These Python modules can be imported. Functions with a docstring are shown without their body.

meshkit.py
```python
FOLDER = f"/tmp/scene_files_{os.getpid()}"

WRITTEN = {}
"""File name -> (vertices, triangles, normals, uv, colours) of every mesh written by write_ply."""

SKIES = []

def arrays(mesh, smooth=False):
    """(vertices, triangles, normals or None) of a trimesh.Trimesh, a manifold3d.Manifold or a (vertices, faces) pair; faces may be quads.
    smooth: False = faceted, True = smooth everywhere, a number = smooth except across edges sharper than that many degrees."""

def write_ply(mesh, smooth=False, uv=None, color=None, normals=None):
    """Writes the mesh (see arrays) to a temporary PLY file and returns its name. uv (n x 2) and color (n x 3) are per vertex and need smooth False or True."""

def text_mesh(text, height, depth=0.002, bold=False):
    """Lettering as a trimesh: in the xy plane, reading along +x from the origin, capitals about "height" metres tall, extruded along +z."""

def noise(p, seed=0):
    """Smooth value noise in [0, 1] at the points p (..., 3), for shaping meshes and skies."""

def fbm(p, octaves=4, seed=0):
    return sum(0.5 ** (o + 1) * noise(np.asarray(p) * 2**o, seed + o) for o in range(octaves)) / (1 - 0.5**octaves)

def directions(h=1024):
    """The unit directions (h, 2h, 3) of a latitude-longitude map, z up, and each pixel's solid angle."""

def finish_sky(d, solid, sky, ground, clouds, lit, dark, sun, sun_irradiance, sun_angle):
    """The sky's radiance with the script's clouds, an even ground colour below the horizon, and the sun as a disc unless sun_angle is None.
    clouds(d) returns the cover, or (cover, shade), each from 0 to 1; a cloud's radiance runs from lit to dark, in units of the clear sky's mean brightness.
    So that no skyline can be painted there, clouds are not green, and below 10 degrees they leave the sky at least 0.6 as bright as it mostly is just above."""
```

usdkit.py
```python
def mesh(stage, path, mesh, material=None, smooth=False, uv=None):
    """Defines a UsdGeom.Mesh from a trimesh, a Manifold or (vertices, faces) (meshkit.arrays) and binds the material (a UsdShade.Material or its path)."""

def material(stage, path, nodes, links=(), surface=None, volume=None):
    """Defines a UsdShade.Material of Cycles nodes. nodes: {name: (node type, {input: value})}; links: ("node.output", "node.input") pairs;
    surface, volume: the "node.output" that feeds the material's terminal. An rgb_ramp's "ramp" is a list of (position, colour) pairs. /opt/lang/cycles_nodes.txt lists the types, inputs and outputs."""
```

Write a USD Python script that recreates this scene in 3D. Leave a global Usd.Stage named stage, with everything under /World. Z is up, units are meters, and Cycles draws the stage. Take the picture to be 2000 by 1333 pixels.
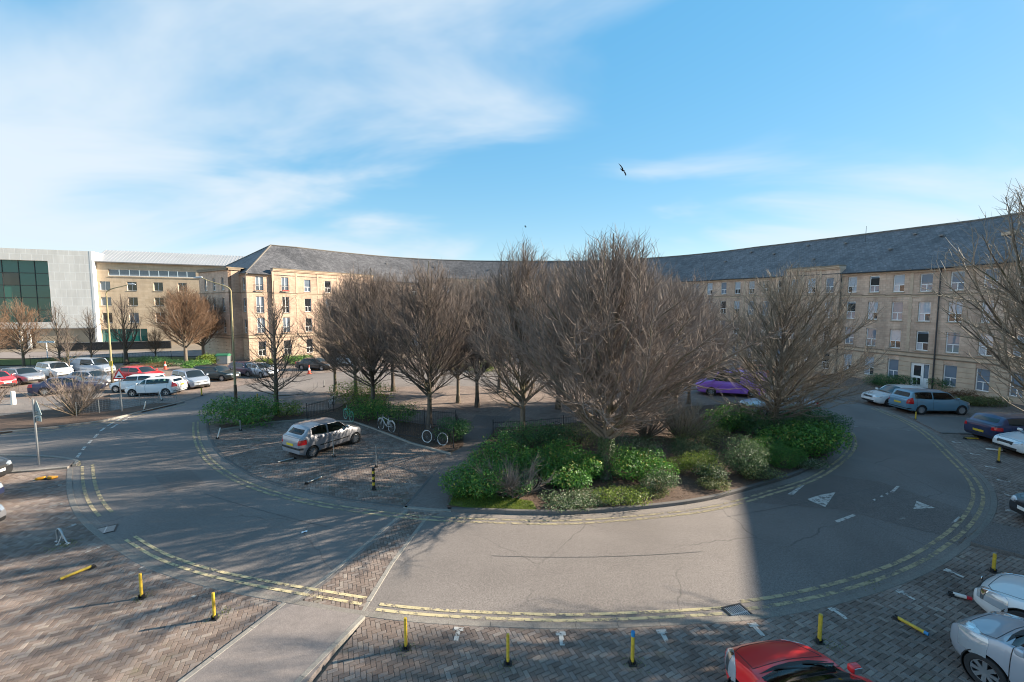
import math, random
import numpy as np, trimesh, shapely, usdkit, meshkit
import manifold3d as m3
from shapely.geometry import Polygon, LineString, Point, MultiPolygon
from shapely.ops import unary_union
from scipy.interpolate import PchipInterpolator, CubicSpline
from pxr import Usd, UsdGeom, UsdLux, UsdShade, Gf, Sdf, Vt

stage = Usd.Stage.CreateInMemory()
UsdGeom.SetStageUpAxis(stage, 'Z')
UsdGeom.SetStageMetersPerUnit(stage, 1.0)
UsdGeom.Xform.Define(stage, '/World')
UsdGeom.Scope.Define(stage, '/World/Looks')
stage.SetDefaultPrim(stage.GetPrimAtPath('/World'))

# ---------------------------------------------------------------- camera, sky, sun, exposure
EYE, FPX, HORIZON = 7.1, 800.0, 607.0            # a second-floor window; lens and horizon in pixels of the 2000 x 1333 photograph
PITCH = math.atan((666.5 - HORIZON) / FPX)
EXPOSURE = 2.28
cam = UsdGeom.Camera.Define(stage, '/World/camera')
cam.CreateHorizontalApertureAttr(36.0)
cam.CreateVerticalApertureAttr(24.0)
cam.CreateFocalLengthAttr(36.0 * FPX / 2000.0)
cam.CreateClippingRangeAttr(Gf.Vec2f(0.1, 6000.0))
cam.CreateExposureAttr(EXPOSURE)
cam.AddTranslateOp().Set(Gf.Vec3d(0, 0, EYE))
cam.AddRotateXOp().Set(90.0 - math.degrees(PITCH))

SUN_EL, SUN_AZ = math.radians(24.0), math.radians(76.0)      # azimuth from +y towards +x
SKY_STRENGTH, SUN_INTENSITY = 0.057, 0.83
sun_dir = np.array([math.cos(SUN_EL) * math.sin(SUN_AZ), math.cos(SUN_EL) * math.cos(SUN_AZ), math.sin(SUN_EL)])
sun = UsdLux.DistantLight.Define(stage, '/World/sun')
sun.CreateNormalizeAttr(True)
sun.CreateIntensityAttr(SUN_INTENSITY)
sun.CreateAngleAttr(0.5)
sun.CreateColorAttr(Gf.Vec3f(1.0, 0.88, 0.71))
sun.AddTransformOp().Set(Gf.Matrix4d().SetRotate(Gf.Rotation(Gf.Vec3d(0, 0, 1), Gf.Vec3d(*map(float, sun_dir)))))

# thin wind-drawn cloud: noise laid out on a plane high above, stretched along the wind
usdkit.material(stage, '/World/Looks/sky', {
    'sky': ('sky_texture', {'sky_type': 'single_scattering', 'sun_disc': False, 'sun_elevation': SUN_EL, 'sun_rotation': SUN_AZ,
                            'altitude': 100.0, 'air_density': 1.0, 'aerosol_density': 0.08, 'ozone_density': 2.0}),
    'flat': ('gamma', {'gamma': 0.30}),
    'tone': ('hsv', {'hue': 0.494, 'saturation': 2.85, 'value': 2.15, 'fac': 1.0}),
    'tc': ('texture_coordinate', {}),
    'sep': ('separate_xyz', {}),
    'up': ('math', {'math_type': 'maximum', 'value2': 0.0}),
    'den': ('math', {'math_type': 'add', 'value2': 0.28}),
    'px': ('math', {'math_type': 'divide'}), 'py': ('math', {'math_type': 'divide'}),
    'pl': ('combine_xyz', {'z': 3.7}),
    'mp': ('mapping', {'mapping_type': 'point', 'location': (7.7, 4.2, 0.0), 'rotation': (0, 0, math.radians(38)), 'scale': (0.75, 1.5, 1.0)}),
    'n1': ('noise_texture', {'scale': 1.3, 'detail': 7.0, 'roughness': 0.48, 'distortion': 0.45}),
    'sh': ('math', {'math_type': 'subtract', 'value2': 0.35}), 'sq': ('math', {'math_type': 'multiply'}), 'side': ('math', {'math_type': 'multiply_add', 'value2': 0.09, 'value3': -0.03}),
    'sum': ('math', {'math_type': 'add'}),
    'rmp': ('map_range', {'range_type': 'smoothstep', 'from_min': 0.475, 'from_max': 0.80, 'to_min': 0.0, 'to_max': 0.85, 'clamp': True}),
    'hz': ('map_range', {'range_type': 'smoothstep', 'from_min': 0.0, 'from_max': 0.16, 'to_min': 0.3, 'to_max': 1.0, 'clamp': True}),
    'cov': ('math', {'math_type': 'multiply'}),
    'mix': ('mix_color', {'blend_type': 'mix', 'b': (3.1, 3.4, 3.65), 'use_clamp': True}),
    'bg': ('background_shader', {'strength': SKY_STRENGTH}),
}, [('sky.color', 'flat.color'), ('flat.color', 'tone.color'), ('tc.generated', 'sep.vector'), ('sep.z', 'up.value1'), ('up.value', 'den.value1'),
    ('sep.x', 'px.value1'), ('den.value', 'px.value2'), ('sep.y', 'py.value1'), ('den.value', 'py.value2'),
    ('px.value', 'pl.x'), ('py.value', 'pl.y'), ('pl.vector', 'mp.vector'), ('mp.vector', 'n1.vector'),
    ('px.value', 'sh.value1'), ('sh.value', 'sq.value1'), ('sh.value', 'sq.value2'), ('sq.value', 'side.value1'), ('n1.fac', 'sum.value1'), ('side.value', 'sum.value2'), ('sum.value', 'rmp.value'),
    ('sep.z', 'hz.value'), ('rmp.result', 'cov.value1'), ('hz.result', 'cov.value2'),
    ('cov.value', 'mix.fac'), ('tone.color', 'mix.a'), ('mix.result', 'bg.color')], surface='bg.background')
sky = UsdLux.DomeLight.Define(stage, '/World/sky')
UsdShade.MaterialBindingAPI.Apply(sky.GetPrim()).Bind(UsdShade.Material.Get(stage, '/World/Looks/sky'))
sky.GetPrim().SetCustomDataByKey('kind', 'structure')

# ---------------------------------------------------------------- helpers
_used = {}
def numbered(parent, name):
    """name, then name_001, name_002 ... under the same parent"""
    k = (parent, name); n = _used.get(k, 0); _used[k] = n + 1
    return name if n == 0 else '%s_%03d' % (name, n)

def path_of(p):
    return '/World' if p is None else str(p.GetPath())

def data(prim, **kw):
    for k, v in kw.items():
        if v: prim.SetCustomDataByKey(k, v)
    return prim

def thing(name, label, category, loc=(0, 0, 0), rz=0.0, group=None, scale=None, kind=None):
    x = UsdGeom.Xform.Define(stage, '/World/' + numbered('/World', name))
    x.AddTranslateOp().Set(Gf.Vec3d(*map(float, loc)))
    if rz: x.AddRotateZOp().Set(math.degrees(rz))
    if scale: x.AddScaleOp().Set(Gf.Vec3f(*map(float, scale)))
    return data(x.GetPrim(), label=label, category=category, group=group, kind=kind)

def struct(name, parent=None, label=None):
    x = UsdGeom.Xform.Define(stage, path_of(parent) + '/' + numbered(path_of(parent), name))
    return data(x.GetPrim(), kind='structure', label=label)

def obj(name, mesh, mat, parent=None, smooth=False, uv=None, tone=None, **kw):
    pp = path_of(parent)
    m = usdkit.mesh(stage, pp + '/' + numbered(pp, name), mesh, M[mat], smooth, uv)
    if tone is not None:
        UsdGeom.PrimvarsAPI(m).CreatePrimvar('tone', Sdf.ValueTypeNames.FloatArray, 'vertex').Set(Vt.FloatArray.FromNumpy(np.asarray(tone, np.float32)))
    return data(m.GetPrim(), **kw)

def copy_of(first, name, label, category, loc, rz=0.0, scale=None, group=None):
    x = UsdGeom.Xform.Define(stage, '/World/' + numbered('/World', name))
    p = x.GetPrim()
    p.GetReferences().AddInternalReference(first.GetPath())
    x.ClearXformOpOrder()
    for n in ('xformOp:translate', 'xformOp:rotateZ', 'xformOp:scale'):
        pass
    x.MakeMatrixXform().Set(Gf.Matrix4d().SetScale(Gf.Vec3d(*(scale or (1, 1, 1)))) * Gf.Matrix4d().SetRotate(Gf.Rotation(Gf.Vec3d(0, 0, 1), math.degrees(rz))) * Gf.Matrix4d().SetTranslate(Gf.Vec3d(*map(float, loc))))
    data(p, label=label, category=category, group=group or first.GetCustomDataByKey('group'))
    p.SetInstanceable(True)
    return p

def ray(px, py):
    x, y = px - 1000.0, -(py - 666.5)
    c, s = math.cos(PITCH), math.sin(PITCH)
    return np.array([x, FPX * c + y * s, -FPX * s + y * c])

def G(px, py, z=0.0):
    """the spot of the ground (or of height z) the photograph shows at a pixel"""
    r = ray(px, py); k = (z - EYE) / r[2]
    return np.array([r[0] * k, r[1] * k, z])

def D(px, py, Y):
    """the point at distance Y ahead seen at a pixel"""
    r = ray(px, py); k = Y / r[1]
    return np.array([r[0] * k, Y, EYE + r[2] * k])

def cat(parts):
    parts = [p for p in parts if p is not None]
    return trimesh.util.concatenate(parts) if len(parts) > 1 else parts[0]

def box(sx, sy, sz, at=(0, 0, 0), rz=0.0, base=True):
    b = trimesh.creation.box([sx, sy, sz])
    if base: b.apply_translation([0, 0, sz / 2])
    if rz: b.apply_transform(trimesh.transformations.rotation_matrix(rz, [0, 0, 1]))
    b.apply_translation(at)
    return b

def tm(man):
    m = man.to_mesh()
    return trimesh.Trimesh(m.vert_properties[:, :3], m.tri_verts, process=False)

def rbox(sx, sy, sz, r, at=(0, 0, 0), rz=0.0, seg=6):
    """a box with rounded edges standing on its base"""
    s = m3.Manifold.sphere(r, seg * 4)
    hull = m3.Manifold.batch_hull([s.translate([a * (sx / 2 - r), b * (sy / 2 - r), sz / 2 + c * (sz / 2 - r)]) for a in (-1, 1) for b in (-1, 1) for c in (-1, 1)])
    t = tm(hull)
    if rz: t.apply_transform(trimesh.transformations.rotation_matrix(rz, [0, 0, 1]))
    t.apply_translation(at)
    return t

def tubes(pts, rad, sides):
    """pts (n, k, 3), rad (n, k): n tapered tubes of k points each, in one mesh"""
    pts = np.asarray(pts, float); rad = np.asarray(rad, float)
    n, k, _ = pts.shape
    t = np.gradient(pts, axis=1); t /= np.linalg.norm(t, axis=2, keepdims=True) + 1e-12
    ref = np.where(np.abs(t[:, :1, 2:]) < 0.9, np.array([0, 0, 1.0]), np.array([1.0, 0, 0]))
    a = np.cross(t, ref); a /= np.linalg.norm(a, axis=2, keepdims=True) + 1e-12
    b = np.cross(t, a)
    ang = np.arange(sides) * 2 * np.pi / sides
    v = pts[:, :, None] + rad[:, :, None, None] * (np.cos(ang)[None, None, :, None] * a[:, :, None] + np.sin(ang)[None, None, :, None] * b[:, :, None])
    i, j = np.meshgrid(np.arange(k - 1), np.arange(sides), indexing='ij')
    q = np.stack([i * sides + j, i * sides + (j + 1) % sides, (i + 1) * sides + (j + 1) % sides, (i + 1) * sides + j], -1).reshape(-1, 4)
    f1 = np.vstack([q[:, [0, 2, 1]], q[:, [0, 3, 2]]])
    f = (f1[None] + (np.arange(n) * k * sides)[:, None, None]).reshape(-1, 3)
    return v.reshape(-1, 3), f

def tube(p, r, sides=8, caps=True):
    p = np.asarray(p, float); r = np.broadcast_to(np.asarray(r, float), (len(p),))
    v, f = tubes(p[None], r[None], sides)
    if caps:
        n = len(v); v = np.vstack([v, p[0], p[-1]]); f = list(f)
        for j in range(sides):
            f.append([n, j, (j + 1) % sides]); e = (len(p) - 1) * sides
            f.append([n + 1, e + (j + 1) % sides, e + j])
    return trimesh.Trimesh(v, np.array(f), process=False)

def bar(a, b, r, sides=8):
    return tube(np.array([a, b], float), r, sides)

def joined(vf):
    """concatenate (v, f) pairs"""
    vs, fs, n = [], [], 0
    for v, f in vf:
        vs.append(v); fs.append(f + n); n += len(v)
    return trimesh.Trimesh(np.vstack(vs), np.vstack(fs), process=False)

def resample(pts, step):
    pts = np.asarray(pts, float); d = np.r_[0, np.cumsum(np.linalg.norm(np.diff(pts, axis=0), axis=1))]
    n = max(2, int(round(d[-1] / step)) + 1); s = np.linspace(0, d[-1], n)
    return np.stack([np.interp(s, d, pts[:, k]) for k in range(pts.shape[1])], 1)

def spline(pts, step=0.5):
    pts = np.asarray(pts, float); d = np.r_[0, np.cumsum(np.linalg.norm(np.diff(pts, axis=0), axis=1))]
    cs = CubicSpline(d, pts); return resample(cs(np.linspace(0, d[-1], max(40, int(d[-1] / step) * 4))), step)

def gp(px, z=0.0):
    return np.array([G(a, b, z)[:2] for a, b in px])

def offset_line(p, d):
    """shifts a polyline sideways, to its left for d > 0"""
    p = np.asarray(p, float)[:, :2]; t = np.gradient(p, axis=0); t /= np.linalg.norm(t, axis=1, keepdims=True)
    return p + d * np.stack([-t[:, 1], t[:, 0]], 1)

def sheet(poly, z, maxedge=None):
    polys = getattr(poly, 'geoms', [poly]); out = []
    for g in polys:
        if g.geom_type != 'Polygon' or g.area < 1e-4: continue
        v, f = trimesh.creation.triangulate_polygon(g, engine='earcut')
        v = np.c_[v, np.full(len(v), z)]; f = np.asarray(f)
        t = trimesh.Trimesh(v, f, process=False)
        flip = t.face_normals[:, 2] < 0
        f = f.copy(); f[flip] = f[flip][:, ::-1]
        out.append(trimesh.Trimesh(v, f, process=False))
    return cat(out)

def slab(poly, z0, z1):
    out = []
    for g in getattr(poly, 'geoms', [poly]):
        if g.geom_type != 'Polygon' or g.area < 1e-4: continue
        t = trimesh.creation.extrude_polygon(g, z1 - z0, engine='earcut'); t.apply_translation([0, 0, z0]); out.append(t)
    return cat(out)

def ribbon(line, w0, w1, z):
    """a flat strip along a line between two sideways offsets"""
    a, b = offset_line(line, w0), offset_line(line, w1)
    n = len(a); v = np.r_[np.c_[a, np.full(n, z)], np.c_[b, np.full(n, z)]]
    i = np.arange(n - 1); f = np.r_[np.c_[i, i + 1, n + i + 1], np.c_[i, n + i + 1, n + i]]
    t = trimesh.Trimesh(v, f, process=False)
    if t.face_normals[:, 2].mean() < 0: t = trimesh.Trimesh(v, f[:, ::-1], process=False)
    return t

def sweep(line, profile, closed_profile=True):
    """profile: (sideways, z) points carried along a plan polyline"""
    line = np.asarray(line, float)[:, :2]; t = np.gradient(line, axis=0); t /= np.linalg.norm(t, axis=1, keepdims=True)
    nrm = np.stack([-t[:, 1], t[:, 0]], 1); P = np.asarray(profile, float); k = len(P); n = len(line)
    v = np.zeros((n, k, 3)); v[:, :, :2] = line[:, None] + P[None, :, :1] * nrm[:, None]; v[:, :, 2] = P[None, :, 1]
    f = []
    for i in range(n - 1):
        for j in range(k if closed_profile else k - 1):
            a, b = i * k + j, i * k + (j + 1) % k
            f += [[a, b, b + k], [a, b + k, a + k]]
    if closed_profile:
        for j in range(1, k - 1):
            f += [[0, j + 1, j], [(n - 1) * k, (n - 1) * k + j, (n - 1) * k + j + 1]]
    m = trimesh.Trimesh(v.reshape(-1, 3), np.array(f), process=False)
    if closed_profile and m.volume < 0: m.invert()
    return m
# ---------------------------------------------------------------- materials
M = {}
def mat(name, nodes, links=(), surface='p.BSDF', volume=None):
    M[name] = usdkit.material(stage, '/World/Looks/' + name, nodes, links, surface, volume)

def plain(name, col, rough=0.6, metal=0.0, spec=0.5, var=0.0, scale=3.0, bump=0.0, bscale=60.0, coat=0.0):
    """one colour with a little mottling"""
    n = {'p': ('principled_bsdf', {'base_color': col, 'roughness': rough, 'metallic': metal, 'specular_ior_level': spec, 'coat_weight': coat})}
    l = []
    if var:
        n.update({'g': ('geometry', {}), 'n': ('noise_texture', {'scale': scale, 'detail': 6.0, 'roughness': 0.65}),
                  'r': ('rgb_ramp', {'ramp': [(0.25, tuple(c * (1 - var) for c in col)), (0.75, tuple(min(1, c * (1 + var)) for c in col))]})})
        l += [('g.position', 'n.vector'), ('n.fac', 'r.fac'), ('r.color', 'p.base_color')]
    if bump:
        n.update({'g': ('geometry', {}), 'nb': ('noise_texture', {'scale': bscale, 'detail': 4.0}), 'b': ('bump', {'strength': bump, 'distance': 0.01})})
        l += [('g.position', 'nb.vector'), ('nb.fac', 'b.height'), ('b.normal', 'p.normal')]
    mat(name, n, l)

def ground_mat(name, dark, light, stain, fine=90.0, bump=0.5, patch=0.22, rough=0.9, crack=0.0):
    """aggregate speckle, broad patches, stains: asphalt, footway, concrete, soil"""
    mat(name, {
        'g': ('geometry', {}),
        'nf': ('noise_texture', {'scale': fine, 'detail': 3.0, 'roughness': 0.7}),
        'vf': ('voronoi_texture', {'scale': fine * 0.55, 'feature': 'f1'}),
        'np': ('noise_texture', {'scale': patch, 'detail': 6.0, 'roughness': 0.6, 'distortion': 0.4}),
        'ns': ('noise_texture', {'scale': 1.7, 'detail': 8.0, 'roughness': 0.7}),
        'nc': ('noise_texture', {'scale': 9.0, 'detail': 5.0, 'roughness': 0.75}), 'rc': ('map_range', {'from_min': 0.3, 'from_max': 0.7, 'to_min': 0.86, 'to_max': 1.13, 'clamp': True}), 'mc': ('math', {'math_type': 'multiply'}),
        'nw': ('noise_texture', {'scale': 1.3, 'detail': 5.0}), 'wp': ('mix_color', {'blend_type': 'linear_light', 'fac': 0.25, 'use_clamp': False}), 'vc': ('voronoi_texture', {'scale': 0.24, 'feature': 'distance_to_edge'}),
        'ck': ('map_range', {'from_min': 0.0, 'from_max': 0.007, 'to_min': crack, 'to_max': 0.0, 'clamp': True}), 'km': ('map_range', {'from_min': 0.46, 'from_max': 0.54, 'to_min': 0.0, 'to_max': 1.0, 'clamp': True}), 'kk': ('math', {'math_type': 'multiply'}), 'm3': ('mix_color', {'blend_type': 'mix', 'b': (0.03, 0.029, 0.028), 'use_clamp': True}),
        'rf': ('rgb_ramp', {'ramp': [(0.32, dark), (0.68, light)]}),
        'rp': ('map_range', {'from_min': 0.3, 'from_max': 0.7, 'to_min': 0.82, 'to_max': 1.16, 'clamp': True}),
        'm1': ('mix_color', {'blend_type': 'multiply', 'fac': 1.0, 'use_clamp': True}),
        'rs': ('map_range', {'from_min': 0.56, 'from_max': 0.72, 'to_min': 0.0, 'to_max': 0.55, 'clamp': True}),
        'm2': ('mix_color', {'blend_type': 'mix', 'b': stain, 'use_clamp': True}),
        'cg': ('combine_xyz', {}),
        'b': ('bump', {'strength': bump, 'distance': 0.004}),
        'p': ('principled_bsdf', {'roughness': rough, 'specular_ior_level': 0.3}),
    }, [('g.position', 'nf.vector'), ('g.position', 'vf.vector'), ('g.position', 'np.vector'), ('g.position', 'ns.vector'),
        ('nf.fac', 'rf.fac'), ('np.fac', 'rp.value'), ('g.position', 'nc.vector'), ('nc.fac', 'rc.value'), ('rp.result', 'mc.value1'), ('rc.result', 'mc.value2'), ('mc.value', 'cg.x'), ('mc.value', 'cg.y'), ('mc.value', 'cg.z'),
        ('rf.color', 'm1.a'), ('cg.vector', 'm1.b'), ('ns.fac', 'rs.value'), ('rs.result', 'm2.fac'), ('m1.result', 'm2.a'),
        ('g.position', 'nw.vector'), ('g.position', 'wp.a'), ('nw.color', 'wp.b'), ('wp.result', 'vc.vector'), ('vc.distance', 'ck.value'), ('np.fac', 'km.value'), ('ck.result', 'kk.value1'), ('km.result', 'kk.value2'), ('kk.value', 'm3.fac'), ('m2.result', 'm3.a'), ('m3.result', 'p.base_color'),
        ('vf.distance', 'b.height'), ('b.normal', 'p.normal')])

ground_mat('asphalt', (0.112, 0.098, 0.091), (0.235, 0.206, 0.190), (0.14, 0.122, 0.113), fine=26.0, bump=0.06, crack=0.45)
ground_mat('asphalt_mid', (0.08, 0.068, 0.062), (0.23, 0.195, 0.178), (0.10, 0.087, 0.081), fine=26.0, bump=0.06, crack=0.3)
ground_mat('asphalt_new', (0.055, 0.054, 0.055), (0.12, 0.118, 0.118), (0.06, 0.058, 0.057), fine=32.0, bump=0.3)
ground_mat('asphalt_pale', (0.13, 0.112, 0.10), (0.26, 0.228, 0.205), (0.10, 0.09, 0.082), fine=26.0, bump=0.06)
ground_mat('footway', (0.17, 0.145, 0.135), (0.25, 0.215, 0.20), (0.15, 0.13, 0.12), fine=60.0)
ground_mat('concrete', (0.19, 0.175, 0.155), (0.30, 0.275, 0.245), (0.13, 0.12, 0.10), fine=50.0, bump=0.25)
ground_mat('kerb_grey', (0.15, 0.135, 0.12), (0.25, 0.225, 0.20), (0.10, 0.10, 0.075), fine=40.0, bump=0.15)
ground_mat('dark_kerb', (0.085, 0.08, 0.078), (0.15, 0.14, 0.135), (0.07, 0.075, 0.055), fine=50.0, bump=0.25)
ground_mat('joint_sand', (0.025, 0.023, 0.02), (0.055, 0.048, 0.04), (0.045, 0.05, 0.02), fine=40.0)
ground_mat('soil', (0.045, 0.03, 0.022), (0.15, 0.10, 0.075), (0.09, 0.055, 0.04), fine=22.0, bump=1.0, patch=0.8)
ground_mat('moss_grass', (0.05, 0.065, 0.012), (0.14, 0.16, 0.03), (0.06, 0.05, 0.03), fine=30.0, bump=1.0, patch=0.9)
ground_mat('gravel_earth', (0.14, 0.115, 0.09), (0.26, 0.215, 0.17), (0.12, 0.095, 0.07), fine=30.0, bump=0.6)

def brick_mat(name, rnd):
    """block paving: every block its own tone; grime and damp in broad patches, moss here and there"""
    mat(name, {
        'g': ('geometry', {}), 'o': ('attribute', {'attribute': 'tone'}),
        'rc': ('rgb_ramp', {'ramp': [(0.0, (0.150, 0.112, 0.095)), (0.3, (0.20, 0.152, 0.128)), (0.6, (0.225, 0.175, 0.148)), (0.85, (0.215, 0.178, 0.16)), (1.0, (0.285, 0.235, 0.20))]}),
        'nf': ('noise_texture', {'scale': 70.0, 'detail': 4.0, 'roughness': 0.7}),
        'nm': ('noise_texture', {'scale': 0.55, 'detail': 7.0, 'roughness': 0.65}),
        'mr': ('map_range', {'from_min': 0.3, 'from_max': 0.7, 'to_min': 0.62, 'to_max': 1.2, 'clamp': True}),
        'fr': ('map_range', {'from_min': 0.25, 'from_max': 0.75, 'to_min': 0.72, 'to_max': 1.25, 'clamp': True}),
        'mm': ('math', {'math_type': 'multiply'}), 'cg': ('combine_xyz', {}),
        'm1': ('mix_color', {'blend_type': 'multiply', 'fac': 1.0, 'use_clamp': True}),
        'nz': ('noise_texture', {'scale': 0.9, 'detail': 6.0, 'roughness': 0.7}),
        'mz': ('map_range', {'from_min': 0.60, 'from_max': 0.78, 'to_min': 0.0, 'to_max': 0.6, 'clamp': True}),
        'm2': ('mix_color', {'blend_type': 'mix', 'b': (0.10, 0.105, 0.045), 'use_clamp': True}),
        'b': ('bump', {'strength': 0.35, 'distance': 0.004}),
        'p': ('principled_bsdf', {'roughness': 0.88, 'specular_ior_level': 0.3}),
    }, [('o.fac', 'rc.fac'), ('g.position', 'nf.vector'), ('g.position', 'nm.vector'), ('g.position', 'nz.vector'),
        ('nm.fac', 'mr.value'), ('nf.fac', 'fr.value'), ('mr.result', 'mm.value1'), ('fr.result', 'mm.value2'), ('mm.value', 'cg.x'), ('mm.value', 'cg.y'), ('mm.value', 'cg.z'),
        ('rc.color', 'm1.a'), ('cg.vector', 'm1.b'), ('nz.fac', 'mz.value'), ('mz.result', 'm2.fac'), ('m1.result', 'm2.a'), ('m2.result', 'p.base_color'),
        ('nf.fac', 'b.height'), ('b.normal', 'p.normal')])
brick_mat('block', None)

# block paving beyond the distance at which blocks can be told apart
mat('block_far', {
    'g': ('geometry', {}), 'mp': ('mapping', {'mapping_type': 'point', 'rotation': (0, 0, -0.45)}),
    'bt': ('brick_texture', {'color1': (0.19, 0.14, 0.118), 'color2': (0.265, 0.208, 0.175), 'mortar': (0.07, 0.06, 0.05), 'scale': 1.0, 'mortar_size': 0.006, 'brick_width': 0.2, 'row_height': 0.1, 'mortar_smooth': 0.2}),
    'nm': ('noise_texture', {'scale': 0.5, 'detail': 7.0, 'roughness': 0.65}),
    'mr': ('map_range', {'from_min': 0.3, 'from_max': 0.7, 'to_min': 0.68, 'to_max': 1.2, 'clamp': True}), 'cg': ('combine_xyz', {}),
    'm1': ('mix_color', {'blend_type': 'multiply', 'fac': 1.0, 'use_clamp': True}),
    'p': ('principled_bsdf', {'roughness': 0.9, 'specular_ior_level': 0.3}),
}, [('g.position', 'mp.vector'), ('mp.vector', 'bt.vector'), ('g.position', 'nm.vector'), ('nm.fac', 'mr.value'), ('mr.result', 'cg.x'), ('mr.result', 'cg.y'), ('mr.result', 'cg.z'),
    ('bt.color', 'm1.a'), ('cg.vector', 'm1.b'), ('m1.result', 'p.base_color')])

def worn_paint(name, col, under, lo=0.42, hi=0.52, scale=7.0):
    mat(name, {
        'g': ('geometry', {}), 'n': ('noise_texture', {'scale': scale, 'detail': 8.0, 'roughness': 0.72}), 'n2': ('noise_texture', {'scale': 45.0, 'detail': 3.0}),
        'ad': ('math', {'math_type': 'multiply_add', 'value2': 0.25, 'value3': -0.125}), 'su': ('math', {'math_type': 'add'}),
        'r': ('map_range', {'from_min': lo, 'from_max': hi, 'to_min': 0.0, 'to_max': 1.0, 'clamp': True}),
        'd': ('diffuse_bsdf', {'color': col, 'roughness': 0.5}), 't': ('transparent_bsdf', {}), 'x': ('mix_closure', {}),
    }, [('g.position', 'n.vector'), ('g.position', 'n2.vector'), ('n2.fac', 'ad.value1'), ('n.fac', 'su.value1'), ('ad.value', 'su.value2'), ('su.value', 'r.value'),
        ('r.result', 'x.fac'), ('t.BSDF', 'x.closure1'), ('d.BSDF', 'x.closure2')], surface='x.closure')
worn_paint('yellow_line', (0.50, 0.42, 0.26), None, 0.42, 0.50, 5.0)
worn_paint('yellow_line_pale', (0.40, 0.335, 0.22), None, 0.42, 0.54, 4.0)
worn_paint('white_line', (0.50, 0.48, 0.45), None, 0.42, 0.50, 6.0)
worn_paint('white_line_faint', (0.36, 0.35, 0.33), None, 0.46, 0.60, 5.0)
plain('white_block', (0.55, 0.53, 0.50), 0.8, var=0.15, scale=14.0)

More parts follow.
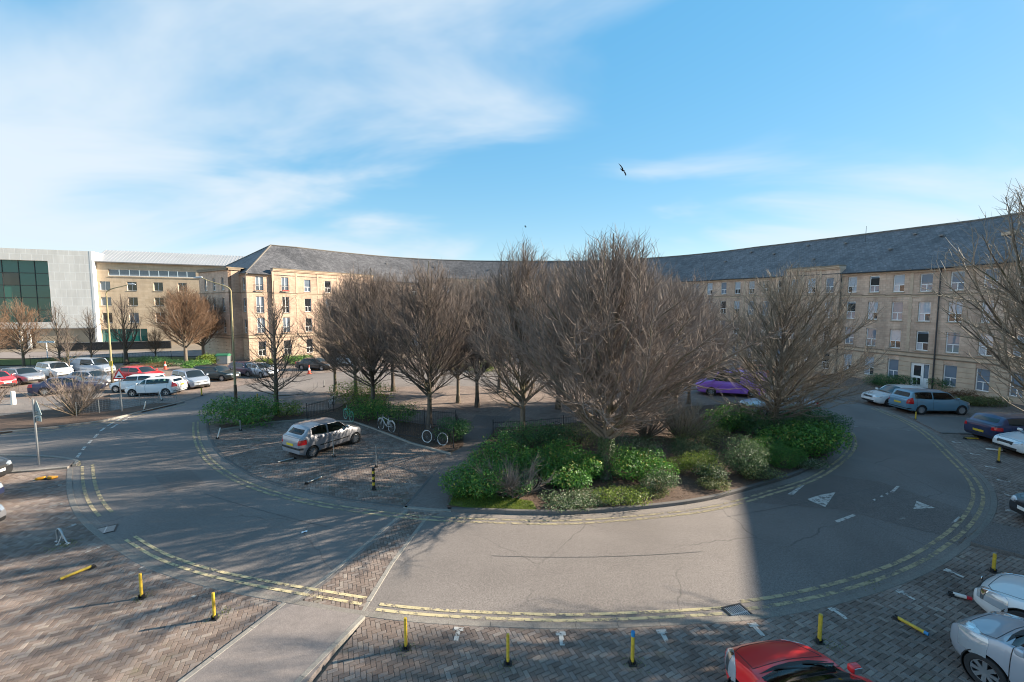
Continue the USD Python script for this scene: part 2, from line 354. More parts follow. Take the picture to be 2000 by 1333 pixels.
# walls, roofs
def stone_mat(name, c1, c2, mortar, bw, rh, ms=0.008, rough=0.9, streak=0.25):
    mat(name, {
        'tc': ('texture_coordinate', {}), 'g': ('geometry', {}),
        'bt': ('brick_texture', {'color1': c1, 'color2': c2, 'mortar': mortar, 'scale': 1.0, 'mortar_size': ms, 'mortar_smooth': 0.1, 'brick_width': bw, 'row_height': rh}),
        'nm': ('noise_texture', {'scale': 0.35, 'detail': 8.0, 'roughness': 0.65}),
        'mp': ('mapping', {'mapping_type': 'point', 'scale': (1.3, 1.3, 0.16)}), 'ns': ('noise_texture', {'scale': 1.0, 'detail': 7.0, 'roughness': 0.7}),
        'mr': ('map_range', {'from_min': 0.3, 'from_max': 0.7, 'to_min': 1 - streak, 'to_max': 1 + streak * 0.6, 'clamp': True}),
        'sr': ('map_range', {'from_min': 0.35, 'from_max': 0.7, 'to_min': 1.06, 'to_max': 1 - streak, 'clamp': True}),
        'mm': ('math', {'math_type': 'multiply'}), 'cg': ('combine_xyz', {}),
        'm1': ('mix_color', {'blend_type': 'multiply', 'fac': 1.0, 'use_clamp': True}),
        'b': ('bump', {'strength': 0.4, 'distance': 0.01, 'invert': True}),
        'p': ('principled_bsdf', {'roughness': rough, 'specular_ior_level': 0.3}),
    }, [('tc.UV', 'bt.vector'), ('g.position', 'nm.vector'), ('g.position', 'mp.vector'), ('mp.vector', 'ns.vector'), ('nm.fac', 'mr.value'), ('ns.fac', 'sr.value'),
        ('mr.result', 'mm.value1'), ('sr.result', 'mm.value2'), ('mm.value', 'cg.x'), ('mm.value', 'cg.y'), ('mm.value', 'cg.z'),
        ('bt.color', 'm1.a'), ('cg.vector', 'm1.b'), ('m1.result', 'p.base_color'), ('bt.fac', 'b.height'), ('b.normal', 'p.normal')])
stone_mat('wall_stone', (0.46, 0.318, 0.24), (0.565, 0.405, 0.305), (0.37, 0.27, 0.205), 0.44, 0.215)
stone_mat('trim_stone', (0.44, 0.33, 0.215), (0.50, 0.38, 0.25), (0.34, 0.25, 0.17), 0.9, 0.45)
stone_mat('slate', (0.085, 0.084, 0.09), (0.145, 0.142, 0.15), (0.045, 0.045, 0.05), 0.30, 0.20, 0.012, 0.62, 0.35)
stone_mat('beige_stone', (0.50, 0.385, 0.27), (0.57, 0.45, 0.325), (0.42, 0.33, 0.24), 1.2, 0.45, 0.01, 0.85, 0.12)
stone_mat('pale_stone', (0.70, 0.67, 0.63), (0.75, 0.72, 0.68), (0.80, 0.78, 0.75), 1.5, 1.6, 0.06, 0.8, 0.08)
plain('lead', (0.16, 0.155, 0.15), 0.5, var=0.2, scale=2.0)
plain('zinc_roof', (0.36, 0.36, 0.365), 0.45, 0.2, var=0.08, scale=0.6)
plain('gutter', (0.03, 0.03, 0.032), 0.45)
plain('ridge_tile', (0.13, 0.115, 0.10), 0.85, var=0.25, scale=1.5)
plain('white_upvc', (0.72, 0.72, 0.72), 0.35)
plain('sill', (0.34, 0.28, 0.21), 0.85, var=0.15)
plain('iron', (0.02, 0.02, 0.022), 0.5, 0.2, var=0.2, scale=8)
def pane_mat(name, col, ior=1.62, rough=0.02):
    mat(name, {'g': ('geometry', {}), 'n': ('noise_texture', {'scale': 0.8, 'detail': 2.0}), 'b': ('bump', {'strength': 0.05, 'distance': 0.05}),
               'p': ('principled_bsdf', {'base_color': col, 'roughness': rough, 'ior': ior, 'coat_weight': 0.5, 'coat_roughness': 0.02})},
        [('g.position', 'n.vector'), ('n.fac', 'b.height'), ('b.normal', 'p.normal')])
pane_mat('pane_dark', (0.018, 0.020, 0.022)); pane_mat('pane_blind', (0.31, 0.35, 0.40)); pane_mat('pane_half', (0.13, 0.16, 0.20)); pane_mat('pane_teal', (0.02, 0.12, 0.105), 1.5)
pane_mat('car_glass', (0.012, 0.015, 0.015), 1.52)
mat('cabin_glass', {'f': ('fresnel', {'IOR': 1.5}), 't': ('transparent_bsdf', {'color': (0.62, 0.72, 0.68)}), 'g': ('glossy_bsdf', {'color': (1, 1, 1), 'roughness': 0.02}), 'x': ('mix_closure', {})},
    [('f.fac', 'x.fac'), ('t.BSDF', 'x.closure1'), ('g.BSDF', 'x.closure2')], surface='x.closure')
plain('cabin', (0.055, 0.055, 0.058), 0.85); plain('seat_cloth', (0.05, 0.05, 0.055), 0.9, var=0.2, scale=12)
plain('interior_dark', (0.02, 0.02, 0.02), 0.9)

# plants
def bark_mat(name, dark, light, green=(0.07, 0.075, 0.03)):
    mat(name, {'g': ('geometry', {}), 'mp': ('mapping', {'mapping_type': 'point', 'scale': (9, 9, 2.0)}), 'n': ('noise_texture', {'scale': 1.5, 'detail': 8.0, 'roughness': 0.7}),
               'r': ('rgb_ramp', {'ramp': [(0.3, dark), (0.7, light)]}), 'n2': ('noise_texture', {'scale': 1.1, 'detail': 4.0}),
               'mr': ('map_range', {'from_min': 0.5, 'from_max': 0.7, 'to_min': 0.0, 'to_max': 0.6, 'clamp': True}), 'm': ('mix_color', {'blend_type': 'mix', 'b': green, 'use_clamp': True}),
               'b': ('bump', {'strength': 0.6, 'distance': 0.02}), 'p': ('principled_bsdf', {'roughness': 0.9, 'specular_ior_level': 0.25})},
        [('g.position', 'mp.vector'), ('mp.vector', 'n.vector'), ('n.fac', 'r.fac'), ('g.position', 'n2.vector'), ('n2.fac', 'mr.value'), ('mr.result', 'm.fac'), ('r.color', 'm.a'), ('m.result', 'p.base_color'), ('n.fac', 'b.height'), ('b.normal', 'p.normal')])
bark_mat('bark', (0.085, 0.066, 0.052), (0.21, 0.17, 0.135))
bark_mat('bark_dark', (0.05, 0.04, 0.033), (0.14, 0.112, 0.09))
bark_mat('bark_ivy', (0.03, 0.035, 0.016), (0.10, 0.10, 0.05))
def twig_mat(name, a, b):
    mat(name, {'g': ('attribute', {'attribute': 'tone'}), 'r': ('rgb_ramp', {'ramp': [(0.0, a), (1.0, b)]}), 'p': ('principled_bsdf', {'roughness': 0.75, 'specular_ior_level': 0.35})},
        [('g.fac', 'r.fac'), ('r.color', 'p.base_color')])
twig_mat('twig', (0.12, 0.092, 0.078), (0.28, 0.215, 0.175)); twig_mat('twig_dark', (0.088, 0.068, 0.058), (0.20, 0.153, 0.128)); twig_mat('twig_red', (0.13, 0.075, 0.045), (0.25, 0.15, 0.09))
twig_mat('twig_pale', (0.16, 0.13, 0.10), (0.30, 0.25, 0.19))
def leaf_mat(name, cols, rough=0.45, trans=0.3):
    mat(name, {'g': ('attribute', {'attribute': 'tone'}), 'r': ('rgb_ramp', {'ramp': cols}), 'p': ('principled_bsdf', {'roughness': rough, 'specular_ior_level': 0.45}),
               't': ('translucent_bsdf', {}), 'x': ('mix_closure', {'fac': trans})},
        [('g.fac', 'r.fac'), ('r.color', 'p.base_color'), ('r.color', 't.color'), ('p.BSDF', 'x.closure1'), ('t.BSDF', 'x.closure2')], surface='x.closure')
leaf_mat('leaf_laurel', [(0, (0.043, 0.133, 0.030)), (0.6, (0.097, 0.254, 0.043)), (0.93, (0.206, 0.386, 0.061)), (1, (0.412, 0.362, 0.097))], 0.42)
leaf_mat('leaf_dark', [(0, (0.032, 0.099, 0.038)), (0.7, (0.077, 0.192, 0.061)), (1, (0.163, 0.301, 0.082))], 0.35)
leaf_mat('leaf_lime', [(0, (0.089, 0.152, 0.019)), (0.6, (0.189, 0.265, 0.037)), (1, (0.329, 0.366, 0.063))], 0.45)
leaf_mat('leaf_olive', [(0, (0.084, 0.109, 0.037)), (0.6, (0.168, 0.202, 0.067)), (1, (0.336, 0.319, 0.126))], 0.5)
leaf_mat('leaf_variegated', [(0, (0.040, 0.085, 0.030)), (0.5, (0.090, 0.150, 0.060)), (0.75, (0.200, 0.240, 0.130)), (1, (0.420, 0.440, 0.320))], 0.4)
leaf_mat('leaf_blue', [(0, (0.035, 0.07, 0.03)), (0.6, (0.075, 0.135, 0.055)), (1, (0.17, 0.22, 0.12))], 0.5)
leaf_mat('leaf_litter', [(0, (0.07, 0.04, 0.022)), (0.5, (0.14, 0.085, 0.05)), (1, (0.26, 0.18, 0.11))], 0.7, 0.1)
leaf_mat('leaf_russet', [(0, (0.10, 0.05, 0.02)), (1, (0.22, 0.12, 0.05))], 0.6)

# painted metal and plastics
plain('post_yellow', (0.50, 0.335, 0.035), 0.5, var=0.35, scale=14.0)
plain('post_orange', (0.60, 0.27, 0.02), 0.45, var=0.2, scale=8.0)
plain('post_grey', (0.30, 0.31, 0.31), 0.4, 0.6, var=0.15)
plain('post_white', (0.62, 0.61, 0.58), 0.5, var=0.15, scale=6)
plain('post_blue', (0.03, 0.20, 0.42), 0.4)
plain('post_red', (0.45, 0.02, 0.03), 0.4)
plain('black_metal', (0.012, 0.012, 0.013), 0.45)
plain('galvanised', (0.42, 0.43, 0.44), 0.38, 0.85, var=0.15, scale=12)
plain('sign_back', (0.26, 0.31, 0.31), 0.5, 0.2, var=0.15, scale=5)
plain('sign_white', (0.75, 0.75, 0.74), 0.4)
plain('sign_red', (0.50, 0.015, 0.02), 0.4)
plain('lamp_post', (0.27, 0.225, 0.12), 0.75, var=0.35, scale=1.6)
plain('lamp_post_low', (0.085, 0.062, 0.04), 0.85, var=0.4, scale=2.5)
plain('lamp_head', (0.50, 0.52, 0.54), 0.4, 0.3)
plain('cone_red', (0.62, 0.06, 0.025), 0.5)
plain('cone_white', (0.7, 0.7, 0.7), 0.5)
plain('tyre', (0.018, 0.018, 0.019), 0.8)
plain('rim_silver', (0.50, 0.51, 0.53), 0.28, 0.9)
plain('rim_dark', (0.05, 0.05, 0.055), 0.3, 0.8)
plain('trim_black', (0.015, 0.015, 0.016), 0.5)
plain('plate_yellow', (0.62, 0.43, 0.03), 0.45)
plain('plate_white', (0.7, 0.7, 0.68), 0.45)
plain('chrome', (0.7, 0.71, 0.73), 0.12, 1.0)
plain('lamp_red', (0.38, 0.008, 0.01), 0.12, coat=0.8)
plain('lamp_amber', (0.55, 0.2, 0.02), 0.15, coat=0.8)
plain('lamp_clear', (0.42, 0.45, 0.48), 0.08, 0.55, coat=1.0)
plain('rubber', (0.02, 0.02, 0.02), 0.7)
def paint_mat(name, col, metal=0.0, rough=0.32, dirt=0.12):
    mat(name, {'g': ('geometry', {}), 'n': ('noise_texture', {'scale': 1.6, 'detail': 7.0, 'roughness': 0.7}),
               'r': ('rgb_ramp', {'ramp': [(0.35, col), (0.8, tuple(c * (1 - dirt) + 0.16 * dirt for c in col))]}),
               'rr': ('map_range', {'from_min': 0.3, 'from_max': 0.7, 'to_min': rough, 'to_max': rough + 0.14, 'clamp': True}),
               'p': ('principled_bsdf', {'metallic': metal, 'coat_weight': 0.8, 'coat_roughness': 0.06})},
        [('g.position', 'n.vector'), ('n.fac', 'r.fac'), ('r.color', 'p.base_color'), ('n.fac', 'rr.value'), ('rr.result', 'p.roughness')])
for n, c, me in (('paint_silver', (0.28, 0.28, 0.305), 0.55), ('paint_white', (0.62, 0.63, 0.64), 0.0), ('paint_red', (0.60, 0.010, 0.014), 0.0), ('paint_navy', (0.012, 0.018, 0.055), 0.2),
                 ('paint_black', (0.012, 0.013, 0.016), 0.1), ('paint_green', (0.012, 0.022, 0.022), 0.2), ('paint_blue_grey', (0.11, 0.22, 0.30), 0.3), ('paint_purple', (0.33, 0.12, 0.62), 0.0),
                 ('paint_plum', (0.06, 0.035, 0.06), 0.3), ('paint_orange', (0.55, 0.13, 0.04), 0.0), ('paint_pale_blue', (0.32, 0.36, 0.42), 0.4), ('paint_ice', (0.36, 0.39, 0.44), 0.45), ('paint_brown', (0.04, 0.03, 0.028), 0.2)):
    paint_mat(n, c, me)
plain('bike_green', (0.10, 0.36, 0.28), 0.4); plain('bike_white', (0.6, 0.6, 0.6), 0.4); plain('bike_black', (0.02, 0.02, 0.022), 0.4); plain('bike_navy', (0.02, 0.03, 0.09), 0.4)
plain('paper', (0.8, 0.8, 0.82), 0.8); plain('bin_green', (0.03, 0.14, 0.08), 0.5); plain('feather', (0.006, 0.006, 0.008), 1.0, spec=0.0)
plain('flowers_red', (0.45, 0.03, 0.04), 0.7); plain('window_box', (0.25, 0.17, 0.12), 0.8)
# ---------------------------------------------------------------- ground, roads, paving
ZR, ZP = 0.0, 0.025                      # road level, paving level
obj('ground', box(2400, 2400, 0.5, (0, 500, -0.56)), 'gravel_earth', kind='structure')

# outer edge of the ring road (back of its kerb), then round the far side
OUT = [(131, 917), (129.5, 949), (135, 984), (152.6, 1016), (184.5, 1046), (227, 1076.5), (273, 1105), (319, 1124), (383, 1144), (443.6, 1158), (497, 1169), (568, 1182), (640, 1195), (709, 1206.5), (850, 1221.5),
       (1000, 1229), (1087, 1231.6), (1280, 1226), (1417, 1218), (1463.7, 1214), (1597, 1192), (1721, 1158), (1814, 1121), (1888, 1073), (1917, 1047), (1941, 1013), (1948, 976), (1931, 942), (1903.6, 914.6), (1869.6, 884), (1839, 857), (1788, 826), (1720, 799)]
out_front = spline(gp(OUT), 0.45)
INN = [(402, 822), (403, 837), (409, 859), (424, 884), (452, 908), (500, 934), (570, 957), (660, 976), (760, 990), (870, 1000), (950, 1003), (1087, 1006), (1225, 998), (1380, 979), (1482, 952), (1550, 931.6), (1603, 904), (1636, 876), (1643, 858), (1638, 842)]
inn_front = spline(gp(INN), 0.45)
back_out = gp([(1660, 781), (1560, 760), (1450, 745), (1300, 736), (1150, 729), (1000, 724), (850, 722), (720, 724), (620, 730), (545, 740), (480, 752)])
back_inn = gp([(1622, 820), (1580, 800), (1500, 783), (1380, 772), (1200, 762), (1000, 756), (850, 754), (740, 757), (650, 764), (560, 777), (480, 793), (425, 808)])
island = Polygon(np.vstack([inn_front, back_inn]))
street_left = gp([(470, 754), (420, 766), (365, 783), (300, 800), (201, 825), (100, 838), (-60, 852), (-400, 880), (-400, 905), (-60, 897), (40, 894), (120, 897), (150, 903)])
ring = Polygon(np.vstack([out_front, back_out, street_left]))
road_poly = ring.buffer(0.35).difference(island.buffer(-0.4))
road = obj('road', sheet(road_poly, ZR), 'asphalt', kind='structure')

# the centre of the ring, for the lie of the bays
CX, CY = 0.83, 36.5
path_dir = gp([(560, 1185)])[0] - gp([(370, 1333)])[0]; path_dir /= np.linalg.norm(path_dir)
pd_ang = math.atan2(path_dir[1], path_dir[0])

# ---- footway running away from below the camera and its crossing
pL = np.vstack([gp([(560, 1185)])[0] - path_dir * 9, gp([(370, 1333), (560, 1185)])])
pR = np.vstack([gp([(705, 1208)])[0] - path_dir * 9, gp([(605, 1333), (705, 1208)])])
near_path = Polygon(np.vstack([pL, pR[::-1]]))
cross = Polygon(gp([(568, 1182), (640, 1130), (780, 1012), (800, 990), (880, 1000), (835, 1014), (770, 1100), (709, 1206)]))

def kerb_run(parent, line, w, z0, z1, mat_, length=0.92, name='kerb_stone', side=1, tilt=0.0):
    """kerb stones laid end to end along a line"""
    line = resample(line, 0.12); n = max(1, int(round(np.linalg.norm(np.diff(line, axis=0), axis=1).sum() / length)))
    for k, idx in enumerate(np.array_split(np.arange(len(line) - 1), n)):
        seg = line[idx[0]:idx[-1] + 2]
        if len(seg) < 2: continue
        d = seg[-1] - seg[0]; d = d / np.linalg.norm(d) * 0.004
        seg = seg.copy(); seg[0] += d; seg[-1] -= d
        dz = ((k * 7919) % 11 - 5) * 0.0006
        c = 0.012
        prof = [(0, z0), (side * w, z0), (side * w, z1 + dz - c), (side * (w - c), z1 + dz), (side * c, z1 + dz), (0, z1 + dz - c)]
        obj(name, sweep(seg, prof), mat_, parent)

kerbs = struct('kerb')
kerb_run(kerbs, out_front, 0.17, -0.2, 0.032, 'kerb_grey', side=1)                       # flush channel kerb of the outer edge
kerb_run(kerbs, pL[1:] if False else np.vstack([pL[0] + path_dir * 5.5, pL[-1]]), 0.13, -0.2, 0.085, 'concrete', side=1)
kerb_run(kerbs, np.vstack([pR[0] + path_dir * 5.5, pR[-1]]), 0.13, -0.2, 0.085, 'concrete', side=-1)
# inner kerb: low along the parking bays, tall round the planted bed
i_bed = int(np.argmin(np.linalg.norm(inn_front - G(872, 1000)[:2], axis=1)))
i_path = int(np.argmin(np.linalg.norm(inn_front - G(795, 993)[:2], axis=1)))
kerb_run(kerbs, inn_front[:i_path + 1], 0.14, -0.2, 0.035, 'dark_kerb', side=1)
kerb_run(kerbs, inn_front[i_path:i_bed + 1], 0.14, -0.2, 0.034, 'concrete', side=1)
kerb_run(kerbs, inn_front[i_bed:], 0.14, -0.2, 0.125, 'dark_kerb', side=1)
obj('channel', ribbon(inn_front, -0.30, -0.004, ZR + 0.003), 'asphalt_pale', road)
obj('channel', ribbon(out_front, 0.174, 0.36, ZR + 0.003), 'asphalt_pale', road)

obj('footway', slab(near_path.buffer(0.005), -0.15, 0.08), 'footway', kind='structure')

# ---- areas of block paving
cover = Polygon(gp([(-700, 900), (-700, 1333), (-700, 1600), (300, 1800), (1000, 1900), (1700, 1800), (2700, 1600), (2700, 1100), (2700, 850)]).tolist())
ring_out = Polygon(np.vstack([out_front, back_out, street_left]))
left_pav = Polygon(gp([(-500, 897), (0, 895), (110, 899), (150, 903), (160, 912), (131, 917), (0, 928), (-500, 965)])).difference(ring_out)
path_all = Polygon(np.vstack([offset_line(pL, 0.13), offset_line(pR, -0.13)[::-1]]))
r_pav1 = Polygon(gp([(1880, 1063), (1897, 1067), (2400, 1190), (2400, 1125), (1932, 1027), (1905, 1021)])).difference(ring_out).buffer(0)
r_pav2 = Polygon(gp([(1790, 824), (1835, 847), (2000, 853), (2400, 868), (2400, 822), (2000, 818), (1775, 816)]))
big = Polygon([(-46, 2.5), (46, 2.5), (46, 60), (-46, 60)])
near = Polygon([(-19, 3.0), (19, 3.0), (21, 12), (21, 22), (-22.5, 22)])
lots = big.difference(unary_union([ring_out, left_pav, path_all, r_pav1, r_pav2, island.buffer(0.3)])).buffer(0)
behind = Polygon(gp([(-400, 850), (-400, 700), (2400, 700), (2400, 800), (1720, 799)]))

# inside the island
hedge_strip = Polygon(gp([(428, 833), (560, 812), (600, 806), (660, 800), (700, 770), (760, 772), (745, 800), (770, 822), (830, 832), (905, 838), (905, 872), (880, 886), (800, 868), (735, 842), (690, 826), (600, 822), (520, 828), (432, 842)]))
bed = Polygon(np.vstack([inn_front[i_bed:], gp([(1618, 826), (1560, 800), (1440, 790), (1300, 800), (1150, 826), (1040, 836), (965, 838), (935, 880), (880, 968), (872, 992)])])).buffer(0).intersection(island.buffer(-0.13))
path_in = Polygon(gp([(795, 993), (872, 1000), (885, 968), (935, 880), (968, 838), (1000, 815), (930, 812), (905, 838), (905, 872), (880, 890), (840, 938)]))
lot_in = Polygon(np.vstack([offset_line(inn_front[:i_path + 1], 0.14), gp([(840, 938), (880, 890), (800, 868), (735, 842), (690, 826), (600, 822), (520, 828), (432, 842)])])).buffer(0)
island_in = island.buffer(-0.1)
plaza = island_in.difference(unary_union([hedge_strip, bed, path_in, lot_in]).buffer(0.01))

obj('soil', sheet(bed.intersection(island.buffer(1.0)), 0.10), 'soil', kind='structure')
obj('soil', sheet(hedge_strip, 0.07), 'soil', kind='structure')
obj('plaza', sheet(plaza, ZP), 'block_far', kind='structure')
obj('path', sheet(path_in.buffer(0.02), ZP + 0.004), 'asphalt_mid', kind='structure')
moss = Polygon(gp([(874, 992), (886, 966), (905, 950), (960, 972), (1040, 985), (1050, 1003), (950, 1004)])).intersection(bed)
obj('moss', sheet(moss, 0.112), 'moss_grass', kind='structure')
edge_line = gp([(432, 842), (520, 828), (600, 822), (690, 826), (735, 842), (800, 868), (880, 890)])
kerb_run(kerbs, edge_line, 0.12, -0.2, 0.10, 'concrete', side=1)
kerb_run(kerbs, gp([(872, 992), (885, 966), (935, 880), (966, 838)]), 0.10, -0.2, 0.12, 'dark_kerb', side=-1)
kerb_run(kerbs, gp([(795, 993), (840, 938), (880, 890)]), 0.12, -0.2, 0.034, 'dark_kerb', side=1)

# ---- herringbone blocks as geometry
def herringbone(region, angle, z, thick=0.045, u=0.1, gap=0.008, seed=1, wave=.02):
    """blocks of 200 x 100 mm: whole ones with chamfered edges; those at an edge are cut. Returns arrays of whole blocks and a list of cut ones"""
    c, s = math.cos(angle), math.sin(angle); R = np.array([[c, s], [-s, c]])          # world -> pattern
    b = np.array(region.envelope.exterior.coords) @ R.T / u
    i, j = np.meshgrid(np.arange(math.floor(b[:, 0].min()) - 2, math.ceil(b[:, 0].max()) + 2), np.arange(math.floor(b[:, 1].min()) - 2, math.ceil(b[:, 1].max()) + 2), indexing='ij')
    k = (i - j) % 4
    hx, hy = i[k == 0], j[k == 0]; vx, vy = i[k == 2], j[k == 2] - 1
    x0 = np.r_[hx, vx] * u; y0 = np.r_[hy, vy] * u
    w = np.r_[np.full(len(hx), 2 * u), np.full(len(vx), u)]; h = np.r_[np.full(len(hx), u), np.full(len(vx), 2 * u)]
    g = gap / 2
    cor = np.stack([np.stack([x0 + g, y0 + g], 1), np.stack([x0 + w - g, y0 + g], 1), np.stack([x0 + w - g, y0 + h - g], 1), np.stack([x0 + g, y0 + h - g], 1)], 1) @ R
    shapely.prepare(region)
    inn = shapely.contains_xy(region, cor[:, :, 0], cor[:, :, 1])
    whole = cor[inn.all(1)]; part = cor[inn.any(1) & ~inn.all(1)]
    rng = np.random.default_rng(seed)
    dz = rng.normal(0, 0.0012, len(whole)); tilt = rng.normal(0, 0.0008, (len(whole), 4))
    ctr = whole.mean(1, keepdims=True); q = 0.007
    lens = np.linalg.norm(whole - ctr, axis=2, keepdims=True)
    top = ctr + (whole - ctr) * (1 - q * 1.4 / lens)
    sag = (meshkit.fbm(np.dstack([whole * 0.7, np.zeros(whole.shape[:2])]), 3, 5) - .5) * wave; sag = np.minimum(sag, .004)
    zt = z + dz[:, None] + tilt + sag
    V = np.concatenate([np.dstack([whole, np.full(zt.shape + (1,), z - thick)]), np.dstack([whole, zt[..., None] - q]), np.dstack([top, zt[..., None]])], 1)   # (n, 12, 3)
    f = []
    for a in (0, 4):
        for e in range(4):
            p, r = a + e, a + (e + 1) % 4
            f += [[p, r, r + 4], [p, r + 4, p + 4]]
    f += [[8, 9, 10], [8, 10, 11]]
    return V, np.array(f), part

def cut_blocks(part, region, z, thick=0.045):
    out = []
    for c4 in part:
        g = Polygon(c4).intersection(region)
        for h in getattr(g, 'geoms', [g]):
            if h.geom_type == 'Polygon' and h.area > 4e-4:
                t = trimesh.creation.extrude_polygon(h.simplify(0.002), thick, engine='earcut'); t.apply_translation([0, 0, z - thick])
                out.append((np.array(t.vertices), np.array(t.faces)))
    return out

def dist_cam(V): return np.hypot(V[:, :, 0].mean(1), V[:, :, 1].mean(1))

def lay(name, region, angle, z, singles, seed, zc=None):
    """paving with its nearest blocks as parts and the rest as one mass"""
    p = struct(name)
    Vs, masses = [], []
    for g in getattr(region, 'geoms', [region]):
        if g.geom_type != 'Polygon' or g.area < 0.05: continue
        V, f, part = herringbone(g, angle, z, seed=seed, wave=0.003 if name == 'crossing' else .02)
        Vs.append(V); masses += cut_blocks(part, g, z)
    V = np.vstack(Vs)
    # the largest in the picture: nearest to the eye and inside the frame
    ctr = V.mean(1); py = 666.5 - 0; c, s = math.cos(PITCH), math.sin(PITCH)
    dep = ctr[:, 1] * c + EYE * s; upp = -EYE * c + ctr[:, 1] * s
    sx, sy = 1000 + FPX * ctr[:, 0] / dep, 666.5 - FPX * upp / dep
    seen = (dep > 1) & (sx > 0) & (sx < 2000) & (sy < 1333)
    order = np.argsort(np.where(seen, dist_cam(V), 1e6))
    one = order[:singles]; rest = order[singles:]
    tones = np.random.default_rng(seed + 50).random(len(V))
    for k in one: obj('block', trimesh.Trimesh(V[k], f, process=False), 'block', p, tone=np.full(12, tones[k]))
    W = V[rest]; F = (f[None] + (np.arange(len(W)) * 12)[:, None, None]).reshape(-1, 3)
    tn = np.concatenate([np.full(len(v), (k * 0.618) % 1) for k, (v, _) in enumerate(masses)] + [np.repeat(tones[rest], 12)])
    masses.append((W.reshape(-1, 3), F))
    obj('block_mass', joined(masses), 'block', p, kind='stuff', tone=tn)
    return p

HB = pd_ang + math.pi / 4
lot_near = lots.intersection(near)
lots_p = lot_near.buffer(-0.004)
pavA = lay('block_paving', lots_p, HB, ZP + 0.004, 300, 1)
obj('joint_sand', sheet(lot_near, ZP - 0.012), 'joint_sand', pavA)
obj('block_bed', sheet(lots.difference(near.buffer(0.001)), ZP), 'block_far', pavA)
crossB = cross.intersection(ring.difference(island.buffer(0.02))).buffer(-0.12)
pavB = lay('crossing', crossB, HB, ZR + 0.008, 150, 2)
obj('joint_sand', sheet(crossB.buffer(0.01), ZR + 0.003), 'joint_sand', pavB)
lot_in_s = lot_in.buffer(-0.006)
pavC = lay('parking_bay', lot_in_s, HB, ZP + 0.004, 60, 3)
obj('joint_sand', sheet(lot_in, ZP - 0.012), 'joint_sand', pavC)
# pale sett edging of the crossing
for a in ([(571, 1180), (640, 1130), (780, 1012), (797, 997)], [(707, 1204), (770, 1100), (835, 1014), (853, 1001)]):
    kerb_run(kerbs, gp(a), 0.13, -0.1, 0.010, 'concrete', length=0.45, side=1)

def raised(name, poly, z, m, edge=None, em='dark_kerb', side=1):
    s = obj(name, slab(poly, -0.1, z), m, kind='structure')
    if edge is not None: kerb_run(kerbs, gp(edge), 0.13, -0.1, z + 0.008, em, side=side)
raised('pavement', left_pav, 0.10, 'asphalt', [(0, 928), (70, 923), (131, 917)], 'concrete', 1)
kerb_run(kerbs, spline(gp([(-100, 895), (0, 894), (90, 896), (135, 901), (147, 906), (141, 912)]), 0.4), 0.13, -0.1, 0.108, 'concrete', side=1)
raised('pavement', r_pav1, 0.12, 'asphalt_mid', [(2400, 1190), (2000, 1093), (1897, 1067)], 'dark_kerb', -1)
raised('pavement', r_pav2, 0.08, 'asphalt', [(1835, 847), (2000, 853), (2400, 868)], 'dark_kerb', -1)
# verge with soil between the left car park and the street
verge = Polygon(gp([(345, 791), (201, 824), (0, 848), (-300, 868), (-300, 838), (0, 815), (104, 802), (201, 776), (215, 772), (215, 806), (300, 789)]))
obj('verge', slab(verge, -0.1, 0.09), 'soil', kind='structure')
kerb_run(kerbs, gp([(360, 787), (300, 801), (201, 825), (100, 838), (-60, 853)]), 0.14, -0.1, 0.11, 'concrete', side=-1)
kerb_run(kerbs, gp([(-60, 822), (0, 815), (104, 802), (201, 776)]), 0.14, -0.1, 0.11, 'concrete', side=1)
drive = Polygon(gp([(-300, 836), (0, 813), (104, 800), (201, 774), (205, 768), (150, 772), (0, 783), (-300, 800)]))
obj('driveway', sheet(drive, ZP + 0.006), 'asphalt', kind='structure')
# far street, pale pavement and grass beyond the left car park
obj('lawn', sheet(Polygon(gp([(-500, 716), (-100, 716), (150, 712), (330, 706), (420, 704), (420, 700), (330, 698), (100, 702), (-500, 705)])), ZP + 0.01), 'moss_grass', kind='structure')
obj('far_street', sheet(Polygon(gp([(-500, 703), (100, 700), (330, 696.5), (420, 696), (430, 686), (100, 688), (-500, 691)])), ZP + 0.012), 'footway', kind='structure')

# ---- lines painted on the road
paint = struct('road_markings')
def stripe(line, a, b, m, z=ZR + 0.0105): obj('line', ribbon(resample(line, 0.25), a, b, z), m, paint)
def part_of(line, p0, p1):
    i0, i1 = sorted(int(np.argmin(np.linalg.norm(line - G(*p)[:2], axis=1))) for p in (p0, p1)); return line[i0:i1 + 1]
o1 = part_of(out_front, (131, 917), (160, 1025)); stripe(o1, 0.42, 0.52, 'yellow_line_pale'); stripe(o1, 0.74, 0.85, 'yellow_line_pale')
o2 = part_of(out_front, (215, 1068), (700, 1206)); stripe(o2, 0.34, 0.43, 'yellow_line', ZR + 0.0135); stripe(o2, 0.55, 0.64, 'yellow_line', ZR + 0.0135)
o3 = part_of(out_front, (712, 1207), (1455, 1215)); stripe(o3, 0.24, 0.33, 'yellow_line'); stripe(o3, 0.42, 0.51, 'yellow_line')
o4 = part_of(out_front, (1475, 1213), (1720, 799)); stripe(o4, 0.30, 0.41, 'yellow_line_pale'); stripe(o4, 0.55, 0.66, 'yellow_line_pale')
stripe(inn_front, -0.46, -0.36, 'yellow_line_pale'); stripe(inn_front, -0.68, -0.57, 'yellow_line_pale')
stripe(spline(gp([(0, 890), (90, 893), (140, 898), (152, 904), (150, 912)]), 0.3), 0.0, 0.1, 'yellow_line_pale')
stripe(gp([(365, 789), (300, 806), (205, 829), (100, 842), (0, 850)]), -0.12, 0.0, 'yellow_line_pale')
def poly_paint(px, m, z=ZR + 0.0105): obj('marking', sheet(Polygon(gp(px)), z), m, paint)
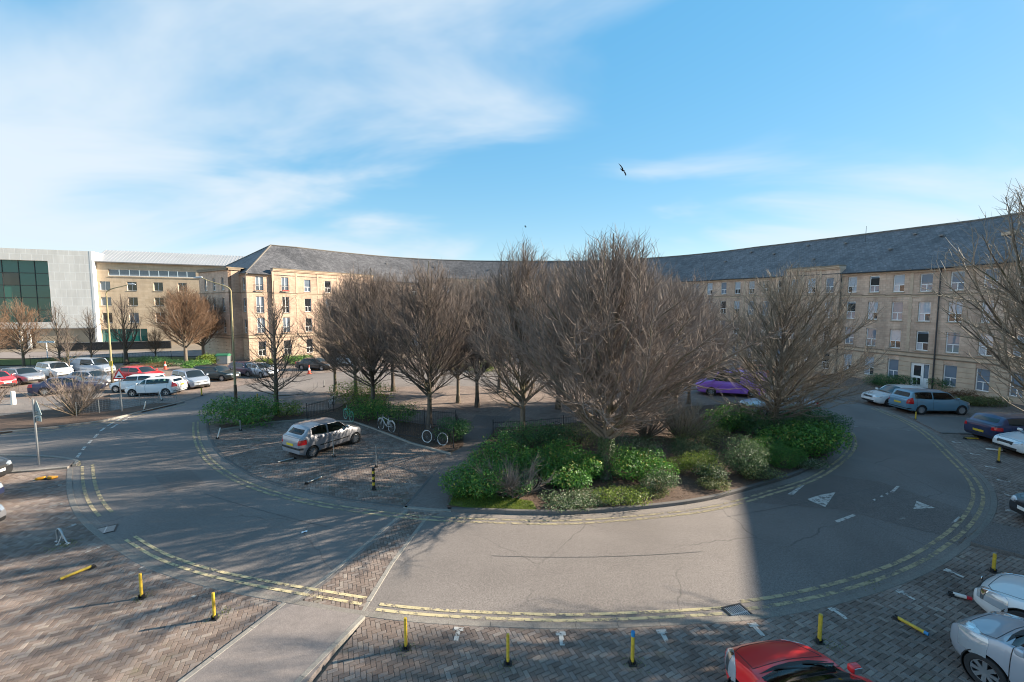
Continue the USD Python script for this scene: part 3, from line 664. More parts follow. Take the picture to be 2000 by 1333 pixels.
for (a, b) in (((247, 812), (229, 822)), ((222, 826), (210, 833)), ((205, 836), (196, 843)), ((191, 848), (184, 856)), ((178, 861), (172, 868)), ((166, 873), (161, 880)), ((157, 885), (150, 895)),
               ((254, 815), (238, 824)), ((230, 829), (217, 837))):
    l = gp([a, b]); stripe(np.array(l), -0.06, 0.06, 'white_line')
# hump: a band of newer asphalt with worn triangles
hump = Polygon(gp([(1400, 975), (1540, 945), (1625, 928), (1720, 942), (1895, 1000), (1905, 1022), (1872, 1068), (1835, 1045), (1640, 996)]))
obj('hump', sheet(hump.intersection(road_poly.buffer(-0.4)), ZR + 0.006), 'asphalt_mid', road)
for t in ([(1538, 966), (1550, 967), (1578, 942), (1572, 944)], [(1576, 976), (1600, 968), (1632, 962), (1612, 991)], [(1784, 995), (1790, 979), (1826, 993)], [(1857, 1023), (1873, 1009), (1880, 1018)],
          [(1630, 1018), (1636, 1022), (1672, 1008), (1666, 1005)], [(1738, 962), (1745, 963), (1757, 951), (1751, 950)]):
    poly_paint(t, 'white_line')
for q in ((1708, 977), (1722, 970), (1733, 965)): poly_paint([(q[0] - 4, q[1]), (q[0], q[1] + 2), (q[0] + 4, q[1]), (q[0], q[1] - 2)], 'white_line')
for q in ((1757, 1016), (1763, 1013), (1770, 1011)): poly_paint([(q[0] - 7, q[1] + 3), (q[0] - 4, q[1] + 4), (q[0] + 5, q[1] - 2), (q[0] + 2, q[1] - 3)], 'white_line_faint')
stripe(gp([(1650, 832), (1720, 837), (1785, 842)]), -0.06, 0.06, 'white_line_faint'); stripe(gp([(1650, 818), (1700, 822)]), -0.05, 0.05, 'white_line_faint')
def out_normal(c):
    i = int(np.argmin(np.linalg.norm(out_front - c, axis=1))); i = min(max(i, 2), len(out_front) - 3); d = out_front[i + 2] - out_front[i - 2]; d /= np.linalg.norm(d)
    return np.array([d[1], -d[0]])
for q in ([(300, 930), (372, 918), (400, 945), (330, 962)],):
    obj('road_patch', sheet(Polygon(gp(q)).intersection(road_poly), ZR + 0.0045), 'asphalt_mid', road)
for q in ([(400, 965), (520, 1000), (640, 1030)], [(960, 1086), (1110, 1089), (1240, 1086), (1370, 1078)], [(1420, 1010), (1560, 985), (1700, 955)]):
    obj('seam', ribbon(spline(gp(q), .4), -.008, .008, ZR + 0.008), 'asphalt_new', road)
# T marks at the heads of the parking bays
TM = [(280, 1113), (401, 1153), (195, 1071), (145, 1028), (122, 986), (117, 950), (896, 1232), (1095, 1241), (1292, 1237), (1471, 1224), (1627, 1193), (1757, 1158), (1850, 1117), (1862, 865), (1897, 888), (1927, 913), (1951, 940), (1966, 969), (1968, 999)]
for i, q in enumerate(TM):
    c0 = G(*q)[:2]; r = -out_normal(c0); r = -r; t = np.array([-r[1], r[0]])
    st = np.array([c0, c0 + r * 0.32]); m = 'white_line' if i > 5 else 'white_line_faint'
    obj('bay_mark', ribbon(st, -0.05, 0.05, ZP + 0.0125), m, paint)
    obj('bay_mark', ribbon(np.array([c0 - t * 0.11, c0 + t * 0.11]), -0.055, 0.055, ZP + 0.0165), m, paint)

# ---- gullies
def gully(px, ang, label, w=0.5, l=0.56):
    c = G(*px); t = thing('drain_grate', label, 'drain grate', (c[0], c[1], ZR + 0.004), ang)
    obj('frame', cat([box(l, 0.04, 0.016, (0, s * (w / 2), 0)) for s in (-1, 1)] + [box(0.04, w - 0.044, 0.0155, (s * (l / 2 - .02), 0, 0)) for s in (-1, 1)]), 'iron', t)
    obj('pit', box(l - 0.05, w - 0.05, 0.003), 'interior_dark', t)
    for k in range(9): obj('bar', box(0.022, w - 0.05, 0.011, (-l / 2 + 0.075 + k * (l - 0.15) / 8, 0, 0.0035)), 'galvanised', t)
    obj('cross_bar', box(l - 0.085, 0.025, 0.0125, (0, 0, 0.0031)), 'galvanised', t)
gully((1444, 1199), 0.28, 'rusty drain grate beside the double yellow lines where the road shade begins')
gully((206, 1036), 2.2, 'drain grate in the gap of the yellow lines near the metal hoop')
# ---------------------------------------------------------------- buildings
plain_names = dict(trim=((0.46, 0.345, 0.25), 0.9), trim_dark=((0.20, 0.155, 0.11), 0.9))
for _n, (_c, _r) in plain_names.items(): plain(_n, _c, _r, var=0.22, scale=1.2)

def frame_of(o, u):
    """matrix that carries (along wall, out of wall, up) to the world"""
    u = np.array([u[0], u[1], 0.0]); u /= np.linalg.norm(u); n = np.array([u[1], -u[0], 0.0])
    T = np.eye(4); T[:3, 0] = u; T[:3, 1] = n; T[:3, 2] = [0, 0, 1]; T[:3, 3] = [o[0], o[1], o[2] if len(o) > 2 else 0]
    return T

def lbox(T, u0, u1, n0, n1, z0, z1):
    b = trimesh.creation.box([u1 - u0, n1 - n0, z1 - z0]); b.apply_translation([(u0 + u1) / 2, (n0 + n1) / 2, (z0 + z1) / 2])
    if T is not None:
        b.apply_transform(T)
        if np.linalg.det(T[:3, :3]) < 0: b.invert()
    return b

rngb = random.Random(5)
def window(parent, T, w, h, style='sash', recess=0.10, panes=None, mat_f='white_upvc', sill=True, opened=False):
    """a window standing at the origin of T (middle of its foot): frame, panes and sill; returns the frame"""
    b, d = 0.065, 0.05; n0, n1 = -recess - d, -recess
    L = lambda *a: lbox(T, *a)
    fr = [L(-w / 2, -w / 2 + b, n0, n1, 0, h), L(w / 2 - b, w / 2, n0, n1, 0, h), L(-w / 2 + b, w / 2 - b, n0, n1 - .002, 0, b), L(-w / 2 + b, w / 2 - b, n0, n1 - .002, h - b, h)]
    pp = []
    zs = h * 0.40
    if style == 'sash':
        fr += [L(-w / 2 + b, w / 2 - b, n0, n1 + .01, zs - b / 2, zs + b / 2), L(-b / 2, b / 2, n0, n1 - .004, b, zs - b / 2)]
        pp = [(-w / 2 + b, -b / 2, b, zs - b / 2), (b / 2, w / 2 - b, b, zs - b / 2), (-w / 2 + b, w / 2 - b, zs + b / 2, h - b)]
    elif style == 'french':
        fr += [L(-b * .9, b * .9, n0, n1 + .01, b, h - b)] + [L(s0, s1, n0, n1 - .004, zs - b / 2, zs + b / 2) for s0, s1 in ((-w / 2 + b, -b * .9), (b * .9, w / 2 - b))]
        pp = [(s0, s1, z0, z1) for s0, s1 in ((-w / 2 + b, -b * .9), (b * .9, w / 2 - b)) for z0, z1 in ((b, zs - b / 2), (zs + b / 2, h - b))]
    elif style == 'pair':
        fr += [L(-b / 2, b / 2, n0, n1 - .004, b, h - b)]
        pp = [(-w / 2 + b, -b / 2, b, h - b), (b / 2, w / 2 - b, b, h - b)]
    else:
        pp = [(-w / 2 + b, w / 2 - b, b, h - b)]
    f = obj('window', cat(fr), mat_f, parent)
    kind = panes or rngb.choice(['pane_dark', 'pane_dark', 'pane_half', 'pane_blind', 'pane_dark'])
    for k, (a0, a1, z0, z1) in enumerate(pp):
        m = kind if (kind != 'pane_blind' or k == len(pp) - 1 or rngb.random() < .5) else 'pane_dark'
        if opened and k == len(pp) - 1:          # top-hung sash standing open, in a white frame of its own
            hh = z1 - z0 + 0.05; A = trimesh.transformations.rotation_matrix(math.radians(-16), [1, 0, 0], [0, n1 + .015, z1 + .02])
            q = T @ A if T is not None else A
            sash = cat([lbox(q, a0 - .03, a1 + .03, n1 + .012, n1 + .05, z, z + .05) for z in (z0 - .03, z1 - .03)] + [lbox(q, u, u + .05, n1 + .012, n1 + .048, z0 + .02, z1 - .03) for u in (a0 - .03, a1 - .02)])
            obj('sash', sash, mat_f, f); obj('pane', lbox(q, a0 + .02, a1 - .02, n1 + .022, n1 + .034, z0 + .02, z1 - .03), 'pane_half', f)
            obj('pane', L(a0, a1, n0 + .015, n0 + .025, z0, z1), 'interior_dark', f)
        else:
            obj('pane', L(a0, a1, n0 + .015, n0 + .03, z0, z1), m, f)
    if sill: obj('sill', L(-w / 2 - .06, w / 2 + .06, -recess, .06, -.09, -.005), 'sill', f)
    return f

def wall_with_holes(T, u0, u1, z0, z1, holes, thick, uoff=0.0):
    p = Polygon([(u0, z0), (u1, z0), (u1, z1), (u0, z1)])
    for h in holes: p = p.difference(shapely.box(h[0], h[1], h[2], h[3]))
    m = []
    for g in getattr(p, 'geoms', [p]):
        e = trimesh.creation.extrude_polygon(g, thick, engine='earcut'); m.append(e)
    m = cat(m); v = np.array(m.vertices); uv = np.c_[v[:, 0] + uoff, v[:, 1]]
    # extrude axes (u, z, depth) -> (u, n, z)
    w = np.c_[v[:, 0], -v[:, 2], v[:, 1]]
    m = trimesh.Trimesh(trimesh.transform_points(w, T), m.faces, process=False)
    if m.volume < 0: m.invert()
    return m, uv

# ---- the crescent: plan of its courtyard face, from the near right end round to the left corner
FACE = np.array([(20, -5), (24.5, 1), (28.5, 8), (32, 15), (34.8, 21), (37.2, 26), (38.4, 31), (37.4, 37.4), (36.0, 44), (34.2, 52), (31.5, 61), (26, 70), (16, 77), (3, 80), (-10, 79), (-19, 75.5), (-25.2, 70.5), (-34.0, 60.5), (-36.9, 57.3)], float)
fine_face = spline(FACE, 0.1)
s_f = np.r_[0, np.cumsum(np.linalg.norm(np.diff(fine_face, axis=0), axis=1))]; S_TOT = s_f[-1]
def at_s(s): return np.array([np.interp(s, s_f, fine_face[:, 0]), np.interp(s, s_f, fine_face[:, 1])])
s_right = s_f[np.argmin(np.abs(fine_face[:, 1] - 37.4) + 100 * (fine_face[:, 0] < 36))]
def kz(s): return float(np.interp(s, [0, s_right, s_right + 24, s_right + 60, S_TOT], [1, 1, 1.08, 1.12, 1.13]))
edges = [0.0]
while edges[-1] < S_TOT - 1.2:
    s = edges[-1]; edges.append(s + float(np.interp(s, [0, s_right + 12, s_right + 40, S_TOT], [2.22, 2.22, 2.7, 3.3])))
edges = np.array(edges); edges *= S_TOT / edges[-1]
cres = thing('crescent_building', 'long curved four-storey sandstone apartment block with slate roof wrapping behind the trees', 'building')
EAVE, RIDGE = 10.93, 15.4
FLOORS = [(0.55, 1.85), (3.46, 1.78), (6.12, 1.78), (8.82, 1.62)]
nb = len(edges) - 1
walls, uvs, strings, corn, par = [], [], [], [], []
def px_of(p, z=0):
    c, s = math.cos(PITCH), math.sin(PITCH); d = p[1] * c - (z - EYE) * s
    return 1000 + FPX * p[0] / d
for b in range(nb):
    s0, s1 = edges[b], edges[b + 1]; p0, p1 = at_s(s0), at_s(s1); mid = (p0 + p1) / 2; k = kz((s0 + s1) / 2)
    w = np.linalg.norm(p1 - p0); u = (p1 - p0) / w; px = px_of(mid)
    pav = (1535 < px < 1652 and mid[0] > 20) or (545 < px < 735) or (870 < px < 960)
    off = 0.35 if pav else 0.0
    run = globals().get('run', 0) + (1 if b and pav != was_pav else 0); was_pav = pav
    T = frame_of((*mid, 0), -u)                       # out of the wall towards the courtyard
    n = T[:3, 1]
    if np.dot(n[:2], np.array([2, 40]) - mid) < 0: T = frame_of((*mid, 0), u); n = T[:3, 1]
    T = T.copy(); T[:3, 3] += n * off
    Tz = T @ np.diag([1, 1, k, 1])
    vis = mid[1] > 20
    left_w = px < 600
    first_n = len([1 for x in edges if x < s0])
    door = vis and 1790 < px < 1832
    holes, wins = [], []
    for fl, (zb, h) in enumerate(FLOORS):
        ww = 0.95 if not left_w else 0.98
        if door and fl == 0: continue
        if vis or fl > 0: pass
        fr_style = 'french' if (left_w and px < 592 and fl > 0) else 'sash'
        if fr_style == 'french': zb, h = zb - 0.15, h + 0.32
        holes.append((-ww / 2, zb * k, ww / 2, (zb + h) * k)); wins.append((zb * k, ww, h * k, fr_style, fl))
    if door: holes.append((-0.72, 0.02, 0.72, 2.3))
    if not vis: holes, wins = [], []
    m, uv = wall_with_holes(T, -w / 2 - .004, w / 2 + .004, -0.3, (EAVE + (0.72 if pav else 0)) * k, holes, 0.42 + off, s0)
    walls.append(m); uvs.append(uv)
    for (zb, ww, h, st, fl) in wins:
        Tw = T.copy(); Tw[:3, 3] += [0, 0, zb]
        op = rngb.random() < (0.16 if px > 1400 else 0.0) and fl > 0
        pk = rngb.choice(['pane_blind', 'pane_blind', 'pane_half', 'pane_half', 'pane_dark']) if px > 1000 else rngb.choice(['pane_dark', 'pane_dark', 'pane_half'])
        window(cres, Tw, ww, h, st, opened=op, panes=pk)
        if st == 'french':
            rail = [lbox(Tw, -ww / 2 - .1, ww / 2 + .1, .10, .125, z, z + .025) for z in (.08, 1.0)] + [lbox(Tw, -ww / 2 - .09 + i * (ww + .16) / 9, -ww / 2 - .075 + i * (ww + .16) / 9, .105, .12, .105, 1.0) for i in range(10)]
            obj('balcony_rail', cat(rail), 'iron', cres)
            if fl in (1, 3): obj('window_box', lbox(Tw, -ww / 2, ww / 2, .13, .28, .05, .2), 'window_box', cres)
            if fl == 3 and px > 560: obj('flowers', cat([trimesh.creation.icosphere(1, .07, ).apply_translation(trimesh.transform_points([[-.4 + .1 * i, .2, .24 + .03 * (i % 2)]], Tw)[0]) for i in range(9)]), 'flowers_red', cres)
    # courses of the ground floor, cut at its opening
    ops = [h for h in holes if h[1] < 2]
    for c in range(6):
        za, zc = (0.15 + c * 0.435) * k, (0.15 + c * 0.435 + 0.395) * k
        segs = [(-w / 2, w / 2)]
        for o in ops:
            if o[1] < zc and o[3] > za: segs = [(-w / 2, o[0] - .002), (o[2] + .002, w / 2)]
        if vis:
            for a, c2 in segs: obj('stone_course', lbox(T, a, c2, 0.0, 0.035, za, zc), 'trim', cres)
    e = .012
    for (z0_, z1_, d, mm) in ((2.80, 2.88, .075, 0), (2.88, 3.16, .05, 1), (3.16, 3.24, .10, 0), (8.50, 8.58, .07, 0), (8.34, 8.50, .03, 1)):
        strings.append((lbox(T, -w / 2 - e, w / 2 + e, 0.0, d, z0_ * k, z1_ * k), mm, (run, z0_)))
    top = EAVE + (0.72 if pav else 0)
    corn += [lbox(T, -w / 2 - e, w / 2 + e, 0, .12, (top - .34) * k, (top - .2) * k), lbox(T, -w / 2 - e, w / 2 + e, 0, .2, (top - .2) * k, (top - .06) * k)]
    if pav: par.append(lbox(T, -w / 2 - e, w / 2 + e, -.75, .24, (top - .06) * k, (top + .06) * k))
    # strips of quoins between some bays
    if vis and (b % 3 == 0 or pav):
        q = []
        for i in range(24):
            za = (3.26 + i * 0.305) * k
            if za > (8.2 if True else 0) * k: break
            wq = .32 if i % 2 else .22
            q.append(lbox(T, -w / 2 - wq / 2 + .0, -w / 2 + wq / 2, 0.0, .03, za, za + .285 * k))
        obj('quoin_strip', cat(q), 'trim', cres)
        obj('pilaster', lbox(T, -w / 2 - .12, -w / 2 + .12, .0, .03, 8.6 * k, (top - .36) * k), 'trim', cres)
    if vis and b in () or (vis and (1850 < px < 1875 or 1650 < px < 1672)):
        Td = T.copy(); Td[:3, 3] += T[:3, 0] * (w / 2 if T[0, 0] * 1 < 0 else -w / 2)
        obj('downpipe', lbox(T, -w / 2 - .04, -w / 2 + .04, .10, .18, .1, (EAVE - .1) * k), 'gutter', cres)
    if door:
        Td = T; fr = [lbox(Td, -.72, -.64, -.16, -.06, .02, 2.3), lbox(Td, .64, .72, -.16, -.06, .02, 2.3), lbox(Td, -.64, .64, -.16, -.062, 2.2, 2.3), lbox(Td, .18, .26, -.16, -.061, .02, 2.2)]
        dr = obj('door', cat(fr + [lbox(Td, -.64, .18, -.15, -.09, .02, 2.2), lbox(Td, .26, .64, -.15, -.1, .02, .95)]), 'white_upvc', cres, label='white glazed entrance door')
        obj('pane', lbox(Td, -.5, .04, -.095, -.082, 1.1, 2.05), 'pane_dark', dr); obj('pane', lbox(Td, -.5, -.26, -.095, -.082, .3, .9), 'pane_dark', dr); obj('pane', lbox(Td, -.2, .04, -.095, -.082, .3, .9), 'pane_dark', dr)
        obj('pane', lbox(Td, .3, .6, -.12, -.105, .98, 2.15), 'pane_half', dr); obj('handle', lbox(Td, .09, .115, -.09, -.03, 1.0, 1.16), 'chrome', dr); obj('step', lbox(Td, -.9, .9, 0.04, .9, -.05, .12), 'concrete', dr)
obj('wall', cat(walls), 'wall_stone', cres, uv=np.vstack(uvs))
for key in sorted(set(r for _, _, r in strings)):
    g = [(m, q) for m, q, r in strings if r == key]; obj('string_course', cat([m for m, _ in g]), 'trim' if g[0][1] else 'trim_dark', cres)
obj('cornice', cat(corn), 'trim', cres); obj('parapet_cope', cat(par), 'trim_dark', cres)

# roof of the crescent, hipped at the left corner
ss = np.arange(0, S_TOT + .01, 0.7); base = np.array([at_s(s) for s in ss]); ks = np.array([kz(s) for s in ss])
tg = np.gradient(base, axis=0); tg /= np.linalg.norm(tg, axis=1, keepdims=True)
out = np.stack([tg[:, 1], -tg[:, 0]], 1)
if np.dot(out[20], base[20] - np.array([2, 40])) < 0: out = -out
DEP = 11.5
Cc = base[-1]; e_ = np.array([-0.85, 0.53]); e_ /= np.linalg.norm(e_); n_ = np.array([-e_[1], e_[0]]); n_ = n_ if n_[1] < 0 else -n_
Rg = np.array([-38.2, 65.8]); kL = 1.13
ridge = base + out * (DEP / 2); back = base + out * DEP
keep = s_f[-1] - ss > 9.0
rl = np.where(keep)[0]
def roofmesh():
    v, uv, f = [], [], []
    ev = base - out * 0.22
    sl = math.hypot(DEP / 2 + .22, RIDGE - EAVE)
    idx = list(rl)
    for i in idx:
        v += [(*ev[i], EAVE * ks[i] - .06), (*ridge[i], RIDGE * ks[i]), (*back[i], EAVE * ks[i])]
        uv += [(ss[i], 0), (ss[i], sl), (ss[i], 2 * sl)]
    for a in range(len(idx) - 1):
        o = a * 3; q = o + 3
        f += [[o, o + 1, q + 1], [o, q + 1, q], [o + 1, o + 2, q + 2], [o + 1, q + 2, q + 1]]
    # the hip end
    last = (len(idx) - 1) * 3; i0 = idx[-1]; n0 = len(v)
    tail = [i for i in range(i0, len(ss))]
    for i in tail: v.append((*ev[i], EAVE * ks[i] - .06)); uv.append((ss[i], 0))
    Ee = Cc + e_ * 13.2; Bk = back[i0]
    v += [(*Rg, RIDGE * kL), (*(Cc - out[-1] * .22 + n_ * .22), EAVE * kL - .06), (*(Ee + n_ * .22), EAVE * kL - .06), (*Bk, EAVE * kL)]
    uv += [(ss[-1], sl), (0, 0), (13, 0), (20, 0)]
    R_, C_, E_, B_ = n0 + len(tail), n0 + len(tail) + 1, n0 + len(tail) + 2, n0 + len(tail) + 3
    f += [[last, last + 1, R_]]
    for a in range(len(tail) - 1): f += [[n0 + a, R_, n0 + a + 1]]
    f += [[n0 + len(tail) - 1, R_, C_], [last + 1, last + 2, R_], [last + 2, B_, R_], [B_, E_, R_]]
    # end hip with its own corners so that its slates lie level
    w0 = len(v); v += [v[C_], v[E_], v[R_]]; uv += [(0, 0), (13.2, 0), (6.6, sl)]
    f += [[w0, w0 + 1, w0 + 2]]
    v = np.array(v, float); f = np.array(f)
    nrm = np.cross(v[f[:, 1]] - v[f[:, 0]], v[f[:, 2]] - v[f[:, 0]]); fl = nrm[:, 2] < 0; f[fl] = f[fl][:, ::-1]
    return trimesh.Trimesh(v, f, process=False), np.array(uv), Ee
rm, ruv, Ee = roofmesh()
roof = obj('roof', rm, 'slate', cres, uv=ruv)
rp = np.array([(*ridge[i], RIDGE * ks[i] + .02) for i in rl] + [(*Rg, RIDGE * kL + .02)])
obj('ridge_tiles', tube(rp, .11, 6), 'ridge_tile', roof)
C3 = np.array([*(Cc + n_ * .22), EAVE * kL - .04]); E3 = np.array([*(Ee + n_ * .22), EAVE * kL - .04]); R3 = np.array([*Rg, RIDGE * kL + .02])
obj('hip_tiles', bar(C3, R3, .13, 6), 'ridge_tile', roof); obj('hip_tiles', bar(E3, R3, .10, 6), 'ridge_tile', roof)
gl = np.array([(*(base[i] - out[i] * .30), EAVE * ks[i] - .12) for i in range(len(ss))])
obj('gutter', tube(gl, .075, 6), 'gutter', cres)
for (s_rel, t_) in ((-9, .66), (-3.5, .55), (1.5, .72), (5, .5), (11, .8), (13, .42), (20, .7), (27, .6), (36, .5), (47, .7), (58, .55), (68, .6), (78, .66), (4.2, .84), (-6, .84), (16, .86), (24, .84), (86, .7)):
    s = s_right + s_rel
    if s > S_TOT - 10: continue
    p = at_s(s); i = int(np.argmin(np.abs(ss - s))); q = p + out[i] * (DEP / 2 * t_); z = (EAVE + (RIDGE - EAVE) * t_) * ks[i]
    Tv = frame_of((*q, z - .04), tg[i]); bigv = s_rel in (-3.5, 58)
    obj('roof_vent', lbox(Tv, -.45 if bigv else -.16, .45 if bigv else .16, -.3, .3, 0, .26 if bigv else .12), 'lead' if not bigv else 'trim', roof)
pm = D(1691, 460, 47)
obj('aerial', bar((pm[0], 47, 14.6), (pm[0], 47, 16.6), .02, 5), 'gutter', cres)

# end wall and its flat-topped bay, in shade
def plain_wall(T, L_, z1, wins, thick=.4, name='end_wall'):
    holes = [(a - w / 2, zb, a + w / 2, zb + h) for a, zb, w, h in wins]
    m, uv = wall_with_holes(T, 0, L_, -.3, z1, holes, thick)
    obj(name, m, 'wall_stone', cres, uv=uv)
    for a, zb, w, h in wins:
        Tw = T.copy(); Tw[:3, 3] += T[:3, 0] * a + np.array([0, 0, zb]); window(cres, Tw, w, h, 'sash', panes='pane_dark')
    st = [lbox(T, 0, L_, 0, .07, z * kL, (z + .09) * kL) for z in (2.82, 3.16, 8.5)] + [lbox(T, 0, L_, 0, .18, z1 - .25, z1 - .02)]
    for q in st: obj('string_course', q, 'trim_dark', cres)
    for c in range(6): obj('stone_course', lbox(T, 0.02, L_ - .02, 0, .035, (.15 + c * .435) * kL, (.15 + c * .435 + .395) * kL), 'trim', cres)
te = frame_of((*Cc, 0), -e_); te = te if np.dot(te[:2, 1], n_) > 0 else frame_of((*Cc, 0), e_)
sgn = np.sign(np.dot(te[:2, 0], e_))
def TE(t0, o=0.0):
    """frame on the end wall whose u axis runs from t0 in the direction that keeps n outwards"""
    p = Cc + e_ * t0 + n_ * o; return frame_of((*p, 0), te[:2, 0])
if sgn > 0:
    plain_wall(TE(0), 2.0, EAVE * kL, [(1.2, zb * kL, .7, h * kL) for zb, h in FLOORS[1:]])
    plain_wall(TE(11.0), 2.2, EAVE * kL, [])
    plain_wall(TE(2.0, 1.6), 9.0, EAVE * kL + .62, [(a, zb * kL, .85, h * kL) for a in (1.6, 4.2, 6.8) for zb, h in FLOORS], name='bay_wall')
else:
    plain_wall(TE(2.0), 2.0, EAVE * kL, [(.8, zb * kL, .7, h * kL) for zb, h in FLOORS[1:]])
    plain_wall(TE(13.2), 2.2, EAVE * kL, [])
    plain_wall(TE(11.0, 1.6), 9.0, EAVE * kL + .62, [(a, zb * kL, .85, h * kL) for a in (2.2, 4.8, 7.4) for zb, h in FLOORS], name='bay_wall')
A_, B_ = Cc + e_ * 2.0 + n_ * 1.6, Cc + e_ * 2.0
for (P, Q) in ((A_, B_), (Cc + e_ * 11 + n_ * 1.6, Cc + e_ * 11)):
    u = (Q - P) / np.linalg.norm(Q - P); T = frame_of((*P, 0), u); sg = np.dot(T[:2, 1], Cc + e_ * 6.5 - P) < 0
    if not sg: T = frame_of((*Q, 0), -u)
    m, uv = wall_with_holes(T, 0.003, 1.6, -.3, EAVE * kL + .62, [], .3); obj('bay_wall', m, 'wall_stone', cres, uv=uv)
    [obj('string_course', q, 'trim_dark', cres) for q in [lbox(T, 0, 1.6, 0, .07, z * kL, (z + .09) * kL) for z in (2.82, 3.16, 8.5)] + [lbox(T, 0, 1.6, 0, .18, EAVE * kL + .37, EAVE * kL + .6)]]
top = Polygon([Cc + e_ * 2 + n_ * 1.62, Cc + e_ * 11 + n_ * 1.62, Cc + e_ * 11 - n_ * 1.2, Cc + e_ * 2 - n_ * 1.2])
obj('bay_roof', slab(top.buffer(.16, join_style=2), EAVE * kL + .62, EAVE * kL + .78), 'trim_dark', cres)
obj('downpipe', lbox(TE(0.15 if sgn > 0 else .35), 0, .09, .02, .11, .1, EAVE * kL - .1), 'gutter', cres)
# closed rear of the block
bk = np.vstack([back[rl] - out[rl] * .2, [Ee - n_ * .1], [Cc + e_ * 13.2]])
obj('rear_wall', sweep(resample(bk, 2.0), [(0, -.3), (.3, -.3), (.3, EAVE - .1), (0, EAVE - .1)]), 'trim', cres)
pe = base[0]; Tn = frame_of((*pe, 0), -out[0]); gv = np.array([(0, -.3), (DEP, -.3), (DEP, EAVE), (DEP / 2, RIDGE - .1), (0, EAVE)])
g3 = np.array([[*(pe + out[0] * a - tg[0] * .02), z] for a, z in gv] + [[*(pe + out[0] * a + tg[0] * .3), z] for a, z in gv])
obj('gable_wall', tm(m3.Manifold.hull_points(g3)), 'trim', cres)

# ---- pale modern building on the left
Wr = D(185, 640, 80.0); wd = np.array([0.935, 0.355]); wd /= np.linalg.norm(wd)
mod = thing('modern_building', 'modern building with pale stone wall, big teal glass opening and long beige wing', 'building')
T = frame_of((Wr[0], Wr[1], 0), wd)
if T[1, 1] > 0: T = frame_of((Wr[0], Wr[1], 0), -wd)
sg = 1 if np.dot(T[:2, 0], wd) > 0 else -1
def U(a, b):                               # distances along the wall measured leftwards from its right corner
    return tuple(sorted((-sg * a, -sg * b)))
def z_at(y, Y): return EYE + (HORIZON - y) * Y / FPX
zt, zb_ = z_at(493, 80), 3.8
g0, g1 = U(6.1, 24)
m, uv = wall_with_holes(T, *U(0, 34), zb_, zt, [(g0, 4.9, g1, 16.4)], 1.2)
obj('wall', m, 'pale_stone', mod, uv=uv, label='pale stone clad wall round the glass opening')
cols, rows = 8, 5
for i in range(cols):
    for j in range(rows):
        a0, a1 = g0 + (g1 - g0) * i / cols, g0 + (g1 - g0) * (i + 1) / cols; c0, c1 = 4.9 + 11.5 * j / rows, 4.9 + 11.5 * (j + 1) / rows
        obj('glass_panel', lbox(T, a0 + .03, a1 - .03, -.72, -.68, c0 + .03, c1 - .03), 'pane_teal' if (i * 5 + j * 3) % 17 else 'pane_dark', mod)
obj('mullions', cat([lbox(T, g0 + (g1 - g0) * i / cols - .04, g0 + (g1 - g0) * i / cols + .04, -.76, -.6, 4.9, 16.4) for i in range(cols + 1)] + [lbox(T, g0, g1, -.75, -.62, 4.9 + 11.5 * j / rows - .05, 4.9 + 11.5 * j / rows + .05) for j in range(1, rows)]), 'gutter', mod)
obj('floor_slab', cat([lbox(T, g0, g1, -3, -.9, z, z + .3) for z in (8.0, 11.6)]), 'interior_dark', mod)
obj('roof_deck', lbox(T, *U(0, 34), -14, -1.2, zt - .4, zt - .2), 'lead', mod)
obj('undercroft_wall', lbox(T, *U(-.2, 34), -4.2, -3.2, -.2, zb_ + .1), 'wall_red' if False else 'window_box', mod)
obj('soffit', lbox(T, *U(0, 34), -3.4, -.02, zb_ - .12, zb_ - .003), 'lamp_head', mod)
obj('return_wall', lbox(T, *U(-.35, 0), -6, .02, 0, zt + .02), 'white_upvc', mod)
for a in (9.5, 10.6, 17, 25): obj('column', lbox(T, *U(a, a + .4), -.5, -.1, 0, zb_ - .13), 'white_upvc', mod)
obj('ground_floor_wall', lbox(T, *U(0, 9.0), -1.0, -.4, 0, zb_ - .13), 'beige_stone', mod)
# the beige wing
B0 = D(189, 640, 81.0); bd = np.array([0.92, 0.39]); bd /= np.linalg.norm(bd)
T = frame_of((B0[0], B0[1], 0), bd)
if T[1, 1] > 0: T = frame_of((B0[0], B0[1], 0), -bd)
sb = 1 if np.dot(T[:2, 0], bd) > 0 else -1
def V(a, b): return tuple(sorted((sb * a, sb * b)))
def along(px_):                            # distance along the wing's wall seen at a pixel column
    r = (px_ - 1000) / FPX; return (r * B0[1] - B0[0]) / (bd[0] - r * bd[1])
zw = 16.7; holes, wn = [], []
for px_ in (211, 263, 314, 361, 409):
    for (z1, z0) in ((12.9, 11.1), (9.8, 8.1), (6.7, 4.6)):
        a = along(px_); wn.append((a, z0, 1.55, z1 - z0)); holes.append((*V(a - .775, a + .775), z0, z1))
holes = [(h[0], h[2], h[1], h[3]) for h in holes]
ca, cb = V(along(219), along(388)); holes.append((ca, 14.0, cb, 15.35))
ga, gb = V(along(197), along(287)); holes.append((ga, .4, gb, 3.4))
m, uv = wall_with_holes(T, *V(0, 46), -.2, zw, holes, .5); obj('wall', m, 'beige_stone', mod, uv=uv, label='beige stone wing wall')
for a, z0, w, h in wn:
    Tw = T.copy(); Tw[:3, 3] += T[:3, 0] * sb * a + np.array([0, 0, z0]); window(mod, Tw, w, h, 'pair', recess=.18, panes=rngb.choice(['pane_dark', 'pane_half']))
for i in range(9): obj('clerestory_pane', lbox(T, ca + (cb - ca) * i / 9 + .05, ca + (cb - ca) * (i + 1) / 9 - .05, -.3, -.25, 14.0, 15.35), 'pane_half', mod)
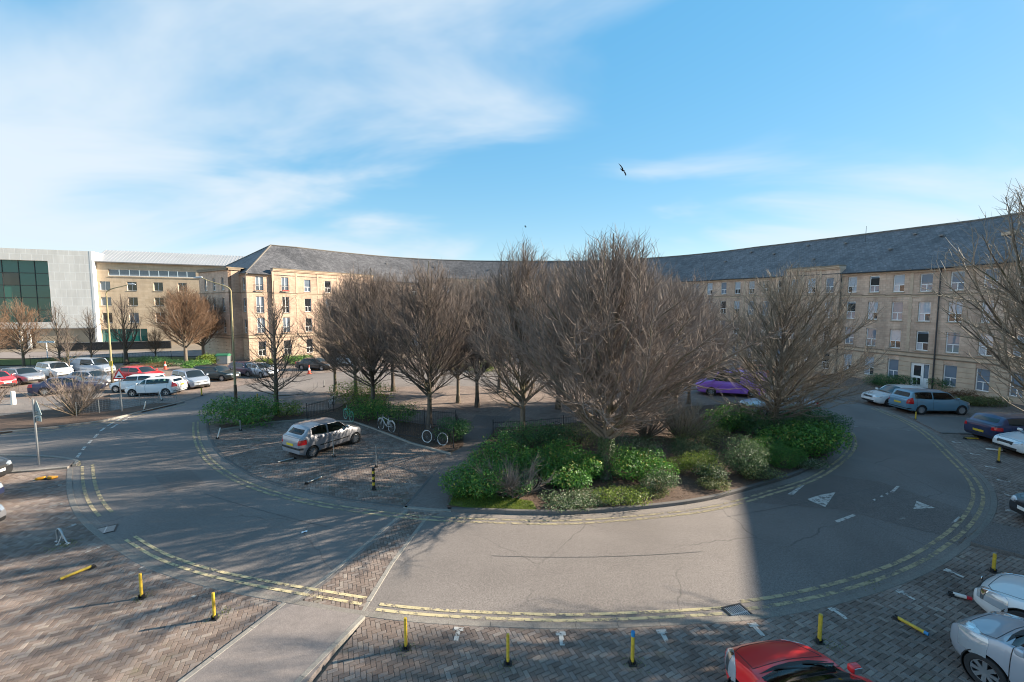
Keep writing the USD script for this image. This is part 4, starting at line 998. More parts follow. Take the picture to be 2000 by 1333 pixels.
obj('clerestory_frame', cat([lbox(T, ca, cb, -.32, -.05, 13.98, 14.1), lbox(T, ca, cb, -.32, -.2, 15.25, 15.35)]), 'white_upvc', mod)
obj('string_course', lbox(T, *V(2.5, 40), 0, .08, 13.75, 13.9), 'sill', mod)
for i in range(6): obj('glass_panel', lbox(T, ga + (gb - ga) * i / 6 + .05, ga + (gb - ga) * (i + 1) / 6 - .05, -.3, -.25, .4, 3.4), 'pane_teal', mod)
rv = np.array([[0, .45, zw + .02], [46, .45, zw + .02], [46, -5.5, 19.6], [0, -5.5, 19.6], [46, -12, zw], [0, -12, zw]]); rv[:, 0] *= sb
rf = trimesh.Trimesh(trimesh.transform_points(rv, T), [[0, 1, 2], [0, 2, 3], [3, 2, 4], [3, 4, 5]], process=False)
if rf.face_normals[0, 2] < 0: rf.invert()
rr = obj('roof', rf, 'zinc_roof', mod)
sm = []
for i in range(78):
    a = sb * (.2 + i * .59); q = trimesh.transform_points([[a, .45, zw + .05], [a, -5.5, 19.63]], T); sm.append(bar(q[0], q[1], .035, 4))
obj('standing_seams', cat(sm), 'zinc_roof', rr, kind='stuff')
obj('eaves_fascia', lbox(T, *V(0, 46), .4, .5, zw - .18, zw + .03), 'lead', mod)
# low dark wall in front of it
w0, w1 = D(118, 689, 72.0), D(335, 688, 77.0); d_ = (w1 - w0)[:2]; Lw = np.linalg.norm(d_)
lw = thing('boundary_wall', 'long low dark wall in front of the beige wing, behind the far pavement', 'wall', (w0[0], w0[1], 0), math.atan2(d_[1], d_[0]))
obj('wall', box(Lw, .3, 1.35, (Lw / 2, 0, 0)), 'rear_dark' if False else 'iron', lw); obj('cope', box(Lw, .4, .1, (Lw / 2, 0, 1.352)), 'lead', lw)
# ---------------------------------------------------------------- trees
def unit(v): return v / (np.linalg.norm(v, axis=-1, keepdims=True) + 1e-12)

def grow(seed, H, R, zb, r0, nl=46, el=(38, 66), egg=0.8, sec=0.23, twig=0.115, curve=0.55, leader=True, sparse=1.0, tw_len=(0.25, 0.6), lean=0.0):
    """a winter tree: short trunk, many limbs that leave it steeply and bend upward inside an egg-shaped outline, side branches and twigs.
    Returns meshes: trunk with limbs, branches, twigs with a tone per twig"""
    rng = np.random.default_rng(seed)
    def env(z):                                     # outline radius at height z
        u = np.clip((z - zb * 0.8) / (H - zb * 0.8), 0, 1)
        return R * np.sin(np.pi * u ** egg) ** 0.75 * (1 + 0.10 * np.sin(5 * u + seed))
    lob = lambda a, z: 1 + .13 * np.sin(2 * a + seed) + .10 * np.sin(3 * a - seed * 2 + z * .5) + .07 * np.sin(5 * a + seed * 3 + z)
    K = 14
    zt = np.linspace(0, H * (0.97 if leader else 0.62), K)
    wob = np.cumsum(rng.normal(0, 0.035, (K, 2)), axis=0) * (zt[:, None] / H)
    tp = np.c_[wob + np.c_[lean * zt ** 1.3 / H, np.zeros(K)], zt]
    tr = r0 * (1 - 0.93 * (zt / zt[-1]) ** 0.8) + 0.006; tr[0] *= 1.35
    trunk = [tubes(tp[None], tr[None], 10)]
    limbs, lr = [], []
    NP = 12
    for i in range(nl):
        f = (i + rng.random() * .6) / nl
        z0 = zb + (H * 0.72 - zb) * f ** 1.35 if leader else zb + (H * .35 - zb) * f
        b0 = np.array([np.interp(z0, zt, tp[:, 0]), np.interp(z0, zt, tp[:, 1]), z0])
        az = i * 2.39996 + rng.normal(0, .35)
        e0 = math.radians(el[0] + (el[1] - el[0]) * f + rng.normal(0, 8)); e0 = min(e0, 1.45)
        d = np.array([math.cos(az) * math.cos(e0), math.sin(az) * math.cos(e0), math.sin(e0)])
        p = b0.copy(); pts = [p.copy()]; step = H / 34
        jit = rng.normal(0, 0.05, 3); maxn = 40
        frac = 0.66 + 0.36 * rng.random() + (.12 if rng.random() < .15 else 0)
        while len(pts) < maxn:
            d = unit(d + np.array([0, 0, curve * 0.05]) + jit * 0.3 + rng.normal(0, .06, 3)); p = p + d * step; pts.append(p.copy())
            rad = math.hypot(p[0] - np.interp(p[2], zt, tp[:, 0]), p[1]) / lob(math.atan2(p[1], p[0]), p[2])
            if p[2] > H * (0.9 + .1 * rng.random()) or (rad > env(p[2]) * frac and len(pts) > 3): break
        pts = resample(np.array(pts), 1.0) if False else np.array(pts)
        dd = np.r_[0, np.cumsum(np.linalg.norm(np.diff(pts, axis=0), axis=1))]
        s = np.linspace(0, dd[-1], NP); pts = np.stack([np.interp(s, dd, pts[:, k]) for k in range(3)], 1)
        rb = min(float(np.interp(z0, zt, tr)) * 0.62, 0.011 * dd[-1] + 0.012)
        limbs.append(pts); lr.append(np.linspace(rb, 0.007, NP) ** 1.0)
    limbs, lr = np.array(limbs), np.array(lr)
    trunk.append(tubes(limbs, lr, 6))
    # side branches
    def spawn(P, rad, spacing, start, ang, lfun, npt, up, top=True):
        src, at, rr = [], [], []
        dirs = unit(np.gradient(P, axis=1))
        L = np.linalg.norm(np.diff(P, axis=1), axis=2).sum(1)
        o_p, o_d, o_l, o_r = [], [], [], []
        for i in range(len(P)):
            n = int(L[i] * (1 - start) / spacing * (0.8 + .4 * rng.random()))
            if n < 1: continue
            t = start + (1 - start) * (np.arange(n) + rng.random(n)) / n
            x = t * (P.shape[1] - 1); k = np.minimum(x.astype(int), P.shape[1] - 2); w = (x - k)[:, None]
            o_p.append(P[i, k] * (1 - w) + P[i, k + 1] * w); d = dirs[i, k]
            o_d.append(d); o_l.append(lfun(L[i], t)); o_r.append((rad[i, k] * (1 - w[:, 0]) + rad[i, k + 1] * w[:, 0]))
        p, d, l, r = np.vstack(o_p), np.vstack(o_d), np.concatenate(o_l), np.concatenate(o_r)
        n = len(p)
        ref = unit(np.cross(d, unit(rng.normal(size=(n, 3)))))
        a = np.radians(rng.normal(ang, 9, n))[:, None]
        nd = unit(d * np.cos(a) + ref * np.sin(a))
        pts = [p]; q = p; sl = (l / (npt - 1))[:, None]
        for j in range(npt - 1):
            nd = unit(nd + np.array([0, 0, up]) + rng.normal(0, .115, (n, 3))); q = q + nd * sl; pts.append(q)
        return np.stack(pts, 1), r, l
    B, br, bl = spawn(limbs, lr, sec, 0.10, 38, lambda L, t: (0.22 + 0.30 * (1 - t)) * np.minimum(L, 4.5) * (0.55 + .75 * rng.random(len(t))) + .15, 6, 0.13)
    # keep the outline: drop branches whose tip leaves it
    ax = np.interp(B[:, -1, 2], zt, tp[:, 0]); rad_t = np.hypot(B[:, -1, 0] - ax, B[:, -1, 1])
    ok = (rad_t < lob(np.arctan2(B[:, -1, 1], B[:, -1, 0]), B[:, -1, 2]) * env(B[:, -1, 2]) * (1.02 + .12 * rng.random(len(B)))) & (B[:, -1, 2] > zb * 0.75) & (B[:, -1, 2] < H * 1.03) & (rng.random(len(B)) < sparse)
    B, br, bl = B[ok], br[ok], bl[ok]
    b_r = np.linspace(1, .25, 6)[None] * np.minimum(br * .7, .006 + .0065 * bl)[:, None] + .0025
    T1, t1, l1 = spawn(B, b_r, twig, 0.18, 36, lambda L, t: tw_len[0] + (tw_len[1] - tw_len[0]) * rng.random(len(t)) * (1.1 - .5 * t), 3, 0.10)
    T2, t2, l2 = spawn(limbs, lr, .10, 0.45, 40, lambda L, t: .3 + .5 * rng.random(len(t)), 3, .12)
    Tw = np.concatenate([T1, T2]); n = len(Tw)
    t_r = np.tile(np.array([.0062, .0048, .0022]), (n, 1)) * (0.75 + .5 * rng.random((n, 1)))
    branches = tubes(B, b_r, 4); twigs = tubes(Tw, t_r, 3)
    return joined(trunk), trimesh.Trimesh(*branches, process=False), trimesh.Trimesh(*twigs, process=False), np.repeat(rng.random(n), 9), np.repeat(rng.random(len(B)), 24)

def tree(kind_name, label, cat_, loc, rz, params, bark='bark', twig='twig', group=None):
    tk, br, tw, tt, tb = grow(**params)
    t = thing(kind_name, label, cat_, loc, rz, group)
    obj('trunk', tk, bark, t, smooth=True)
    c = obj('crown', br, twig, t, smooth=True, tone=tb * .6, kind=None)
    obj('twigs', tw, twig, c, tone=tt, kind='stuff')
    return t

TR = 'bare winter trees round the car park'
BIG = dict(seed=11, H=10.4, R=5.5, zb=1.55, r0=0.20, nl=74, el=(28, 70), egg=0.62, sec=0.18, twig=0.105, curve=0.42)
t_big = tree('hornbeam_tree', 'largest bare tree, ivy at its foot, in the front of the planted bed', 'tree', (*G(1183, 938)[:2], .08), 0.3, BIG)
MID = dict(seed=23, H=10.2, R=3.5, zb=1.9, r0=0.16, nl=58, el=(34, 72), egg=0.78, sec=0.19, twig=0.12, curve=0.5)
t_mid = tree('hornbeam_tree', 'dark bare tree in the railed bed beside the bicycle with white tyres', 'tree', (*G(839, 840)[:2], .05), 1.1, MID, 'bark_dark', 'twig_dark')
UPR = dict(seed=37, H=10.7, R=3.4, zb=1.9, r0=0.16, nl=54, el=(36, 76), egg=0.72, sec=0.19, twig=0.12, curve=0.52)
t_upr = tree('hornbeam_tree', 'tall narrow bare tree behind the laurels, left of the largest tree', 'tree', (*G(1021, 872)[:2], .08), 2.0, UPR)
WID = dict(seed=41, H=9.8, R=4.6, zb=1.0, r0=0.17, nl=66, el=(18, 70), egg=0.6, sec=0.18, twig=0.11, curve=0.42, lean=0.35)
t_wid = tree('hornbeam_tree', 'spreading bare tree over the dark juniper at the right end of the bed', 'tree', (*G(1512, 858)[:2], .08), 0.0, WID, 'bark', 'twig_pale')
CON = dict(seed=53, H=9.3, R=2.1, zb=1.3, r0=0.15, nl=48, el=(22, 58), egg=0.42, sec=0.24, twig=0.15, curve=0.42, sparse=.8)
t_con = tree('bare_tree', 'slim bare tree with one straight stem behind the left clump of laurel', 'tree', (*G(541, 812)[:2], .05), 0.7, CON, 'bark_dark', 'twig_dark')

def more(first, px, label, scale=1.0, rz=0.0, name='hornbeam_tree', sz=None):
    p = G(*px); return copy_of(first, name, label, 'tree', (p[0], p[1], .03), rz, (scale, scale, sz or scale))
more(t_mid, (729, 812), 'bare tree directly right of the bright lime shrub beside the bicycles', 1.0, 2.5)
more(t_upr, (695, 778), 'bare tree rising out of the bright lime shrub', .98, 0.9)
more(t_upr, (895, 788), 'bare tree with thin pale trunk standing alone in the plaza behind the dark tree', .92, 4.1)
more(t_big, (1318, 822), 'bushy bare tree behind the largest tree on its right', .90, 2.2)
more(t_upr, (1255, 800), 'bare tree hidden behind the largest tree', 1.02, 5.0)
more(t_mid, (1090, 800), 'bare tree in the plaza between the tall narrow tree and the largest tree', 1.08, 3.3)
more(t_big, (1345, 790), 'bare tree with brown crown left of the purple van', .62, 4.4, sz=.84)
more(t_mid, (768, 765), 'bare tree far back in the plaza, behind the dark tree on its left', 1.05, 5.6)
more(t_mid, (975, 768), 'bare tree far back in the plaza, behind the tall narrow tree', 1.04, .5)
more(t_upr, (655, 766), 'leftmost bare tree of the plaza, beside the white bicycle', .88, 3.0)
more(t_mid, (932, 796), 'bare tree right behind the short black railing, between two larger ones', .98, 2.9)
more(t_upr, (1175, 792), 'bare tree directly behind the crown of the largest tree', 1.04, 1.4)
more(t_mid, (1300, 786), 'bare tree in the plaza right behind the bushy one', 1.0, 5.2)
# the tree whose crown comes in at the right edge, and one nearer out of frame whose shadow falls across the paving
RGT = dict(BIG, seed=77, H=13.0, R=3.8, zb=2.7, r0=.17, nl=90, el=(46, 82), sec=.21, twig=.15)
t_rgt = tree('hornbeam_tree', 'tall bare tree at the right edge of the picture, above the navy car', 'tree', (15.1, 9.9, 0), 1.9, RGT, 'bark_dark', 'twig_pale')
# beyond the left car park
FAR1 = dict(seed=91, H=10.6, R=4.4, zb=2.2, r0=.24, nl=64, el=(30, 72), egg=.75, sec=.2, twig=.11, curve=.4, tw_len=(.3, .7))
p = G(364, 715); t_f1 = tree('hornbeam_tree', 'big round bare tree behind the silver car with its bonnet towards the road', 'tree', (p[0], p[1], 0), 0, FAR1, 'bark', 'twig_red')
more(t_f1, (398, 707), 'big bare tree half hidden behind the round one, by the yellow shrub', .93, 2.0)
FAR2 = dict(seed=97, H=9.6, R=2.7, zb=1.6, r0=.26, nl=26, el=(50, 76), egg=.8, sec=.3, twig=.2, curve=.35, sparse=.8)
p = G(247, 712); t_f2 = tree('bare_tree', 'dark bare tree with forked trunk right behind the left lamp post', 'tree', (p[0], p[1], 0), .4, FAR2, 'bark_dark', 'twig_dark')
THIN = dict(seed=101, H=7.8, R=1.7, zb=1.5, r0=.11, nl=22, el=(40, 66), egg=.6, sec=.3, twig=.2, sparse=.8)
p = G(180, 718); t_th = tree('bare_tree', 'thin dark young tree in front of the right end of the pale wall', 'tree', (p[0], p[1], 0), 0, THIN, 'bark_dark', 'twig_dark')
more(t_th, (118, 722), 'thin bare young tree in front of the pale wall, right of the glass opening', 1.08, 1.9, 'bare_tree')
more(t_th, (137, 735), 'spindly young tree behind the dark blue car', .72, 3.4, 'bare_tree')
p = G(47, 722); FAR3 = dict(FAR2, seed=103, H=8.9, R=2.7, nl=40, el=(30, 70), sec=.22, twig=.12, r0=.16)
t_f3 = tree('hornbeam_tree', 'rounded brown bare tree in front of the teal glass opening', 'tree', (p[0], p[1], 0), 1.0, FAR3, 'bark', 'twig_red')
more(t_f3, (-8, 716), 'brown bare tree cut by the left edge of the picture', .86, 2.6)
more(t_f3, (305, 705), 'small brown bare tree between the dark forked tree and the round tree', .55, 4.0)
# many-stemmed bare shrubs of the left verge
def stems(seed, H, R, n):
    rng = np.random.default_rng(seed); S, rad = [], []
    for i in range(n):
        az = rng.random() * 2 * np.pi; e = math.radians(rng.uniform(28, 72)); L = H * rng.uniform(.6, 1.1) / max(.55, math.sin(e))
        d = np.array([math.cos(az) * math.cos(e), math.sin(az) * math.cos(e), math.sin(e)]); p = np.array([math.cos(az), math.sin(az), 0]) * .12 * rng.random(); pts = [p]
        for j in range(9): d = unit(d + rng.normal(0, .07, 3) + [0, 0, .05]); p = p + d * L / 9; pts.append(p)
        S.append(pts); rad.append(np.linspace(.03 + .02 * rng.random(), .006, 10))
    return np.array(S), np.array(rad)
def bare_shrub(px, label, seed, H, R, n, tw='twig'):
    rng = np.random.default_rng(seed); S, rad = stems(seed, H, R, n); p = G(*px)
    t = thing('bare_shrub', label, 'shrub', (p[0], p[1], .05), 0)
    obj('stems', trimesh.Trimesh(*tubes(S, rad, 5), process=False), 'bark', t, smooth=True)
    k = n * 42; i = rng.integers(0, n, k); j = rng.integers(2, 9, k); q = S[i, j] + (S[i, np.minimum(j + 1, 9)] - S[i, j]) * rng.random((k, 1)); d = unit(unit(S[i, np.minimum(j + 1, 9)] - S[i, j]) + rng.normal(0, .55, (k, 3)) + [0, 0, .15])
    L = rng.uniform(.25, .75, (k, 1)); P = np.stack([q, q + d * L * .5, q + unit(d + [0, 0, .2]) * L], 1)
    obj('twigs', trimesh.Trimesh(*tubes(P, np.tile([.007, .005, .003], (k, 1)), 3), process=False), tw, t, tone=np.repeat(rng.random(k), 9), kind='stuff')
bare_shrub((148, 813), 'many-stemmed bare shrub on the left verge behind the triangular sign back', 5, 2.3, 2.0, 40)
bare_shrub((-22, 808), 'bare shrub cut by the left edge near the white stone bollard', 6, 1.9, 2.0, 26)
bare_shrub((1004, 975), 'brown twiggy bare shrub among the laurels near the path', 8, .95, .5, 22, 'twig')
bare_shrub((1330, 862), 'pale twiggy bare shrub in the middle of the bed behind the lime shrubs', 9, 1.9, 1.6, 46, 'twig_pale')
bare_shrub((1262, 858), 'grey twiggy bare shrub behind the largest tree', 12, 1.6, 1.4, 40, 'twig')
# ---------------------------------------------------------------- shrubs, ground cover, litter
def leaves(P, N, size, rng, aspect=0.45, fold=0.25, droop=0.0):
    """one folded leaf of two triangles at each point, facing roughly along N"""
    n = len(P); N = unit(N + rng.normal(0, .45, (n, 3)))
    d = unit(np.cross(N, unit(rng.normal(size=(n, 3))))); d = unit(d + N * .25 + np.array([0, 0, -droop])); s = np.cross(N, d)
    L = size * rng.uniform(.6, 1.25, (n, 1)); W = L * aspect
    a = P; b = P + d * L * .5 + s * W * .5 + N * L * fold * .4; c = P + d * L; e = P + d * L * .5 - s * W * .5 + N * L * fold * .4
    v = np.stack([a, b, c, e], 1).reshape(-1, 3); i = np.arange(n)[:, None] * 4
    return v, np.vstack([i + [0, 2, 1], i + [0, 3, 2]])

def crown_points(blobs, n, rng, shell=.55):
    """points and outward directions spread through lumpy ellipsoids (x, y, z, rx, ry, rz), mostly near their skin and above the ground"""
    B = np.array(blobs, float); vol = B[:, 3] * B[:, 4] + B[:, 4] * B[:, 5]; k = rng.choice(len(B), n * 2, p=vol / vol.sum())
    u = unit(rng.normal(size=(n * 2, 3))); r = shell + (1 - shell) * rng.random((n * 2, 1)) ** .6
    lump = 1 + .42 * (meshkit.noise(u * 2.6 + k[:, None] * 7.1, 3) - .5)[:, None] + .34 * (meshkit.noise(u * 6.0 + k[:, None] * 3.3, 9) - .5)[:, None]
    P = B[k, :3] + u * B[k, 3:] * r * lump; ok = P[:, 2] > .02
    return P[ok][:n], unit(u / B[k, 3:] + [0, 0, .35 / B[:, 3:].mean()])[ok][:n]

_sr = random.Random(3)
def shrub(label, px, w, h, mat_, n=2600, size=.10, name='shrub', z=.1, depth=None, aspect=.45, lumps=5, group=None, stems_=True, shell=.5, droop=0.0, cat_='shrub'):
    w, h = (w * 1.3, h * 1.42) if z == .1 else (w, h); n = int(n * (1.15 if z == .1 else 1.6)); size = size * 1.32 if z == .1 else size
    seed = _sr.randrange(10 ** 6); rng = np.random.default_rng(seed); p = G(*px); dp = depth or w * .8
    t = thing(name, label, cat_, (p[0], p[1], z), 0, group)
    bl = [(0, 0, h * .42, w * .40, dp * .40, h * .46)]
    for i in range(lumps):
        a = i * 2.4 + rng.random(); q = .27 + .1 * rng.random(); rr = .24 + .1 * rng.random()
        bl.append((math.cos(a) * w * q, math.sin(a) * dp * q, h * rng.uniform(.3, .62), w * rr, dp * rr, h * rng.uniform(.26, .42)))
    P, N = crown_points(bl, n, rng, shell); v, f = leaves(P, N, size, rng, aspect, droop=droop)
    tone = np.clip(rng.random(n) ** 1.4 * 1.0 + .5 * (meshkit.noise(P * 2.2, seed % 97) - .5), 0, 1)
    obj('foliage', trimesh.Trimesh(v, f, process=False), mat_, t, tone=np.repeat(tone, 4))
    if stems_:
        k = 12; a = rng.random(k) * 6.28; S = np.stack([np.c_[np.cos(a) * .05, np.sin(a) * .05, np.zeros(k)], np.c_[np.cos(a) * w * .12, np.sin(a) * dp * .12, np.full(k, h * .3)], np.c_[np.cos(a) * w * .3, np.sin(a) * dp * .3, np.full(k, h * .62)]], 1)
        obj('stems', trimesh.Trimesh(*tubes(S, np.tile([.02, .014, .006], (k, 1)), 4), process=False), 'bark_dark', t)
    return t
# the strip beside the parked silver hatchback
shrub('dense green laurel clump at the left tip of the island, beside the lamp post', (478, 829), 3.0, 1.35, 'leaf_laurel', 4200, .11)
shrub('low spotted green shrub between the laurel clump and the slim bare tree', (556, 815), 2.0, .7, 'leaf_lime', 1500, .09)
shrub('bright lime green shrub behind the turquoise bicycle', (708, 796), 3.1, 1.6, 'leaf_lime', 4200, .085)
shrub('dark green shrub behind the front wheel of the turquoise bicycle', (722, 823), 2.3, 1.15, 'leaf_laurel', 2600, .09)
shrub('fine-leaved green shrub above the white bicycle by the railings', (775, 829), 2.2, 1.0, 'leaf_laurel', 2600, .07)
shrub('dark shrub behind the rear wheel of the bicycle with white tyres', (884, 866), 1.35, 1.05, 'leaf_dark', 2400, .075)
# the planted bed
shrub('laurel at the left corner of the bed next to the moss', (938, 972), 1.9, 1.05, 'leaf_laurel', 4200, .085)
shrub('big laurel beside the footpath behind the brown twiggy shrub', (985, 930), 2.1, 1.15, 'leaf_laurel', 4600, .085)
shrub('dark laurel in front of the short black railing', (1045, 882), 2.6, 1.1, 'leaf_dark', 3600, .09)
shrub('broad bright laurel in the middle of the left half of the bed', (1078, 938), 2.3, 1.1, 'leaf_laurel', 4600, .085)
shrub('laurel touching the left of the ivy-covered trunk', (1143, 940), 1.5, .95, 'leaf_laurel', 3200, .085)
shrub('small dark shrub at the foot of the brown twiggy shrub', (1010, 972), 1.0, .6, 'leaf_dark', 1500, .075)
shrub('olive shrub behind the laurels beside the grey twiggy shrub', (1130, 872), 2.2, .85, 'leaf_olive', 2200, .07)
shrub('grey-green variegated shrub just right of the ivy-covered trunk', (1240, 898), 1.9, .85, 'leaf_variegated', 2600, .065)
shrub('glossy bright laurel right of the ivy-covered trunk', (1252, 940), 1.9, .95, 'leaf_laurel', 4200, .08)
shrub('pale white-edged shrub in front of the glossy laurel near the kerb', (1287, 966), 1.1, .65, 'leaf_variegated', 1900, .06)
shrub('small round lime shrub, left one of two', (1325, 929), .95, .6, 'leaf_lime', 2200, .04, lumps=3)
shrub('larger lime shrub beside the small round one', (1374, 930), 1.25, .8, 'leaf_lime', 2600, .05)
shrub('pale cream-edged shrub right below the larger lime shrub', (1392, 946), .95, .55, 'leaf_variegated', 1600, .06)
shrub('blue-green shrub behind the two lime shrubs', (1346, 905), 1.5, .8, 'leaf_blue', 2400, .06)
shrub('olive green shrub behind the blue-green one, in front of the leafless thicket', (1372, 880), 2.4, .95, 'leaf_olive', 3400, .06)
shrub('grey tufted conifer-like shrub with a pale top in the right half of the bed', (1449, 930), 1.65, 1.25, 'leaf_blue', 4200, .075, aspect=.34)
shrub('long low green mound behind the small round green mound', (1497, 905), 1.9, .85, 'leaf_laurel', 5200, .05, lumps=4, shell=.75, aspect=.36)
shrub('small round clipped green mound nearest the kerb', (1530, 918), 1.2, .75, 'leaf_laurel', 4200, .045, lumps=2, shell=.82, aspect=.36)
shrub('broad dark laurel at the right end of the bed', (1572, 890), 2.9, 1.2, 'leaf_laurel', 5200, .115, lumps=9)
shrub('bright laurel in front of the purple van', (1432, 845), 2.2, 1.3, 'leaf_laurel', 3600, .09)
shrub('dark laurel at the foot of the spreading tree', (1490, 858), 2.2, 1.2, 'leaf_dark', 3200, .09)
shrub('spreading dark juniper overhanging the kerb at the right tip of the bed', (1588, 846), 2.5, 1.1, 'leaf_dark', 5200, .09, aspect=.3, lumps=6, name='juniper', shell=.65)
shrub('low silvery plant at the kerb below the broad dark laurel', (1582, 918), 1.0, .3, 'leaf_variegated', 1000, .06)
shrub('low weedy tuft at the foot of the small round clipped mound', (1480, 938), 1.2, .35, 'leaf_olive', 1200, .06)
shrub('low green tuft at the front kerb below the glossy laurel', (1215, 985), 1.4, .34, 'leaf_lime', 1500, .06)
shrub('pale low tuft at the front kerb, leftmost of the front row', (1110, 992), 1.5, .3, 'leaf_variegated', 1500, .06)
shrub('low laurel in front of the ivy-covered trunk on its left', (1105, 958), 1.3, .55, 'leaf_laurel', 2200, .08)
shrub('low yellowish tuft on bare soil below the cream-edged shrub', (1400, 958), 1.0, .3, 'leaf_olive', 1100, .06)
# by the right-hand wing
shrub('dark bush against the wall left of the white door', (1733, 756), 3.6, 1.35, 'leaf_dark', 3000, .12, z=0)
shrub('clipped dark bush right of the white door', (1846, 764), 2.4, 1.3, 'leaf_dark', 2200, .11, z=0)
shrub('long low green hedge along the wall behind the navy car', (1908, 793), 4.6, .8, 'leaf_olive', 3600, .1, z=0, depth=1.4)
shrub('thin brown hedge behind the blue-grey car', (1880, 780), 3.0, .9, 'leaf_russet', 1500, .08, z=0, depth=1.2)
# left car park
shrub('yellow variegated bush beside the green bin', (409, 713), 2.6, 1.7, 'leaf_lime', 2200, .16, z=0)
shrub('glossy green bush beneath the big round bare tree', (383, 722), 3.0, 1.2, 'leaf_laurel', 2400, .14, z=0)
shrub('dark clipped hedge in front of the far railing', (293, 712), 3.0, 1.3, 'leaf_dark', 2400, .1, z=0, lumps=2)
shrub('russet bush in front of the dark clipped hedge', (287, 720), 4.2, .8, 'leaf_russet', 1800, .1, z=0)
shrub('dark bush at the foot of the dark forked tree', (330, 716), 3.4, 1.0, 'leaf_dark', 1800, .12, z=0)
shrub('dull green bush behind the white car of the left car park', (130, 718), 4.6, 1.5, 'leaf_olive', 2200, .14, z=0)
shrub('bright green bush against the lit corner of the curved building', (582, 712), 3.6, 1.5, 'leaf_laurel', 2600, .15, z=0)
shrub('low lime bush at the lit corner of the curved building', (520, 712), 2.6, .9, 'leaf_lime', 1500, .14, z=0)
shrub('yellowish bush seen through the plaza trees', (945, 725), 4.0, 1.3, 'leaf_lime', 1600, .16, z=0)
shrub('green bush behind the plaza, left of the yellowish one', (880, 722), 3.4, 1.2, 'leaf_olive', 1400, .16, z=0)
# ivy on the largest trunk
rng = np.random.default_rng(4); p = G(1183, 938); n = 2600; zz = rng.random(n) ** .8 * 1.75; a = rng.random(n) * 6.283; r = .22 + .10 * rng.random(n) + .18 * np.exp(-zz * 3) + .1 * (meshkit.noise(np.c_[np.cos(a) * 2, np.sin(a) * 2, zz * 3], 2) - .3)
t = thing('ivy', 'ivy wrapped round the trunk of the largest bare tree', 'ivy', (p[0], p[1], .08))
v, f = leaves(np.c_[np.cos(a) * r, np.sin(a) * r, zz + .03], np.c_[np.cos(a), np.sin(a), np.full(n, .3)], .065, rng, .8)
obj('foliage', trimesh.Trimesh(v, f, process=False), 'leaf_variegated', t, tone=np.repeat(rng.random(n) * .75, 4))
# ground cover, litter
def scatter(name, poly, n, size, mat_, z, zr, label, cat_, seed, up=.8, clump=0.5, aspect=.5):
    rng = np.random.default_rng(seed); x0, y0, x1, y1 = poly.bounds; q = rng.random((n * 6, 2)) * [x1 - x0, y1 - y0] + [x0, y0]
    ok = shapely.contains_xy(poly, q[:, 0], q[:, 1]) & (meshkit.fbm(np.c_[q * 1.6, np.zeros(len(q))], 3, seed) > clump); q = q[ok][:n]
    hgt = zr * rng.random(len(q)) * meshkit.noise(np.c_[q * 2.5, np.zeros(len(q))], seed + 1)
    N = unit(rng.normal(0, .5, (len(q), 3)) + [0, 0, up]); v, f = leaves(np.c_[q, z + hgt], N, size, rng, aspect)
    m = obj(name, trimesh.Trimesh(v, f, process=False), mat_, None, tone=np.repeat(rng.random(len(q)), 4), kind='stuff'); data(m, label=label, category=cat_)
bed_in = bed.intersection(island.buffer(-0.2))
scatter('leaf_litter', bed_in, 15000, .055, 'leaf_litter', .108, .012, 'dry brown leaves strewn over the soil of the bed', 'leaf litter', 1, 1.5, .38)
front = Polygon(gp([(1060, 985), (1090, 965), (1180, 958), (1250, 965), (1255, 990), (1150, 1003), (1070, 1004)])).intersection(island.buffer(-.2))
scatter('ground_cover', front, 5200, .06, 'leaf_variegated', .11, .22, 'low pale green ground cover along the front kerb of the bed', 'ground cover', 2, .9, .42)
scatter('ground_cover', Polygon(gp([(1180, 960), (1200, 935), (1290, 945), (1310, 975), (1260, 990)])).intersection(island.buffer(-.2)), 1800, .06, 'leaf_olive', .11, .18, 'thin weeds on the bare soil right of the ivy-covered trunk', 'ground cover', 3, .9, .5)
scatter('grass', moss.buffer(-.05), 9000, .07, 'leaf_lime', .112, .03, 'mossy grass at the left corner of the bed', 'grass', 5, .3, .25, .12)
scatter('leaf_litter', hedge_strip.buffer(-.1), 3500, .06, 'leaf_litter', .075, .012, 'dead leaves on the soil under the railings', 'leaf litter', 6, 1.5, .42)
scatter('leaf_litter', Polygon(gp([(1880, 1062), (1905, 1040), (1935, 1020), (1945, 1000), (1925, 1020), (1890, 1048), (1868, 1064)])), 900, .04, 'leaf_litter', .013, .01, 'brown leaves gathered in the gutter by the right pavement', 'leaf litter', 7, 2.0, .3)
def tufts(spots, seed=31):
    rng = np.random.default_rng(seed); P = []
    for (x, y, n, r) in spots:
        g = G(x, y); k = rng.normal(0, r, (n, 2)); P.append(np.c_[g[0] + k[:, 0], g[1] + k[:, 1] * 1.0, np.full(n, ZP + .002)])
    P = np.vstack(P); v, f = leaves(P, unit(rng.normal(0, .6, (len(P), 3)) + [0, 0, .6]), .05, rng, .3)
    m = obj('moss_tufts', trimesh.Trimesh(v, f, process=False), 'leaf_olive', None, tone=np.repeat(rng.random(len(P)), 4), kind='stuff'); data(m, label='moss and weeds round the feet of the parking posts and hoop', category='moss')
tufts([(277, 1169, 160, .10), (436, 1199, 90, .09), (420, 1211, 60, .07), (793, 1269, 120, .09), (992, 1299, 110, .09), (1236, 1298, 120, .1), (1625, 1258, 120, .14), (1600, 1257, 80, .08), (127, 1066, 260, .14), (105, 1072, 120, .16), (740, 955, 200, .25), (780, 940, 160, .3), (655, 884, 160, .3), (620, 936, 90, .15), (555, 902, 90, .15), (1700, 1140, 60, .2)])
